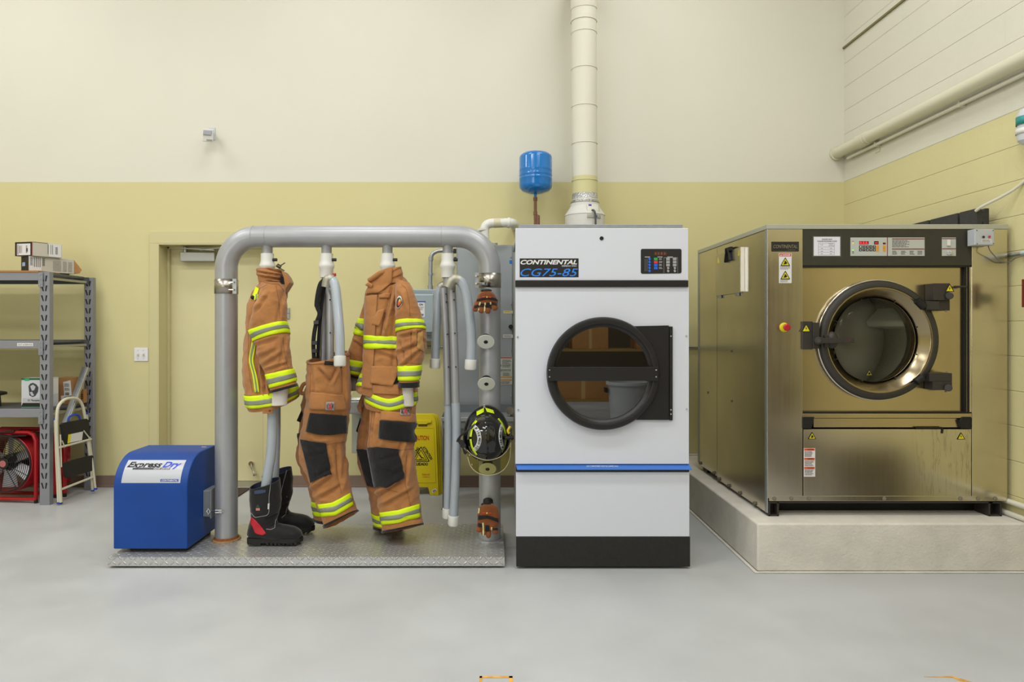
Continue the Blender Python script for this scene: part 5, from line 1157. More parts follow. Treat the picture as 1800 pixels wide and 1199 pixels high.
lb = finish('name_label', patch(MB(), bN, [(702.7, 716.5), (719, 717)], [(702.7, 730.8), (719, 731)], .013, 6, 5), mat('label silver cloth', '#8f8b86', rough=.6), parent=t3, solid=.002, soff=0)
def exr(parent, bv, x0, y0, x1, y1, off):
    w = x1-x0
    def fn(a, b, c, d): return lambda u, v: hit(bv, a+(b-a)*u, d+(c-d)*v, off)
    mb = MB(); text_on(mb, 'E', fn(x0+w*.1, x0+w*.32, y0+4.2, y1-4.2)); text_on(mb, 'R', fn(x0+w*.68, x0+w*.93, y0+4.2, y1-4.2)); finish('lettering', mb, m_blk, parent=parent)
    def fx(u, v): return hit(bv, x0+w*(.26+.46*u), y1-2+(y0-y1+4)*v, off+.0006)
    mb = MB(); text_on(mb, 'X', fx, bold=.04); finish('red_letter', mb, mat('label red', '#c3323a'), parent=parent)
exr(lb, bN, 702.7, 717, 719, 731, .0155)
seam(t3, bN, [[(701, 792), (715, 790), (727, 789)], [(715, 800), (712, 850), (722, 890)], [(672, 858), (700, 866)], [(655, 715), (652, 745), (648, 784)]])
finish('side_strap', MB().ppx([(633, 734), (634, 752), (630, 762), (625.5, 758)], GY+.1, .04), m_blc, parent=t3, bevel=.003)
# fly / waist loop on the back edge
finish('waist_loop', MB().tube(bez([W(640, 694, GY+.05), W(634.5, 706, GY+.05), W(632.5, 720, GY+.05), W(636, 722, GY+.05)], 12), .012, 10), m_tan, parent=t3)

t2 = thing('turnout_trousers', 'brown fire trousers hanging alone with black suspenders and exposed grey hose', 'trousers', W(585, 930, GY))
TN = Tube([(545, 633, 610, 620, .12, 6), (543.5, 650, 613, 645, .125, 4), (540, 690, 614.5, 688, .125), (536, 725, 612.5, 725, .12), (531, 765, 608, 765, .115), (528.5, 790, 605.5, 785, .11), (531, 815, 608, 815, .105), (549, 850, 613.5, 848, .095), (557, 882, 618.5, 870, .095, 1), (565, 906, 623, 888, .095, -3), (574, 929, 626.5, 899, .095, -8)], GY-.04, seed=31, wr=.006, cr=[(552, 860, 582, 838, 4, 12), (560, 876, 596, 856, 4, 9), (545, 800, 570, 794, 2.6, 9), (556, 836, 578, 824, 2.6, 9), (562, 650, 580, 668, 3.5, 11), (592, 650, 580, 672, 3.5, 9), (548, 655, 552, 690, 4, 8), (602, 640, 604, 700, 4, 8), (592, 790, 596, 850, 4, 7), (606, 800, 600, 850, 4, 6)])
TF = Tube([(543, 645, 600, 640, .1), (537, 693, 600, 690, .1), (532, 722, 598, 722, .1), (526, 760, 592, 760, .1), (524.5, 785, 590, 785, .1), (528, 815, 594, 812, .095), (542, 848, 602, 846, .09), (550, 878, 604, 874, .09), (553, 900, 606, 898, .09), (555, 915, 607, 912, .09)], GY+.14, seed=32, wr=.007)
finish('trouser_leg', TN.mesh(MB()), m_tan, parent=t2, solid=.006, smooth=80); finish('trouser_leg', TF.mesh(MB()), m_tan, parent=t2, solid=.006, smooth=80)
bN = [TN.bvh()]; bF = [TF.bvh()]
finish('waistband', TN.band(MB(), 0.02, .32, .005), m_tan, parent=t2, solid=.005, smooth=80)
pstripe(t2, bN, [(559, 886.5), (585, 883), (617.7, 865)], [(565, 908), (590, 906), (620.5, 888)], nu=30)
stripe(t2, TF, 7.0, 8.1)
finish('hem_binding', TN.band(MB(), 9.68, 10, .005), m_blc, parent=t2, solid=.005, smooth=80); finish('hem_binding', TF.band(MB(), 8.6, 9, .005), m_blc, parent=t2, solid=.005, smooth=80)
knee(t2, bN, [(529.5, 772.5), (573.4, 777.5)], [(548.5, 848.5), (581.5, 833)])
knee(t2, bF, [(524.5, 762), (531, 764)], [(529, 792), (534, 796)])
pflap('thigh_pocket', t2, bN, [(546.4, 725.6), (607, 730)], [(539.6, 759), (560, 763), (582.7, 764.6), (608, 760)], m=m_blc, off=.012, nu=20)
pflap('pocket_flap', t2, bN, [(548, 688), (604, 694)], [(545, 719), (607, 720)], off=.011, nu=18, nv=8)
lb = finish('name_label', patch(MB(), bN, [(572.7, 706), (587.6, 706)], [(572.7, 720.5), (587.6, 720.5)], .017, 6, 5), mat('label silver cloth', '#b1ada6'), parent=t2, solid=.002, soff=0)
exr(lb, bN, 572.7, 706, 587.6, 720.5, .0195)
pflap('belt_strap', t2, bN, [(571.5, 634.5), (589, 636.5)], [(571, 641), (589, 643)], m=m_webs, off=.007, nu=8, nv=3)
pflap('buckle_tail', t2, bN, [(595, 638), (603, 634)], [(598, 647), (602, 644)], m=m_webs, off=.008, nu=4, nv=3)
finish('side_loop', MB().tube(bez([W(541, 674, GY-.02), W(533, 676, GY-.03), W(528, 690, GY-.03), W(536, 691.5, GY-.02)], 12), .012, 10), m_tan, parent=t2)
finish('side_strap', MB().ppx([(534, 711), (541, 714), (533, 745), (521, 740)], GY+.08, .05), m_blc, parent=t2, bevel=.003)
seam(t2, bN, [[(573, 782), (590, 779), (605, 777)], [(590, 790), (592, 830), (600, 868)], [(600, 640), (602, 690)], [(546, 655), (545, 690)],])
P = bez([W(575, 491, GY-.05), W(565, 498, GY-.06), W(560, 515, GY-.07), W(557.5, 538, GY-.07), W(561.5, 552, GY-.07), W(555, 572, GY-.07), W(551, 600, GY-.07), W(552, 630, GY-.07)], 40)
sp = finish('suspenders', MB().tube(P, [.013+.004*(i < 18) for i in range(41)], 10, squash=.35, up=(0, 1, 0)), m_webs, parent=t2)
P = bez([W(577, 494, GY-.02), W(570, 505, GY-.03), W(566, 530, GY-.04), W(563, 560, GY-.05), W(560, 600, GY-.04), W(559, 630, GY-.04)], 30)
finish('strap', MB().tube(P, .011, 10, squash=.35, up=(0, 1, 0)), m_webs, parent=sp)
mb = MB()
for x, y in ((556, 567), (553, 603), (553, 617)): mb.obox(W(x, y, GY-.08), (.016, 0, .001), (0, .005, 0), (0, 0, .012))
each('buckle', mb, mat('black buckle', '#242424', rough=.3), parent=sp, bevel=.003)

# ---- boots
m_leather = cloth('black boot leather', '#1b1a1a', bump=.25, rough=.6)
m_pipe_ = mat('grey boot piping', '#8f8f8d', rough=.6)
def boot(label, dx, dy, D, sx, seed, front):
    f = lambda x, y: (x+dx, y+dy)
    bt = thing('fire_boot', label, 'boot', W(480+dx, 954+dy, D))
    R0 = [(441, 856, 491, 842, .062, 3), (441, 872, 491.5, 866, .06), (441, 890, 491.5, 886, .058), (442, 908, 488, 904, .055), (439, 926, 486, 917, .052), (439, 942, 494, 921.5, .053), (462, 948, 506, 923.5, .053), (488, 948, 518, 927, .053), (512, 948, 527, 933, .046), (525, 947.5, 531, 941, .028)]
    T = Tube([(a+dx, b+dy, c+dx, d+dy, *r) for a, b, c, d, *r in R0], D, n=2.2, wr=.004, seed=seed, cr=[(444+dx, 903+dy, 470+dx, 909+dy, 2.6, 3.5), (468+dx, 912+dy, 488+dx, 902+dy, 2.6, 4), (478+dx, 925+dy, 492+dx, 918+dy, 2.2, 3), (476+dx, 862+dy, 480+dx, 895+dy, 3, 3)])
    finish('boot_upper', T.mesh(MB(), 70, 48, False, True), m_leather, parent=bt, solid=.004, smooth=80); bv = [T.bvh()]
    finish('lining', T.band(MB(), .0, .9, -.007), mat('navy lining', '#20283f', rough=.9), parent=bt, smooth=80)
    # lugged sole: footprint in plan
    hw = .054; X = lambda px: XX(px+dx, D); zb_ = ZZ(954+dy, D); zt_ = ZZ(945.5+dy, D)
    fp = []
    for u, wv in ((436, .35), (438, .7), (446, .93), (462, .9), (478, .82), (495, .93), (512, 1), (522, .85), (529, .55), (532, .2)): fp.append((X(u), wv*hw))
    pts = [(x, D-w, zb_) for x, w in fp]+[(x, D+w, zb_) for x, w in reversed(fp)]
    mb = MB(); mb.prism([(x, y, zb_+.010) for x, y, z in pts], (0, 0, zt_-zb_-.004))
    hl = [(X(a), w_*hw) for a, w_ in ((436.5, .4), (440, .8), (450, .92), (463, .88))]
    mb.prism([(x, D-w_, zb_) for x, w_ in hl]+[(x, D+w_, zb_) for x, w_ in reversed(hl)], (0, 0, .012))
    for a in range(472, 528, 7): mb.box(X(a), X(a+4.5), D-hw*.88, D+hw*.88, zb_, zb_+.012)
    finish('sole', mb, mat('black rubber sole', '#191817', rough=.7, bump=.5, bscale=120), parent=bt, bevel=.002)
    cd = lambda L: [cord(MB(), bv, [f(*q) for q in pts], .0018, .001, 24) for pts in L]
    for c in cd([[(476, 848), (473, 872), (473, 900), (470, 906), (448, 910), (442, 902)], [(490, 908), (484, 915), (483, 928), (476, 931), (468, 930)]] if front else [[(483, 846), (474, 880), (471, 905)], [(490, 907), (483, 912), (481, 924), (474, 930)]]): finish('piping', c, m_pipe_, parent=bt)
    if front:
        finish('heel_patch', patch(MB(), bv, [f(442, 909), f(447, 912), f(459, 925), f(468, 938)], [f(440, 920), f(445, 927), f(448, 938), f(462, 941)], .002, 14, 8), mat('red boot leather', '#b81d2c', rough=.5), parent=bt, solid=.002, soff=0, label='red heel patch')
        finish('pull_hole', patch(MB(), bv, [f(447, 863), f(457, 861), f(467, 861)], [f(447, 868.5), f(457, 868), f(467, 865.5)], .0015, 10, 3), mat('blue grey hole lining', '#39445e', rough=.8), parent=bt)
        finish('side_label', patch(MB(), bv, [f(450, 893), f(457, 893)], [f(450, 897.5), f(457, 897.5)], .002, 3, 3), mat('boot label', '#b77b6c', rough=.6), parent=bt)
        mb = MB(); patch(mb, bv, [f(453, 887), f(454, 887)], [f(449.5, 892), f(457.5, 892)], .002, 3, 3); finish('green_triangle', mb, mat('dark green mark', '#2b4438', rough=.6), parent=bt)
        finish('seam_tag', patch(MB(), bv, [f(471, 885), f(474, 885)], [f(470.5, 895), f(473.5, 895)], .002, 2, 4), m_lab, parent=bt)
    else:
        finish('pull_hole', patch(MB(), bv, [f(458, 852), f(464, 850)], [f(458, 862), f(464, 860)], .0015, 6, 4), mat('pale lining', '#9a958c', rough=.8), parent=bt)
    return bt
boot('black fire boot with a red heel patch, nearer of the pair on the platform', 0, 0, 4.07, 1, 41, True)
boot('black fire boot standing behind the one with the red heel patch', 21, -19.5, 4.285, 1, 42, False)

# ---- gloves
m_suede = cloth('rust brown suede', '#7d4724', bump=.35)
m_fc = cloth('pale yellow glove piping', '#cfc68e', bump=.2)
def glove(label, ox, oy, spread, seed):
    g = thing('fire_glove', label, 'glove', W(855+ox, 550+oy, 4.0)); D = 3.985
    if spread:
        rings = [(846, 513, 864, 512, .03), (842, 518, 870, 518, .034), (838, 527, 875, 527, .034), (834.5, 537, 875.5, 535, .03)]
        fing = [((839, 532), (834, 548), 5.0), ((848, 534), (845.5, 551), 5.0), ((857, 535), (857.5, 551.5), 5.0), ((868, 533), (871, 546), 5.5)]
        four = [((844.5, 531), (840, 545)), ((853, 532), (852.5, 551)), ((862, 531), (863.5, 549))]
        blk = [((834, 537.5), (842, 535), 5.5), ((844.5, 533.5), (851, 533.5), 8), ((854, 532), (861, 532), 11), ((865, 531), (873, 533), 6)]
        strap = ([(839, 526), (856, 521.5), (874, 524.5)], [(838, 530), (856, 526), (875, 529)])
    else:
        rings = [(850, 510.5, 866, 510.5, .026), (842, 517, 874, 517, .034), (840, 530, 877, 530, .036), (839, 545, 877, 545, .034), (838.5, 553, 876, 553, .03)]
        fing = [((842, 547), (842, 560), 4.6), ((850, 550), (850.5, 565), 4.8), ((859, 550), (858.5, 570), 4.6), ((870, 548), (871, 563), 5.4)]
        four = [((849, 543), (850, 564)), ((864, 551), (863, 571)), ((843, 518), (842, 526))]
        blk = [((840.5, 543), (848, 544.5), 8), ((853, 547), (860, 547), 14), ((867, 552), (875, 552), 5)]
        strap = ([(841, 530), (857, 529.5), (876, 536)], [(840, 538), (857, 535), (876.5, 542)])
    T = Tube([(a+ox, b+oy, c+ox, d+oy, r) for a, b, c, d, r in rings], D, n=2.2, wr=.003, seed=seed)
    mb = T.mesh(MB(), 30, 40, True, True)
    for (a, b, r) in fing:
        A = W(a[0]+ox, a[1]+oy, D-.006); B = W(b[0]+ox, b[1]+oy, D-.022); r = r/F*D; M = A.lerp(B, .55)+Vector((0, -.006, 0))
        mb.tube(bez([A, M, B], 10), [r*.95, r, r*1.02, r*1.03, r*1.02, r*1.04, r*1.03, r, r*.9, r*.68, r*.3], 16, squash=.85)
    gb = finish('glove_body', mb, m_suede, parent=g, smooth=80)
    bv = [bvh_of(mb)]; f = lambda L: [(x+ox, y+oy) for x, y in L]
    finish('black_strap', patch(MB(), bv, f(strap[0]), f(strap[1]), .003, 24, 4), m_blc, parent=g, solid=.002, soff=0)
    for a, b, h in blk: finish('knuckle_patch', patch(MB(), bv, f([a, b]), f([(a[0]-.5, a[1]+h*.8), (b[0]+.2, b[1]+h*.8)]), .003, 6, 5), m_blc, parent=g, solid=.002, soff=0)
    for a, b in four: finish('finger_gusset', cord(MB(), bv, f([a, ((a[0]+b[0])/2+.4, (a[1]+b[1])/2), b]), .0045, .004, 12, 8), m_fc, parent=g)
    ys = 521 if spread else 524.5
    mb = MB(); patch(mb, bv, f([(848, ys), (853, ys-.3)]), f([(848, ys+2), (853, ys+1.7)]), .004, 3, 2); patch(mb, bv, f([(859, ys), (863, ys+.5)]), f([(859, ys+2), (863, ys+2.5)]), .004, 3, 2); finish('red_mark', mb, mat('glove red', '#c9352a', rough=.6), parent=g)
    mb = MB(); patch(mb, bv, f([(854.5, ys), (857.5, ys)]), f([(854.5, ys+2.5), (857.5, ys+2.5)]), .004, 3, 2); finish('yellow_mark', mb, mat('glove yellow', '#d3a83a', rough=.6), parent=g)
    mb = MB()
    for k in range(7): cord(mb, bv, f([(846+k*2.6, 514+abs(k-3)*.5), (844+k*3.8, 518+abs(k-3)*.7)]), .0016, .0012, 4)
    finish('cuff_gather', mb, m_stitch, parent=g)
    finish('cuff_mouth', MB().ell(W(855+ox, 511+oy, D+.008), .032, .02, .012), m_rub, parent=g)
glove('rust brown fire glove with spread fingers, upper of the two on the right post', 0, 0, True, 51)
glove('rust brown fire glove near the foot of the right post', 0, 376, False, 52)

# ---- helmet
h = thing('fire_helmet', 'glossy black fire helmet with lime arcs hanging on the right post', 'helmet', W(855, 812, 3.98))
m_hel = mat('glossy black helmet', '#131313', rough=.12, coat=.5)
HD = 4.03; hc = W(855, 769, HD); u = HD/F
dome = MB(); nu, nv = 72, 28; vs = []
for j in range(nv+1):
    th = PI/2*j/nv
    for i in range(nu):
        a = 2*PI*i/nu; r = math.sin(th); x = 34.5*u*r*math.cos(a); z = 40*u*r*math.sin(a); y = -.15*math.cos(th)**.8
        # raised centre ridge and ribs of a fire helmet shell
        rid = math.exp(-(x/.012)**2)*.010*math.cos(th*.9)+math.exp(-((abs(x)-.052)/.010)**2)*.004*math.cos(th*.9)
        vs.append(hc+Vector((x, y-rid, z)))
dome.add(vs, [(j*nu+i, j*nu+(i+1) % nu, (j+1)*nu+(i+1) % nu, (j+1)*nu+i) for j in range(nv) for i in range(nu)])
hd = finish('helmet_shell', dome, m_hel, parent=h, smooth=70)
brim = MB(); vs = []; nr = 8
for j in range(nr+1):
    f = j/nr
    for i in range(nu):
        a = 2*PI*i/nu; ca, sa = math.cos(a), math.sin(a)
        xi, zi = 33.5*ca, 39*sa; up = max(0, sa)
        xo, zo = 40*ca, (54 if sa > 0 else 41.5)*sa
        y = -.03+.03*f+.045*f*f*(up)+.01*math.sin(f*PI)
        vs.append(hc+Vector(((xi+(xo-xi)*f)*u-2*u*f*up*0, y, (zi+(zo-zi)*f)*u)))
brim.add(vs, [(j*nu+i, j*nu+(i+1) % nu, (j+1)*nu+(i+1) % nu, (j+1)*nu+i) for j in range(nr) for i in range(nu)])
bm_ = finish('brim', brim, m_hel, parent=h, solid=.004, smooth=70)
rim = MB(); pts_ = vs[-nu:]; rim.tube(pts_+[pts_[0], pts_[1]], .005, 8, cap=False); finish('brim_edge', rim, mat('black edge trim', '#2a2a2c', rough=.35), parent=bm_)
bvh_d = [bvh_of(dome)]; bvh_b = [bvh_of(brim), bvh_of(dome)]
def arc(nm, C, w, m, bv, off=.0025):
    T_ = []; B_ = []
    P_ = resample(C, 16)
    for i, (x, y) in enumerate(P_):
        a = P_[max(i-1, 0)]; b = P_[min(i+1, 16)]; dx, dy = b[0]-a[0], b[1]-a[1]; l = math.hypot(dx, dy); T_.append((x-dy/l*w, y+dx/l*w)); B_.append((x+dy/l*w, y-dx/l*w))
    return finish(nm, patch(MB(), bv, T_, B_, off, 16, 3), m, parent=h, solid=.001, soff=0)
m_ly = mat('lime decal', '#cfe60c', rough=.35)
arc('lime_arc', [(838, 740), (832, 747), (829, 756), (827.5, 768)], 2, m_ly, bvh_b); arc('lime_arc', [(827.5, 772), (829.5, 784), (833, 792), (838.5, 799.5)], 1.6, m_ly, bvh_b)
arc('lime_arc', [(875.5, 736), (882, 744), (886, 753), (888.5, 763)], 1.3, m_ly, bvh_b); arc('lime_arc', [(888.8, 764), (889, 775), (887, 785), (882, 795)], .8, mat('dull lime decal', '#98a53a', rough=.4), bvh_b)
for C, nm, rev in (([(833.5, 750), (839, 755), (842, 763), (843.5, 772), (841.5, 782), (837, 789), (832.5, 792)], 'L', 0), ([(883, 746.5), (880.3, 753), (879, 762), (879, 771), (880.5, 780), (884.5, 790)], 'R', 1)):
    wb = arc('white_arc', C, 3.6 if not rev else 2.9, mat('decal white', '#c9cac9', rough=.4), bvh_d)
    P_ = resample(C, 36); word = 'FIREMEDIC' 
    mb = MB()
    for i, ch in enumerate(word):
        k = int(3+30*(i+.5)/9)
        if rev: k = 36-k
        x, y = P_[k]; a = P_[max(k-2, 0)]; b = P_[min(k+2, 36)]; ang = math.atan2(b[1]-a[1], b[0]-a[0])+(PI if rev else 0)
        c_ = hit(bvh_d, x, y, .0045); w_ = 3.3 if ch != 'I' else 1.0; hh_ = 3.7 if not rev else 3.2
        cr, sr = math.cos(ang), math.sin(ang)
        def fn(u_, v_):
            aa_ = (u_-.5)*w_*1.05; bb2 = -(v_-.5)*hh_*1.15
            return hit(bvh_d, x+aa_*cr-bb2*sr, y+aa_*sr+bb2*cr, .0036)
        text_on(mb, ch, fn, bold=.035)
    finish('lettering', mb, m_blk, parent=wb)
for nm, T_, B_ in (('a', [(838, 724), (850.8, 717.8)], [(838.2, 731.5), (850.8, 725)]), ('b', [(853, 717.2), (866.8, 721.6)], [(855.7, 724.5), (869, 728)])):
    finish('lime_panel', patch(MB(), bvh_b, T_, B_, .003, 8, 5), m_ly, parent=h, solid=.001, soff=0)
finish('brim_hook', MB().bpx(849.5, 711.5, 853, 717.5, 4.0, 4.012), m_chrome, parent=h, bevel=.002)
# face shield
sm2 = lambda L: [(p.x, p.y) for p in bez([Vector((x, y, 0)) for x, y in L], 40)]
top = resample(sm2([(821, 791), (830, 800), (842, 806), (857, 809), (872, 806.5), (885, 799), (895, 786), (898, 774)]), 24); bot = resample(sm2([(822, 803), (827, 819), (836, 829), (848, 834.5), (862, 835.5), (876, 832), (888, 823), (896, 806), (898, 778)]), 24)
def shp(x, f): s_ = (x-858)/40; return HD-.1*max(0, 1-s_*s_)**.5-.035-.04*f
mb = MB(); mb.add([W(a[0]+(b[0]-a[0])*j/6, a[1]+(b[1]-a[1])*j/6, shp(a[0]+(b[0]-a[0])*j/6, j/6)) for j in range(7) for a, b in zip(top, bot)], [(j*25+i, j*25+i+1, (j+1)*25+i+1, (j+1)*25+i) for j in range(6) for i in range(24)])
fs_ = finish('face_shield', mb, glass('yellowed clear visor', '#f0edca', .0, .05, 1.25), parent=h, solid=.0025, smooth=80)
mb = MB(); mb.tube([W(x, y, shp(x, 0)-.002) for x, y in top], .0022, 6); mb.tube([W(x, y, shp(x, 1)-.002) for x, y in bot], .0022, 6); each('shield_edge', mb, mat('visor edge', '#a89d78', rough=.3), parent=fs_)
mb = MB(); mb.tube(bez([W(836, 745, 3.95), W(824, 755, 3.93), W(810, 766, 3.95), W(804, 776, 3.97)], 12), .006, 8); mb.bar(W(803, 773, 3.97), W(808, 775, 3.97), .02, .02); mb.cyl(W(811, 778, 3.96), W(811, 778, 4.02), .016, 14); mb.cyl(W(814, 783, 3.96), W(814, 783, 4.02), .017, 14); mb.ppx([(812, 786), (822, 796), (818, 799.5), (815, 797)], 3.98, .006); finish('shield_pivot', mb, m_black, parent=h)
mb = MB(); mb.cyl(W(889, 770, 3.97), W(903, 769, 3.97), .011, 14); mb.cyl(W(898, 769.5, 3.97), W(901, 769, 3.97), .017, 14); finish('shield_pivot', mb, m_black, parent=h)
mb = MB(); mb.tube(bez([W(897, 750, 3.95), W(893, 757, 3.94), W(895, 762, 3.94)], 8), .008, 8); finish('yellow_clip', mb, mat('yellow clip', '#d8b91c', rough=.4), parent=h)
# ------------------------------------------------------------------ against the back wall behind the rack
m_cab = mat('grey electrical enamel', '#9aa0a4', rough=.45, metal=.15, var=.03, vscale=8)
ec = thing('electrical_cabinet', 'tall grey electrical cabinet on the wall behind the right post', 'cabinet', W(852, 717, 5.6))
cx0, cx1 = XX(802, 5.45), XX(903.5, 5.45); cz0, cz1 = ZZ(716, 5.45), ZZ(430, 5.45)
finish('cabinet_body', MB().box(cx0, cx1, 5.47, DW-.001, cz0, cz1), m_cab, parent=ec, bevel=.004)
cd_ = finish('cabinet_door', MB().box(cx0+.01, cx1-.015, 5.45, 5.469, cz0+.01, cz1-.008), m_cab, parent=ec, bevel=.003)
D = 5.449; mb = MB()
for y in (452, 534, 615, 696): mb.cyl(W(898.5, y, D-.006), W(898.5, y, D), .008, 12)
each('screw', mb, m_galv, parent=cd_)
finish('latch_knob', MB().cyl(W(898, 574.5, D-.02), W(898, 574.5, D), .018, 20), m_black, parent=ec)
finish('blue_sticker', MB().bpx(895.5, 457.5, 900.5, 463.5, D-.001, D), mat('sticker blue', '#1b6fc8'), parent=ec)
tl = finish('label_plate', MB().bpx(884.5, 546, 901.5, 551.5, D-.001, D), mat('cream label', '#c9c19a', rough=.5), parent=ec)
finish('yellow_header', MB().bpx(888, 546.5, 897, 548.2, D-.0018, D-.001), mat('label yellow', '#d2b92a', rough=.5), parent=tl)
tl = finish('label_plate', MB().bpx(884.5, 588, 901.5, 594, D-.001, D), m_lab, parent=ec); mb = MB(); lines_px(mb, 886, 589, 900, 593, 2, D-.0018, 3); finish('lettering', mb, m_prt, parent=tl)
tl = finish('warning_label', MB().bpx(878, 627.5, 900.5, 676, D-.001, D), mat('pale label', '#c4c8bf', rough=.5), parent=ec)
finish('red_header', MB().bpx(878, 628, 900, 630, D-.0018, D-.001), mat('label red', '#c3323a'), parent=tl)
mb = MB(); mb.bpx(878, 662, 900, 664, D-.0018, D-.001); mb.bpx(878, 667, 900, 669, D-.0018, D-.001); each('amber_bar', mb, mat('label amber', '#d8961e', rough=.5), parent=tl)
mb = MB(); lines_px(mb, 883, 632, 899, 646, 6, D-.0018, 7); lines_px(mb, 880, 649, 899, 653, 2, D-.0018, 8); lines_px(mb, 884, 655, 896, 661, 3, D-.0018, 9); lines_px(mb, 880, 670.5, 899, 675, 2, D-.0018, 10); mb.bar(W(878, 637, D-.001), W(881, 644, D-.001), .002, .006); finish('lettering', mb, mat('dark grey print', '#55524e'), parent=tl)
mb = MB(); mb.cyl((XX(870, 5.6), 5.6, cz1), (XX(870, 5.6), 5.6, cz1+.03), .022, 16); mb.cyl((XX(870, 5.6), 5.6, cz1), (XX(870, 5.6), 5.6, cz1+.012), .03, 6); finish('conduit_hub', mb, m_galv, parent=ec)
mb = MB(); mb.bpx(796.5, 437, 803, 445, 5.5, 5.53); mb.bpx(796.5, 452, 803, 459, 5.5, 5.53); each('side_latch', mb, m_black, parent=ec, bevel=.002)
# disconnect switch
m_sg = mat('blue grey enamel', '#9aa7ac', rough=.4, metal=.1)
sd = thing('disconnect_switch', 'blue grey wall disconnect switch box with ON OFF label behind the long coat', 'switch box', W(737, 600, 5.6))
finish('box_body', MB().bpx(706, 508.5, 768, 600, 5.62, DW-.001), m_sg, parent=sd, bevel=.008)
cv = finish('cover', MB().bpx(709, 516.5, 763, 585.5, 5.56, 5.619), m_sg, parent=sd, bevel=.014)
finish('hinge_lip', MB().bpx(709, 585.8, 764, 588, 5.57, 5.619), mat('lip grey', '#6d7577', rough=.5), parent=sd)  # narrow lip below the cover in a darker grey
mb = MB(); text_px(mb, 'SIEMENS', 716, 510.2, 758.5, 515.2, 5.611); finish('lettering', mb, mat('raised grey letters', '#9aa5aa', rough=.35), parent=sd)
lb = finish('switch_label', MB().bpx(733.5, 531.5, 746.5, 557.5, 5.5585, 5.56), m_lab, parent=sd)
finish('blue_header', MB().bpx(731.5, 529.5, 748, 531.5, 5.558, 5.56), mat('label navy', '#27409a'), parent=lb)
mb = MB(); text_px(mb, 'ON', 736.8, 533.5, 743.5, 537.3, 5.5575, bold=.03); text_px(mb, 'OFF', 735.3, 552, 744.7, 556, 5.5575, bold=.03); mb.cyl(W(737.5, 547.5, 5.557), W(737.5, 547.5, 5.5585), .007, 10); mb.bpx(736.8, 547, 738.2, 551, 5.557, 5.5585); finish('black_lettering', mb, m_blk, parent=lb)
mb = MB(); lines_px(mb, 735, 539, 745.5, 545, 3, 5.5575, 4); finish('small_print', mb, m_prt, parent=lb)
D = 5.7
o = finish('conduit', MB().tube(bez([W(756.5, 509, D), W(757, 470, D), W(757.5, 455, D), W(761, 446, D), W(770, 441.5, D), W(782, 440.5, D), W(802.5, 440.5, D)], 40), .0165, 16), m_galv)
tag(o, 'curved metal conduit rising from the ON OFF switch box', 'conduit')
mb = MB(); mb.tube([W(757, 480, D), W(757, 484, D)], .021, 16); mb.bar(W(757, 482, D), W(764, 482, D), .014, .014); mb.tube([W(756.5, 502, D), W(756.5, 509, D)], .023, 16); mb.tube([W(757.4, 452, D), W(757.3, 458, D)], .021, 16); each('conduit_clamp', mb, m_galv, parent=o)
zc_ = ZZ(610, 5.78)
tag(finish('conduit', MB().tube([(XX(640, 5.78), 5.785, zc_), (XX(800, 5.5)-.02, 5.785, zc_)], .0095, 12), m_galv), 'thin horizontal conduit on the wall below the switch box', 'conduit')
tag(finish('conduit', MB().tube([(.25, 5.785, zc_), (XR-.03, 5.785, zc_)], .0095, 12), m_galv), 'thin horizontal conduit on the wall between dryer and washer', 'conduit')
# drinking fountain
df = thing('drinking_fountain', 'stainless drinking fountain on the wall between the two pairs of trousers', 'drinking fountain', W(640, 800, 5.6))
m_st = mat('satin stainless', '#a9aaa6', rough=.3, metal=.9)
D = 5.42
mb = MB(); x0, x1 = XX(611, D), XX(662, D); mb.box(x0, x1, D, DW-.001, ZZ(728, D), ZZ(705, D)); finish('basin_front', mb, m_st, parent=df, bevel=.01)
mb = MB(); mb.prism([(x0, D, ZZ(704.5, D)), (x0, D+.3, ZZ(704.5, D)), (x0, DW-.002, ZZ(686, D)), (x0, D+.12, ZZ(697, D)), (x0, D+.02, ZZ(699, D))], (x1-x0, 0, 0)); finish('basin_top', mb, mat('polished basin', '#c9cac6', rough=.14, metal=1), parent=df, bevel=.006)
finish('push_button', MB().cyl(W(632, 715, D-.008), W(632, 715, D), .022, 24), m_st, parent=df)
finish('spout', MB().tube(bez([W(640, 700, D+.15), W(640, 691, D+.15), W(637, 688, D+.12)], 8), .009, 10), m_chrome, parent=df)
mb = MB(); mb.box(XX(618, 5.6), XX(655, 5.6), 5.6, DW-.001, ZZ(797, 5.6), ZZ(727.5, D)-.001); finish('lower_panel', mb, mat('light grey panel', '#a9aca0', rough=.45, metal=.3), parent=df, bevel=.004)
# folded caution floor sign
cs = thing('caution_sign', 'yellow folded wet floor caution sign leaning on the back wall', 'floor sign', W(742, 871, 5.52))
def DS(y, o=0): return 5.5+o+.13*(871-y)/144
def sp_(mb, pts, o=0, th=.018): 
    a = [W(x, y, DS(y, o)) for x, y in pts]; mb.prism(a, (0, th, 0)); return mb
out = [(709, 871), (709.5, 862), (715, 740), (718, 731), (724, 728), (756, 728), (762, 731), (765.5, 738), (766.5, 745), (771, 862), (771.5, 871), (756, 871), (752.5, 857), (728, 857), (725, 871)]
m_sy = mat('yellow sign plastic', '#dcc715', rough=.4)
finish('back_panel', sp_(MB(), [(x+7, y-1 if y < 800 else y-2) for x, y in out], .06), m_sy, parent=cs, bevel=.004)
finish('middle_panel', sp_(MB(), [(x+3.5, y-.5 if y < 800 else y-1) for x, y in out], .032), m_sy, parent=cs, bevel=.004)
fp = finish('front_panel', sp_(MB(), out), m_sy, parent=cs, bevel=.004)
mb = MB(); 
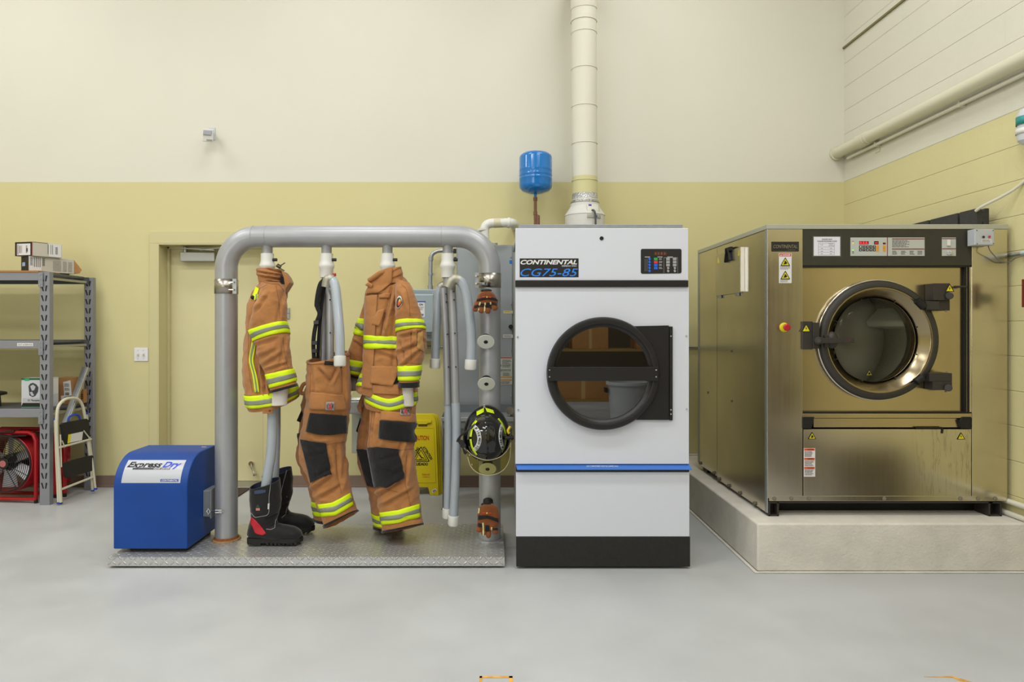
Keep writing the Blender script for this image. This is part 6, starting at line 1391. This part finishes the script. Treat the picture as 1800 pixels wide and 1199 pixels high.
for a, b in (((719, 752), (762, 752)), ((762, 752), (765.5, 848)), ((765.5, 848), (716, 848)), ((716, 848), (719, 752))): mb.bar(W(*a, DS(a[1])-.001), W(*b, DS(b[1])-.001), .006, .006)
finish('raised_border', mb, m_sy, parent=cs, bevel=.002)
mb = MB(); sp_(mb, [(735, 741), (751, 741), (751, 750), (735, 750)], -.0015, .002); finish('handle_slot', mb, mat('sign recess', '#7c6a10', rough=.6), parent=cs)
mb = MB(); sp_(mb, [(732, 739), (758, 739), (758, 743.5), (752, 744), (750, 746), (735, 746), (732, 744)], -.016, .014); finish('carry_handle', mb, m_sy, parent=cs, bevel=.003)
def stext(mb, s, cx, cy, w, h, rot, bold=.03, sh=0):
    cr, sr = math.cos(rot), math.sin(rot)
    def fn(u, v):
        a = (u-.5)*w; b = -(v-.5)*h; y = cy+a*sr+b*cr; return W(cx+a*cr-b*sr, y, DS(y)-.0012)
    text_on(mb, s, fn, bold=bold, shear=sh)
mb = MB(); stext(mb, 'CAUTION', 740, 770, 28, 8.6, 0, .03); finish('red_lettering', mb, mat('sign red', '#c01f1a', rough=.5), parent=fp)
mb = MB(); stext(mb, 'CUIDADO', 740.3, 815.8, 24, 5.6, 0, .05); stext(mb, 'ATTENTION', 751.5, 796.5, 27, 5.4, 1.0, .05); stext(mb, 'ACHTUNG', 729.5, 796.5, 23, 5.4, -1.0, .05)
for k, wd in ((1, .007), (.68, .005)):
    c = (740, 803); T = [(c[0]-14.5*k, c[1]+8*k), (c[0]+14.5*k, c[1]+8*k), (c[0], c[1]-17.5*k)]
    for a, b in zip(T, T[1:]+T[:1]): mb.bar(W(*a, DS(a[1])-.0008), W(*b, DS(b[1])-.0008), .0012 if False else wd, .0012, (0, 1, 0))
mb.bar(W(737, 799, DS(799)-.001), W(742, 806, DS(806)-.001), .009, .001, (0, 1, 0)); mb.bar(W(741, 804, DS(804)-.001), W(746, 806, DS(806)-.001), .006, .001, (0, 1, 0)); mb.bar(W(737, 807, DS(807)-.001), W(744, 808.5, DS(808)-.001), .004, .001, (0, 1, 0)); mb.cyl(W(736, 797, DS(797)-.0012), W(736, 797, DS(797)), .006, 10)
finish('black_lettering', mb, m_blk, parent=fp)
mb = MB(); stext(mb, 'Rubbermaid', 749, 834, 13.5, 3.6, 0, .01, .2); stext(mb, 'COMMERCIAL', 749, 838.6, 13, 1.6, 0, .02); finish('orange_lettering', mb, mat('sign orange', '#cc5a1e', rough=.5), parent=fp)
mb = MB(); sp_(mb, [(758, 863), (766, 858), (768.5, 862), (760.5, 867)], -.0022, .001); q_ = finish('sticker', mb, m_lab, parent=fp)
mb = MB(); sp_(mb, [(760.5, 863), (762, 862), (763.5, 864), (762, 865)], -.003, .0006); sp_(mb, [(763, 861.8), (764.5, 860.8), (766, 862.6), (764.5, 863.6)], -.003, .0006); finish('barcode', mb, m_blk, parent=fp)
# grey utility stand behind the helmet
us = thing('utility_stand', 'grey steel utility stand on legs behind the helmet and hoses', 'stand', W(842, 897, 5.2))
m_us = mat('grey painted stand', '#747a7e', rough=.45, metal=.2)
D = 5.06; a, b = XX(776, D), XX(903, D)
finish('stand_top', MB().box(a, b, D, 5.42, ZZ(741, D), ZZ(734, D)), mat('pale stainless top', '#b9bdc0', rough=.3, metal=.6), parent=us, bevel=.003)
finish('apron', MB().box(a+.005, b-.005, D+.012, 5.41, ZZ(754, D), ZZ(741.2, D)), mat('mid grey sheet', '#979a99', rough=.5), parent=us, bevel=.002)
finish('lower_rail', MB().box(a+.01, b-.012, D+.02, 5.4, ZZ(766, D), ZZ(754.2, D)), m_us, parent=us, bevel=.002)
mb = MB(); mb.prism([(a, D+.03, ZZ(733.8, D)), (a+.03, D+.03, ZZ(733.8, D)), (a+.03, D+.03, ZZ(716, D))], (0, .3, 0)); finish('side_gusset', mb, m_us, parent=us)
finish('backsplash', MB().box(a+.1, b, 5.39, 5.42, ZZ(733.8, D), ZZ(720, D)), m_us, parent=us)
for x in (781, 862):
    for y in (D+.01, 5.36):
        X = XX(x, D); mb = MB(); mb.box(X-.014, X+.014, y, y+.03, .006, ZZ(766.2, D)); lg_ = finish('leg', mb, m_us, parent=us, bevel=.003)
        finish('foot_plate', MB().box(X-.022, X+.022, y-.006, y+.036, .0005, .006), m_us, parent=lg_)
mb = MB(); mb.cyl(W(896.5, 722, 5.1), W(896.5, 722, 5.22), .03, 24); mb.cyl(W(896.5, 722, 5.085), W(896.5, 722, 5.1), .018, 20); mb.cyl((XX(896.5, 5.2), 5.2, ZZ(733.8, D)), (XX(896.5, 5.2), 5.2, ZZ(724, 5.2)), .014, 12); finish('faucet_knob', mb, m_chrome, parent=us)

# ------------------------------------------------------------------ shelving at the left edge
m_sh = mat('grey lavender shelf enamel', '#8a8b92', rough=.45, metal=.15)
m_shd = mat('dark shelf steel', '#5a5c62', rough=.5, metal=.2)
m_shs = mat('tan shelf edge', '#a19d84', rough=.5, metal=.15)
su = thing('storage_shelving', 'grey boltless steel storage shelving cut off by the left frame edge', 'shelving', (-4.1, 5.45, 0))
FD, BD = 5.2, 5.67
def post(px0, px1, D, ytop, ybot, slots=True, dark=False):
    z0, z1 = .0008, ZZ(ytop, D); x0, x1 = XX(px0, D), XX(px1, D)
    mb = MB(); mb.box(x0, x1, D, D+.003, z0, z1); mb.box(x1-.003, x1, D+.003, D+.045, z0, z1)
    p_ = finish('upright', mb, m_shd if dark else m_sh, parent=su)
    if slots:
        mb = MB(); n = int((z1-z0-.06)/.0752)
        for k in range(n):
            z = z1-.05-k*.0752; w = x1-x0
            for fx, sl in ((.26, 1), (.66, -1)):
                cx = x0+w*fx; mb.prism([(cx-.007*1-.004*sl, D-.0006, z+.022), (cx+.005-.004*sl, D-.0006, z+.022), (cx+.007+.006*sl, D-.0006, z-.022), (cx-.003+.006*sl, D-.0006, z-.022)], (0, .0005, 0))
        finish('slots', mb, m_rub, parent=p_)
    return p_
post(70, 87, FD, 478, 888); post(148, 163, BD, 488, 862, True, False); post(-260, -243, FD, 478, 888); post(-230, -215, BD, 488, 862, True, True)
xr_, xl_ = XX(70, FD), XX(-243, FD)
for ya, yb in ((479, 493), (598.5, 612.5), (718.5, 733.5)):
    z1, z0 = ZZ(ya, FD), ZZ(yb, FD)
    finish('front_beam', MB().box(xl_, xr_+.02, FD-.008, FD-.0005, z0, z1), m_sh, parent=su, bevel=.002)
    finish('rear_beam', MB().box(xl_, XX(157, BD), BD-.03, BD-.005, z0, z1-.005), m_shd, parent=su)
    mb = MB(); mb.bar((XX(86, FD)-.004, FD+.01, z1-.045), (XX(86, FD)+.02, BD, z1-.045), .012, .018); finish('side_beam', mb, m_shs, parent=su)
    finish('bracket_plate', MB().box(xr_-.005, xr_+.03, FD-.012, FD-.0085, z0-.05, z1+.0), m_sh, parent=su, bevel=.001)
    mb = MB()
    for dz_ in (-.03, .01, .045): mb.cyl((xr_+.012, FD-.016, z0+dz_), (xr_+.012, FD-.012, z0+dz_), .005, 8)
    each('rivet', mb, m_galv, parent=su)
    finish('deck', MB().box(xl_, XX(84, FD)+.012, FD+.004, BD-.03, z1-.018, z1-.001), m_shd, parent=su)
ll = finish('shelf_label', MB().bpx(30, 603, 58, 608.5, FD-.0092, FD-.0082), m_lab, parent=su)
mb = MB(); text_px(mb, 'OUT of SERVICE', 31.5, 604.3, 56.5, 607.2, FD-.0098, bold=.01); finish('lettering', mb, m_prt, parent=ll)
zt_ = ZZ(479, FD)
cbd = finish('cardboard_sheet', MB().box(xl_, XX(69, FD), FD-.012, BD-.1, zt_+.0002, zt_+.014), mat('brown cardboard', '#a27647', rough=.85, var=.08, vscale=20)); tag(cbd, 'flat brown cardboard sheet lying on the top shelf', 'cardboard sheet')
zs = zt_+.0145
def rbox(nm, label, corner, dirx, w, dirside, l, h, m, cat='box'):
    """box given by its near bottom corner, front (to the left) and side directions"""
    c = Vector(corner); a = Vector(dirx).normalized()*w; b = Vector(dirside).normalized()*l; u = Vector((0, 0, h))
    mb = MB(); mb.prism([c, c+a, c+a+b, c+b], u); o = finish(nm, mb, m, bevel=.002); tag(o, label, cat); return o, c, a, b, u
def face(mb, o, eu, ev, u0, u1, v0, v1, n, off=.0008, th=.0006):
    P_ = [o+eu*u0+ev*v0, o+eu*u1+ev*v0, o+eu*u1+ev*v1, o+eu*u0+ev*v1]; n = n.normalized(); mb.prism([p+n*off for p in P_], n*th); return mb
m_bw = mat('cream box board', '#c3beb0', rough=.6); m_bb = mat('black box board', '#1b1a1c', rough=.5)
# lower box, turned
c0 = W(50.3, 476, 5.25); c0.z = zs
o, c, a, b, u = rbox('product_box', 'long cream box with black end, lower of the two on the top shelf', c0, (-.85, .53, 0), .115, (.52, .85, 0), .335, .118, m_bw)
nf = -b; ns = -a
mb = MB(); face(mb, c, a, u, 0, 1, .0, 1, nf); finish('black_end', mb, m_bb, parent=o)
mb = MB(); face(mb, c, a, u, .45, .85, .35, .6, nf, .0016); finish('blue_sticker', mb, mat('pale blue sticker', '#9db4d8', rough=.5), parent=o)
mb = MB(); face(mb, c, b, u, .01, .27, .04, .98, ns); finish('white_label', mb, m_lab, parent=o)
mb = MB()
for i in range(7): face(mb, c, b, u, .03, .085, .4+.075*i, .44+.075*i, ns, .0016)
for i in range(6): face(mb, c, b, u, .29, .34, .42+.085*i, .465+.085*i, ns, .0016)
for u0 in (.11, .15, .19, .23): face(mb, c, b, u, u0, u0+.015, .3, .95, ns, .0016)
finish('barcode', mb, mat('dark grey print', '#55524e'), parent=o)
mb = MB()
for u0 in (.52, .61, .74, .86): 
    for i in range(10): face(mb, c, b, u, u0, u0+.09, .12+.07*i, .15+.07*i, ns, .0012)
finish('small_print', mb, mat('light grey print', '#9a958b', rough=.6), parent=o)
mb = MB(); e = c+b; mb.prism([e+u*.95, e+u*.05, e+u*.05+Vector((.04, .01, 0)), e+u*.3+Vector((.05, .02, 0))], a*.9); finish('torn_flap', mb, mat('brown cardboard', '#a27647'), parent=o)
# upper box
c1 = W(57.5, 449, 5.25); c1.z = zs+.1185
o, c, a, b, u = rbox('product_box', 'black and cream box with a red stripe, upper of the two on the top shelf', c1, (-.97, .24, 0), .168, (.5, .86, 0), .215, .108, m_bw)
nf = -b; ns = -a
mb = MB(); face(mb, c, a, u, 0, 1, 0, 1, nf); finish('black_end', mb, m_bb, parent=o)
mb = MB(); face(mb, c, a, u, .12, .88, .06, .88, nf, .0016); finish('white_label', mb, m_lab, parent=o)
mb = MB(); face(mb, c, a, u, .8, .84, .1, .82, nf, .0024); face(mb, c, a, u, .0, .03, .0, 1, nf, .0016); each('red_stripe', mb, mat('label red', '#c3323a'), parent=o)
mb = MB()
for u0 in (.3, .34, .6, .68, .72): face(mb, c, a, u, u0, u0+.02, .2, .75, nf, .0024)
face(mb, c, a, u, .26, .34, .3, .55, nf, .0024); finish('lettering', mb, mat('dark grey print', '#55524e'), parent=o)
mb = MB(); face(mb, c, b, u, .0, .5, .97, 1, ns); finish('black_edge', mb, m_bb, parent=o)
mb = MB(); face(mb, c, b, u, .54, .97, .04, .97, ns); finish('side_label', mb, m_lab, parent=o)
mb = MB()
for i in range(6): face(mb, c, b, u, .76, .84, .25+.09*i, .3+.09*i, ns, .0016)
for u0 in (.5, .6, .66): face(mb, c, b, u, u0, u0+.015, .2, .9, ns, .0016)
finish('barcode', mb, mat('dark grey print', '#55524e'), parent=o)
# boxes on the lower shelf
zl = ZZ(718.5, FD)+.0005
def ubox(nm, label, px0, px1, pyt, D, depth, m): 
    x0, x1 = XX(px0, D), XX(px1, D); mb = MB(); mb.box(x0, x1, D, D+depth, zl, ZZ(pyt, D)); o = finish(nm, mb, m, bevel=.002); tag(o, label, 'box'); return o, x0, x1
o, x0, x1 = ubox('facepiece_box', 'white box picturing a breathing mask on the lower shelf', 37.5, 84, 665, 5.25, .13, mat('white printed board', '#c6c8cc', rough=.5))
D = 5.2492
finish('green_edge', MB().bpx(37.5, 664.8, 84, 668, D-.0006, D), mat('dark green print', '#1d5f3d', rough=.5), parent=o); finish('green_edge', MB().bpx(37.5, 714.5, 84, 716, D-.0006, D), mat('dark green print', '#1d5f3d'), parent=o)
finish('green_badge', MB().bpx(43, 665.5, 51.5, 669.5, D-.0012, D-.0006), mat('green print', '#2aa068', rough=.5), parent=o)
mb = MB(); mb.ppx([(37.5, 714.4), (40, 708.5), (84, 708.5), (84, 714.4)], D-.0006, .0006); finish('dark_band', mb, m_bb, parent=o); finish('grey_band', MB().bpx(40, 699.5, 84, 708.2, D-.0006, D), mat('light grey print band', '#b5b7ba', rough=.5), parent=o)
mb = MB(); text_px(mb, 'G1 Facepiece', 48.5, 702, 72, 706.5, D-.0012, bold=.02); finish('lettering', mb, m_blk, parent=o)
mb = MB(); c_ = (58, 686); mb.ppx([(50, 679), (53, 674.5), (58, 673), (64, 676), (67.5, 681), (66.5, 689), (62, 696), (57, 698), (51.5, 695), (51, 688)], D-.0007, .0006); finish('mask_picture', mb, mat('dark mask print', '#3a3c40', rough=.5), parent=o)
mb = MB(); mb.ppx([(53, 679), (58, 676), (62.5, 680), (60, 686), (56, 687)], D-.0014, .0006); mb.ppx([(52, 690), (56, 688.5), (60, 695), (56, 696.5)], D-.0014, .0006); finish('mask_highlight', mb, mat('light mask print', '#b3b6ba', rough=.5), parent=o)
xs_ = x1; mb = MB(); mb.box(xs_, xs_+.001, D+.03, D+.125, ZZ(694, D), ZZ(667, D)); finish('side_label', mb, m_lab, parent=o)
o, x0, x1 = ubox('cardboard_box', 'brown cardboard box with white shipping labels on the lower shelf', 99.5, 128, 664, 5.46, .11, mat('brown cardboard', '#a27647'))
D = 5.4592; mb = MB(); mb.ppx([(111, 671.5), (124, 668.5), (126, 695), (113, 698)], D-.0006, .0006); lb = finish('shipping_label', mb, m_lab, parent=o)
mb = MB(); lines_px(mb, 113, 674, 122, 680, 3, D-.0014, 3); lines_px(mb, 113.5, 682, 123, 687, 3, D-.0014, 5); bars_px(mb, 115, 690, 122, 695, 5, D-.0014); finish('lettering', mb, m_blk, parent=lb)
mb = MB(); mb.ppx([(107, 696), (113, 695), (113.5, 708), (108, 708.5)], D-.0006, .0006); finish('small_label', mb, m_lab, parent=o)
o, x0, x1 = ubox('cardboard_box', 'small brown carton at the right end of the lower shelf', 131, 147, 685, 5.58, .05, mat('brown cardboard', '#a27647'))
mb = MB(); lines_px(mb, 140, 692, 146.5, 702, 3, 5.579, 3); finish('lettering', mb, m_blk, parent=o)
o = finish('black_case', MB().tube([(XX(-22, 5.35), 5.35, zl), (XX(-22, 5.35), 5.35, ZZ(696, 5.35)), (XX(-22, 5.35), 5.35, ZZ(694, 5.35)), (XX(-22, 5.35), 5.35, ZZ(690, 5.35)), (XX(-22, 5.35), 5.35, ZZ(687, 5.35))], [.09, .085, .13, .125, .06], 24), m_bb); tag(o, 'round black case with a wide rim at the left frame edge', 'case')
# leaning aluminium bar
mb = MB(); mb.bar(W(151, 646, 5.57), W(112.5, 752, 5.29), .05, .022, (0, 1, 0)); o = finish('aluminium_bar', mb, m_alu, bevel=.002)
tag(o, 'flat aluminium bar leaning diagonally inside the right end of the shelving', 'metal bar')
mb = MB(); mb.bar(W(152, 646, 5.555), W(113.5, 752, 5.275), .012, .01, (0, 1, 0)); finish('edge_rib', mb, m_galv, parent=o)

# ------------------------------------------------------------------ step ladder
sl = thing('step_ladder', 'folded cream step ladder with black treads leaning beside the shelving', 'ladder', W(135, 880, 5.4))
m_lad = mat('cream ladder tube', '#cdc8b2', rough=.35)
DL0, DL1 = 5.16, 5.56
def LD(px): return DL0+(DL1-DL0)*(px-98)/67
def LW(px, py, o=0): return W(px, py, LD(px)+o)
finish('hoop_rail', MB().tube(bez([W(107, 883, 5.2), W(104, 830, 5.19), LW(100, 770), LW(100, 730), LW(103.5, 713), LW(113, 703), LW(124, 700), LW(136, 701.5), LW(143.5, 710), LW(148, 726), LW(154, 770), LW(160, 820), W(163, 862, 5.56)], 60), .0115, 12), m_lad, parent=sl, smooth=60)
mb = MB(); mb.tube([W(97.5, 737, 5.2), W(99, 790, 5.2), W(103, 884, 5.2)], .0105, 12); finish('front_rail', mb, m_lad, parent=sl)
mb = MB(); mb.tube([W(152, 727, 5.53), W(160, 795, 5.53), W(168, 859, 5.54)], .008, 12); finish('front_rail', mb, m_lad, parent=sl)
for a, b in (((103, 787), (160, 772)), ((106, 861), (165, 838))): finish('rung', MB().tube([LW(*a, -.012), LW(*b, -.012)], .009, 10), m_lad, parent=sl)
for a, b in (((106, 764), (108, 821)), ((147, 757), (158, 771)), ((109, 775), (114, 786))): finish('brace', MB().tube([LW(*a, -.02), LW(*b, -.02)], .005, 8), m_lad, parent=sl)
m_tr = mat('black ribbed tread', '#1f1d19', rough=.6, bump=1.2, bscale=60, stretch=(4, 1, 4))
for nm, Q in (('t', [(104, 747), (108, 743.5), (147, 736.5), (151, 739), (154, 768), (150, 772), (115, 784), (110, 780)]), ('b', [(109, 815), (113, 812), (157, 801), (159.5, 803), (159.5, 825), (156, 829), (115, 841), (111, 838)])):
    finish('tread', MB().prism([LW(x, y, -.005) for x, y in Q], (0.012, .02, 0)), m_tr, parent=sl, bevel=.002)
mb = MB(); mb.prism([LW(x, y, -.022) for x, y in ((123, 763.5), (146, 758.5), (144, 774), (119.5, 779))], (0, .001, 0)); lb = finish('white_label', mb, m_lab, parent=sl)
mb = MB(); mb.prism([LW(x, y, -.024) for x, y in ((120, 764), (125, 763), (123.5, 778.5), (118.5, 780))], (0, .001, 0)); finish('yellow_label', mb, m_yel, parent=sl)
finish('carry_handle', MB().tube(bez([LW(119, 742, 0), LW(122, 733), LW(131, 729), LW(138, 730), LW(141, 738)], 16), .008, 10), mat('blue ladder plastic', '#1d45b0', rough=.35), parent=sl)
mb = MB()
for x, y, D in ((103, 884.5, 5.2), (107, 883.5, 5.24), (163, 862.5, 5.56), (168, 859.5, 5.54), (97.5, 737, 5.2), (152, 727, 5.53)): mb.cyl(W(x, y-2, D), W(x, y+1.3, D), .0125, 12)
each('end_cap', mb, mat('blue ladder plastic', '#1d45b0'), parent=sl)

# ------------------------------------------------------------------ red fans under the shelving
m_redp = mat('red fan paint', '#a8131f', rough=.35)
def fan(label, cx, cy, D, r, ang, depth=.3):
    c = W(cx, cy, D); f = thing('blower_fan', label, 'fan', (c.x, c.y+.1, 0)); d = Vector((math.sin(ang), math.cos(ang), 0))
    finish('fan_drum', MB().lathe([(r*1.03, 0), (r*1.08, .006), (r*1.08, depth), (r*1.0, depth), (r*1.0, .006)], c, d, n=64, closed=True), m_redp, parent=f)
    mb = MB()
    side = d.cross(Vector((0, 0, 1)))
    for k in range(1, 12):
        rr = r*(.2+.8*k/11); mb.lathe([(rr-.0016, -.002), (rr+.0016, -.002), (rr+.0016, -.006), (rr-.0016, -.006)], c, d, n=64, closed=True)
    for k in range(10):
        a = 2*PI*k/10+.2; v = side*math.cos(a)+Vector((0, 0, 1))*math.sin(a); mb.bar(c+v*r*.2-d*.006, c+v*r-d*.004, .004, .004)
    mb.tube([c-d*.004+(side*math.cos(2*PI*k/48)+Vector((0, 0, 1))*math.sin(2*PI*k/48))*r*1.03 for k in range(50)], .007, 8, cap=False)
    finish('guard_grille', mb, m_black, parent=f)
    g = finish('hub', MB().lathe([(0, -.012), (r*.19, -.01), (r*.22, -.002)], c, d, n=40), m_black, parent=f, solid=.002)
    finish('hub_badge', MB().lathe([(0, -.0145), (r*.12, -.014), (r*.12, -.012)], c, d, n=32), mat('faded red badge', '#b3656a', rough=.5), parent=g)
    for k in range(6):
        a = 2*PI*k/6+.5; v = side*math.cos(a)+Vector((0, 0, 1))*math.sin(a); t = d.cross(v)
        mb = MB(); A = c+d*.06; mb.prism([A+v*r*.22+t*.03-d*.015, A+v*r*.22-t*.03+d*.02, A+v*r*.93-t*.045+d*.03, A+v*r*.93+t*.045-d*.02], d*.003); finish('blade', mb, mat('fan blade aluminium', '#b9b9bd', rough=.35, metal=.5), parent=f)
    mb = MB(); mb.cyl(c+d*.05, c+d*(depth-.02), r*.3, 24); finish('motor', mb, m_black, parent=f)
    # square tube stand
    hw = r*1.16; z0 = .03; zt = c.z+r*1.12
    for k in (0.02, depth-.04):
        o_ = c+d*k; P_ = [o_+side*s+Vector((0, 0, z-c.z)) for s, z in ((-hw, z0), (-hw, zt-.06), (-hw+.02, zt-.015), (-hw+.06, zt), (hw-.06, zt), (hw-.02, zt-.015), (hw, zt-.06), (hw, z0), (-hw, z0))]
        finish('stand_frame', MB().tube(P_, .016, 8), m_redp, parent=f)
    mb = MB()
    for s in (-hw, hw):
        for k in (.02, depth-.04): q_ = c+d*k+side*s; mb.cyl((q_.x, q_.y, .0006), (q_.x, q_.y, z0), .014, 12)
    each('rubber_foot', mb, m_rub, parent=f)
    return f
fan('red blower fan with a round black guard at the left frame edge', 7, 815, 5.26, .212, .08, .24)
fan('red framed blower fan standing behind the step ladder', 93, 817, 5.56, .15, 1.0, .12)
o = finish('flat_board', MB().obox(W(5, 764, 5.32), (.25, .0, .006), (0, .1, 0), (0, 0, .004)), m_bb, bevel=.002)
tag(o, 'flat black board lying on top of the left red fan', 'board')
mb = MB(); mb.obox(W(12, 758.5, 5.3), (.09, 0, .007), (0, .05, 0), (0, 0, .006)); finish('board_strip', mb, m_bb, parent=o)

# ------------------------------------------------------------------ stores behind the photographer (seen only mirrored in the door glass)
sr = thing('storage_rack', 'long steel rack of cartons across the room, seen only as a reflection', 'shelving', (1.5, -2.1, 0))
for x in (.2, 2.9):
    for y in (-1.85, -2.4): finish('upright', MB().box(x-.025, x+.025, y-.025, y+.025, .0008, 2.4), m_shd, parent=sr)
for z in (.35, 1.05, 1.75): finish('deck', MB().box(.15, 2.93, -2.43, -1.82, z-.03, z), mat('yellow deck board', '#8f7440', rough=.7), parent=sr)
m_cb = mat('brown cardboard', '#a27647')
labs = ['tall brown carton at the left end of the far rack top shelf', 'wide brown carton right of the tall one on the far rack', 'brown carton on the far rack middle shelf, left end', 'brown carton on the far rack middle shelf, centre', 'low brown carton on the far rack bottom shelf', 'brown carton on the far rack middle shelf, right end']
for (x, w, z, h), lab in zip(((.4, .5, 1.751, .5), (1.05, .8, 1.751, .4), (.3, .55, 1.051, .4), (1.1, .5, 1.051, .5), (.9, .7, .351, .35), (2.0, .6, 1.051, .35)), labs):
    o = finish('cardboard_box', MB().box(x, x+w, -2.35, -1.9, z, z+h), m_cb, bevel=.003); tag(o, lab, 'box', 'cartons on the far rack')
    finish('packing_tape', MB().box(x+w*.46, x+w*.54, -1.9, -1.8995, z, z+h), mat('tape tan', '#b99a63', rough=.3), parent=o)
o = finish('grey_bin', MB().lathe([(0, 0), (.2, .0), (.25, .6), (.27, .6), (.27, .64), (.24, .64), (.19, .02), (0, .02)], (1.75, -1.35, .0008), n=40), mat('light grey bin', '#a9adb0', rough=.5)); tag(o, 'round grey rubbish bin before the far rack, seen only reflected', 'bin')
each('bin_handle', MB().box(1.46, 1.49, -1.42, -1.28, .5, .56).box(2.01, 2.04, -1.42, -1.28, .5, .56), m_black, parent=o)

# cabinets along the right wall in front of the frame, mirrored in the washer's steel
m_lk = mat('brown grey locker enamel', '#6f6352', rough=.5)
lk = thing('storage_locker', 'tall brown grey locker by the right wall, seen only as a reflection', 'locker', (2.7, .3, 0))
finish('locker_body', MB().box(2.57, XR-.02, -.9, 1.25, .05, 2.1), m_lk, parent=lk, bevel=.004); finish('plinth', MB().box(2.6, XR-.02, -.88, 1.23, .0008, .05), m_black, parent=lk)
for y in (-.9, -.18, .54): d_ = finish('locker_door', MB().box(2.555, 2.569, y+.01, y+.7, .08, 2.08), m_lk, parent=lk, bevel=.003); finish('handle', MB().box(2.535, 2.554, y+.6, y+.63, 1.0, 1.2), m_galv, parent=d_, bevel=.003)
lc = thing('base_cabinet', 'low grey base cabinet by the right wall, seen only as a reflection', 'cabinet', (2.7, 2.1, 0))
finish('cabinet_body', MB().box(2.5, XR-.02, 1.4, 2.9, .05, .48), mat('taupe cabinet', '#7c7364', rough=.5), parent=lc, bevel=.004); finish('worktop', MB().box(2.47, XR-.02, 1.38, 2.92, .481, .51), mat('pale worktop', '#a9a498', rough=.5), parent=lc, bevel=.004)
finish('plinth', MB().box(2.54, XR-.02, 1.42, 2.88, .0008, .05), m_black, parent=lc)
for y in (1.4, 1.9, 2.4): d_ = finish('cabinet_door', MB().box(2.485, 2.499, y+.01, y+.49, .08, .47), mat('taupe cabinet', '#7c7364'), parent=lc, bevel=.003); finish('handle', MB().box(2.465, 2.484, y+.4, y+.43, .3, .42), m_galv, parent=d_)

# ------------------------------------------------------------------ camera, light
cam = bpy.data.cameras.new('camera'); co = bpy.data.objects.new('camera', cam); COL.objects.link(co)
co.location = EYE; co.rotation_euler = (PI/2, 0, 0); cam.sensor_width = 36; cam.lens = 24
cam.shift_x = (900-VX)/1800; cam.shift_y = -(599.5-VY)/1800; cam.clip_start = .05
SC.camera = co
def area(x, y, z, sx, sy, e, col=(.97, .985, 1), rot=(0, 0, 0)):
    l = bpy.data.lights.new('ceiling_or_fill_lamp', 'AREA'); l.shape = 'RECTANGLE'; l.size = sx; l.size_y = sy; l.energy = e; l.color = col
    o = bpy.data.objects.new('ceiling_or_fill_lamp', l); COL.objects.link(o); o.location = (x, y, z); o.rotation_euler = rot; return o
for x in (-4.2, -1.3, 1.35):
    for y in (-3.0, -.3, 2.2, 4.4): area(x, y, 5.1, 1.3, .5, (42 if y < 4 else 21)*(1.25 if x < -3 else 1.0))
b_ = area(-3.6, -4.9, 2.3, 3.2, 2.4, 75, (.95, .98, 1), (PI/2, 0, 0)); b_.name = 'added_front_fill'  # unseen fill lamp added behind the camera to brighten the fronts
w = bpy.data.worlds.new('world'); SC.world = w; w.use_nodes = True
w.node_tree.nodes['Background'].inputs[0].default_value = (.9, .9, .85, 1); w.node_tree.nodes['Background'].inputs[1].default_value = .3
vs_ = SC.view_settings; vs_.view_transform = 'Standard'; vs_.look = 'None'; vs_.gamma = 1; vs_.use_curve_mapping = False; vs_.exposure = 0.14
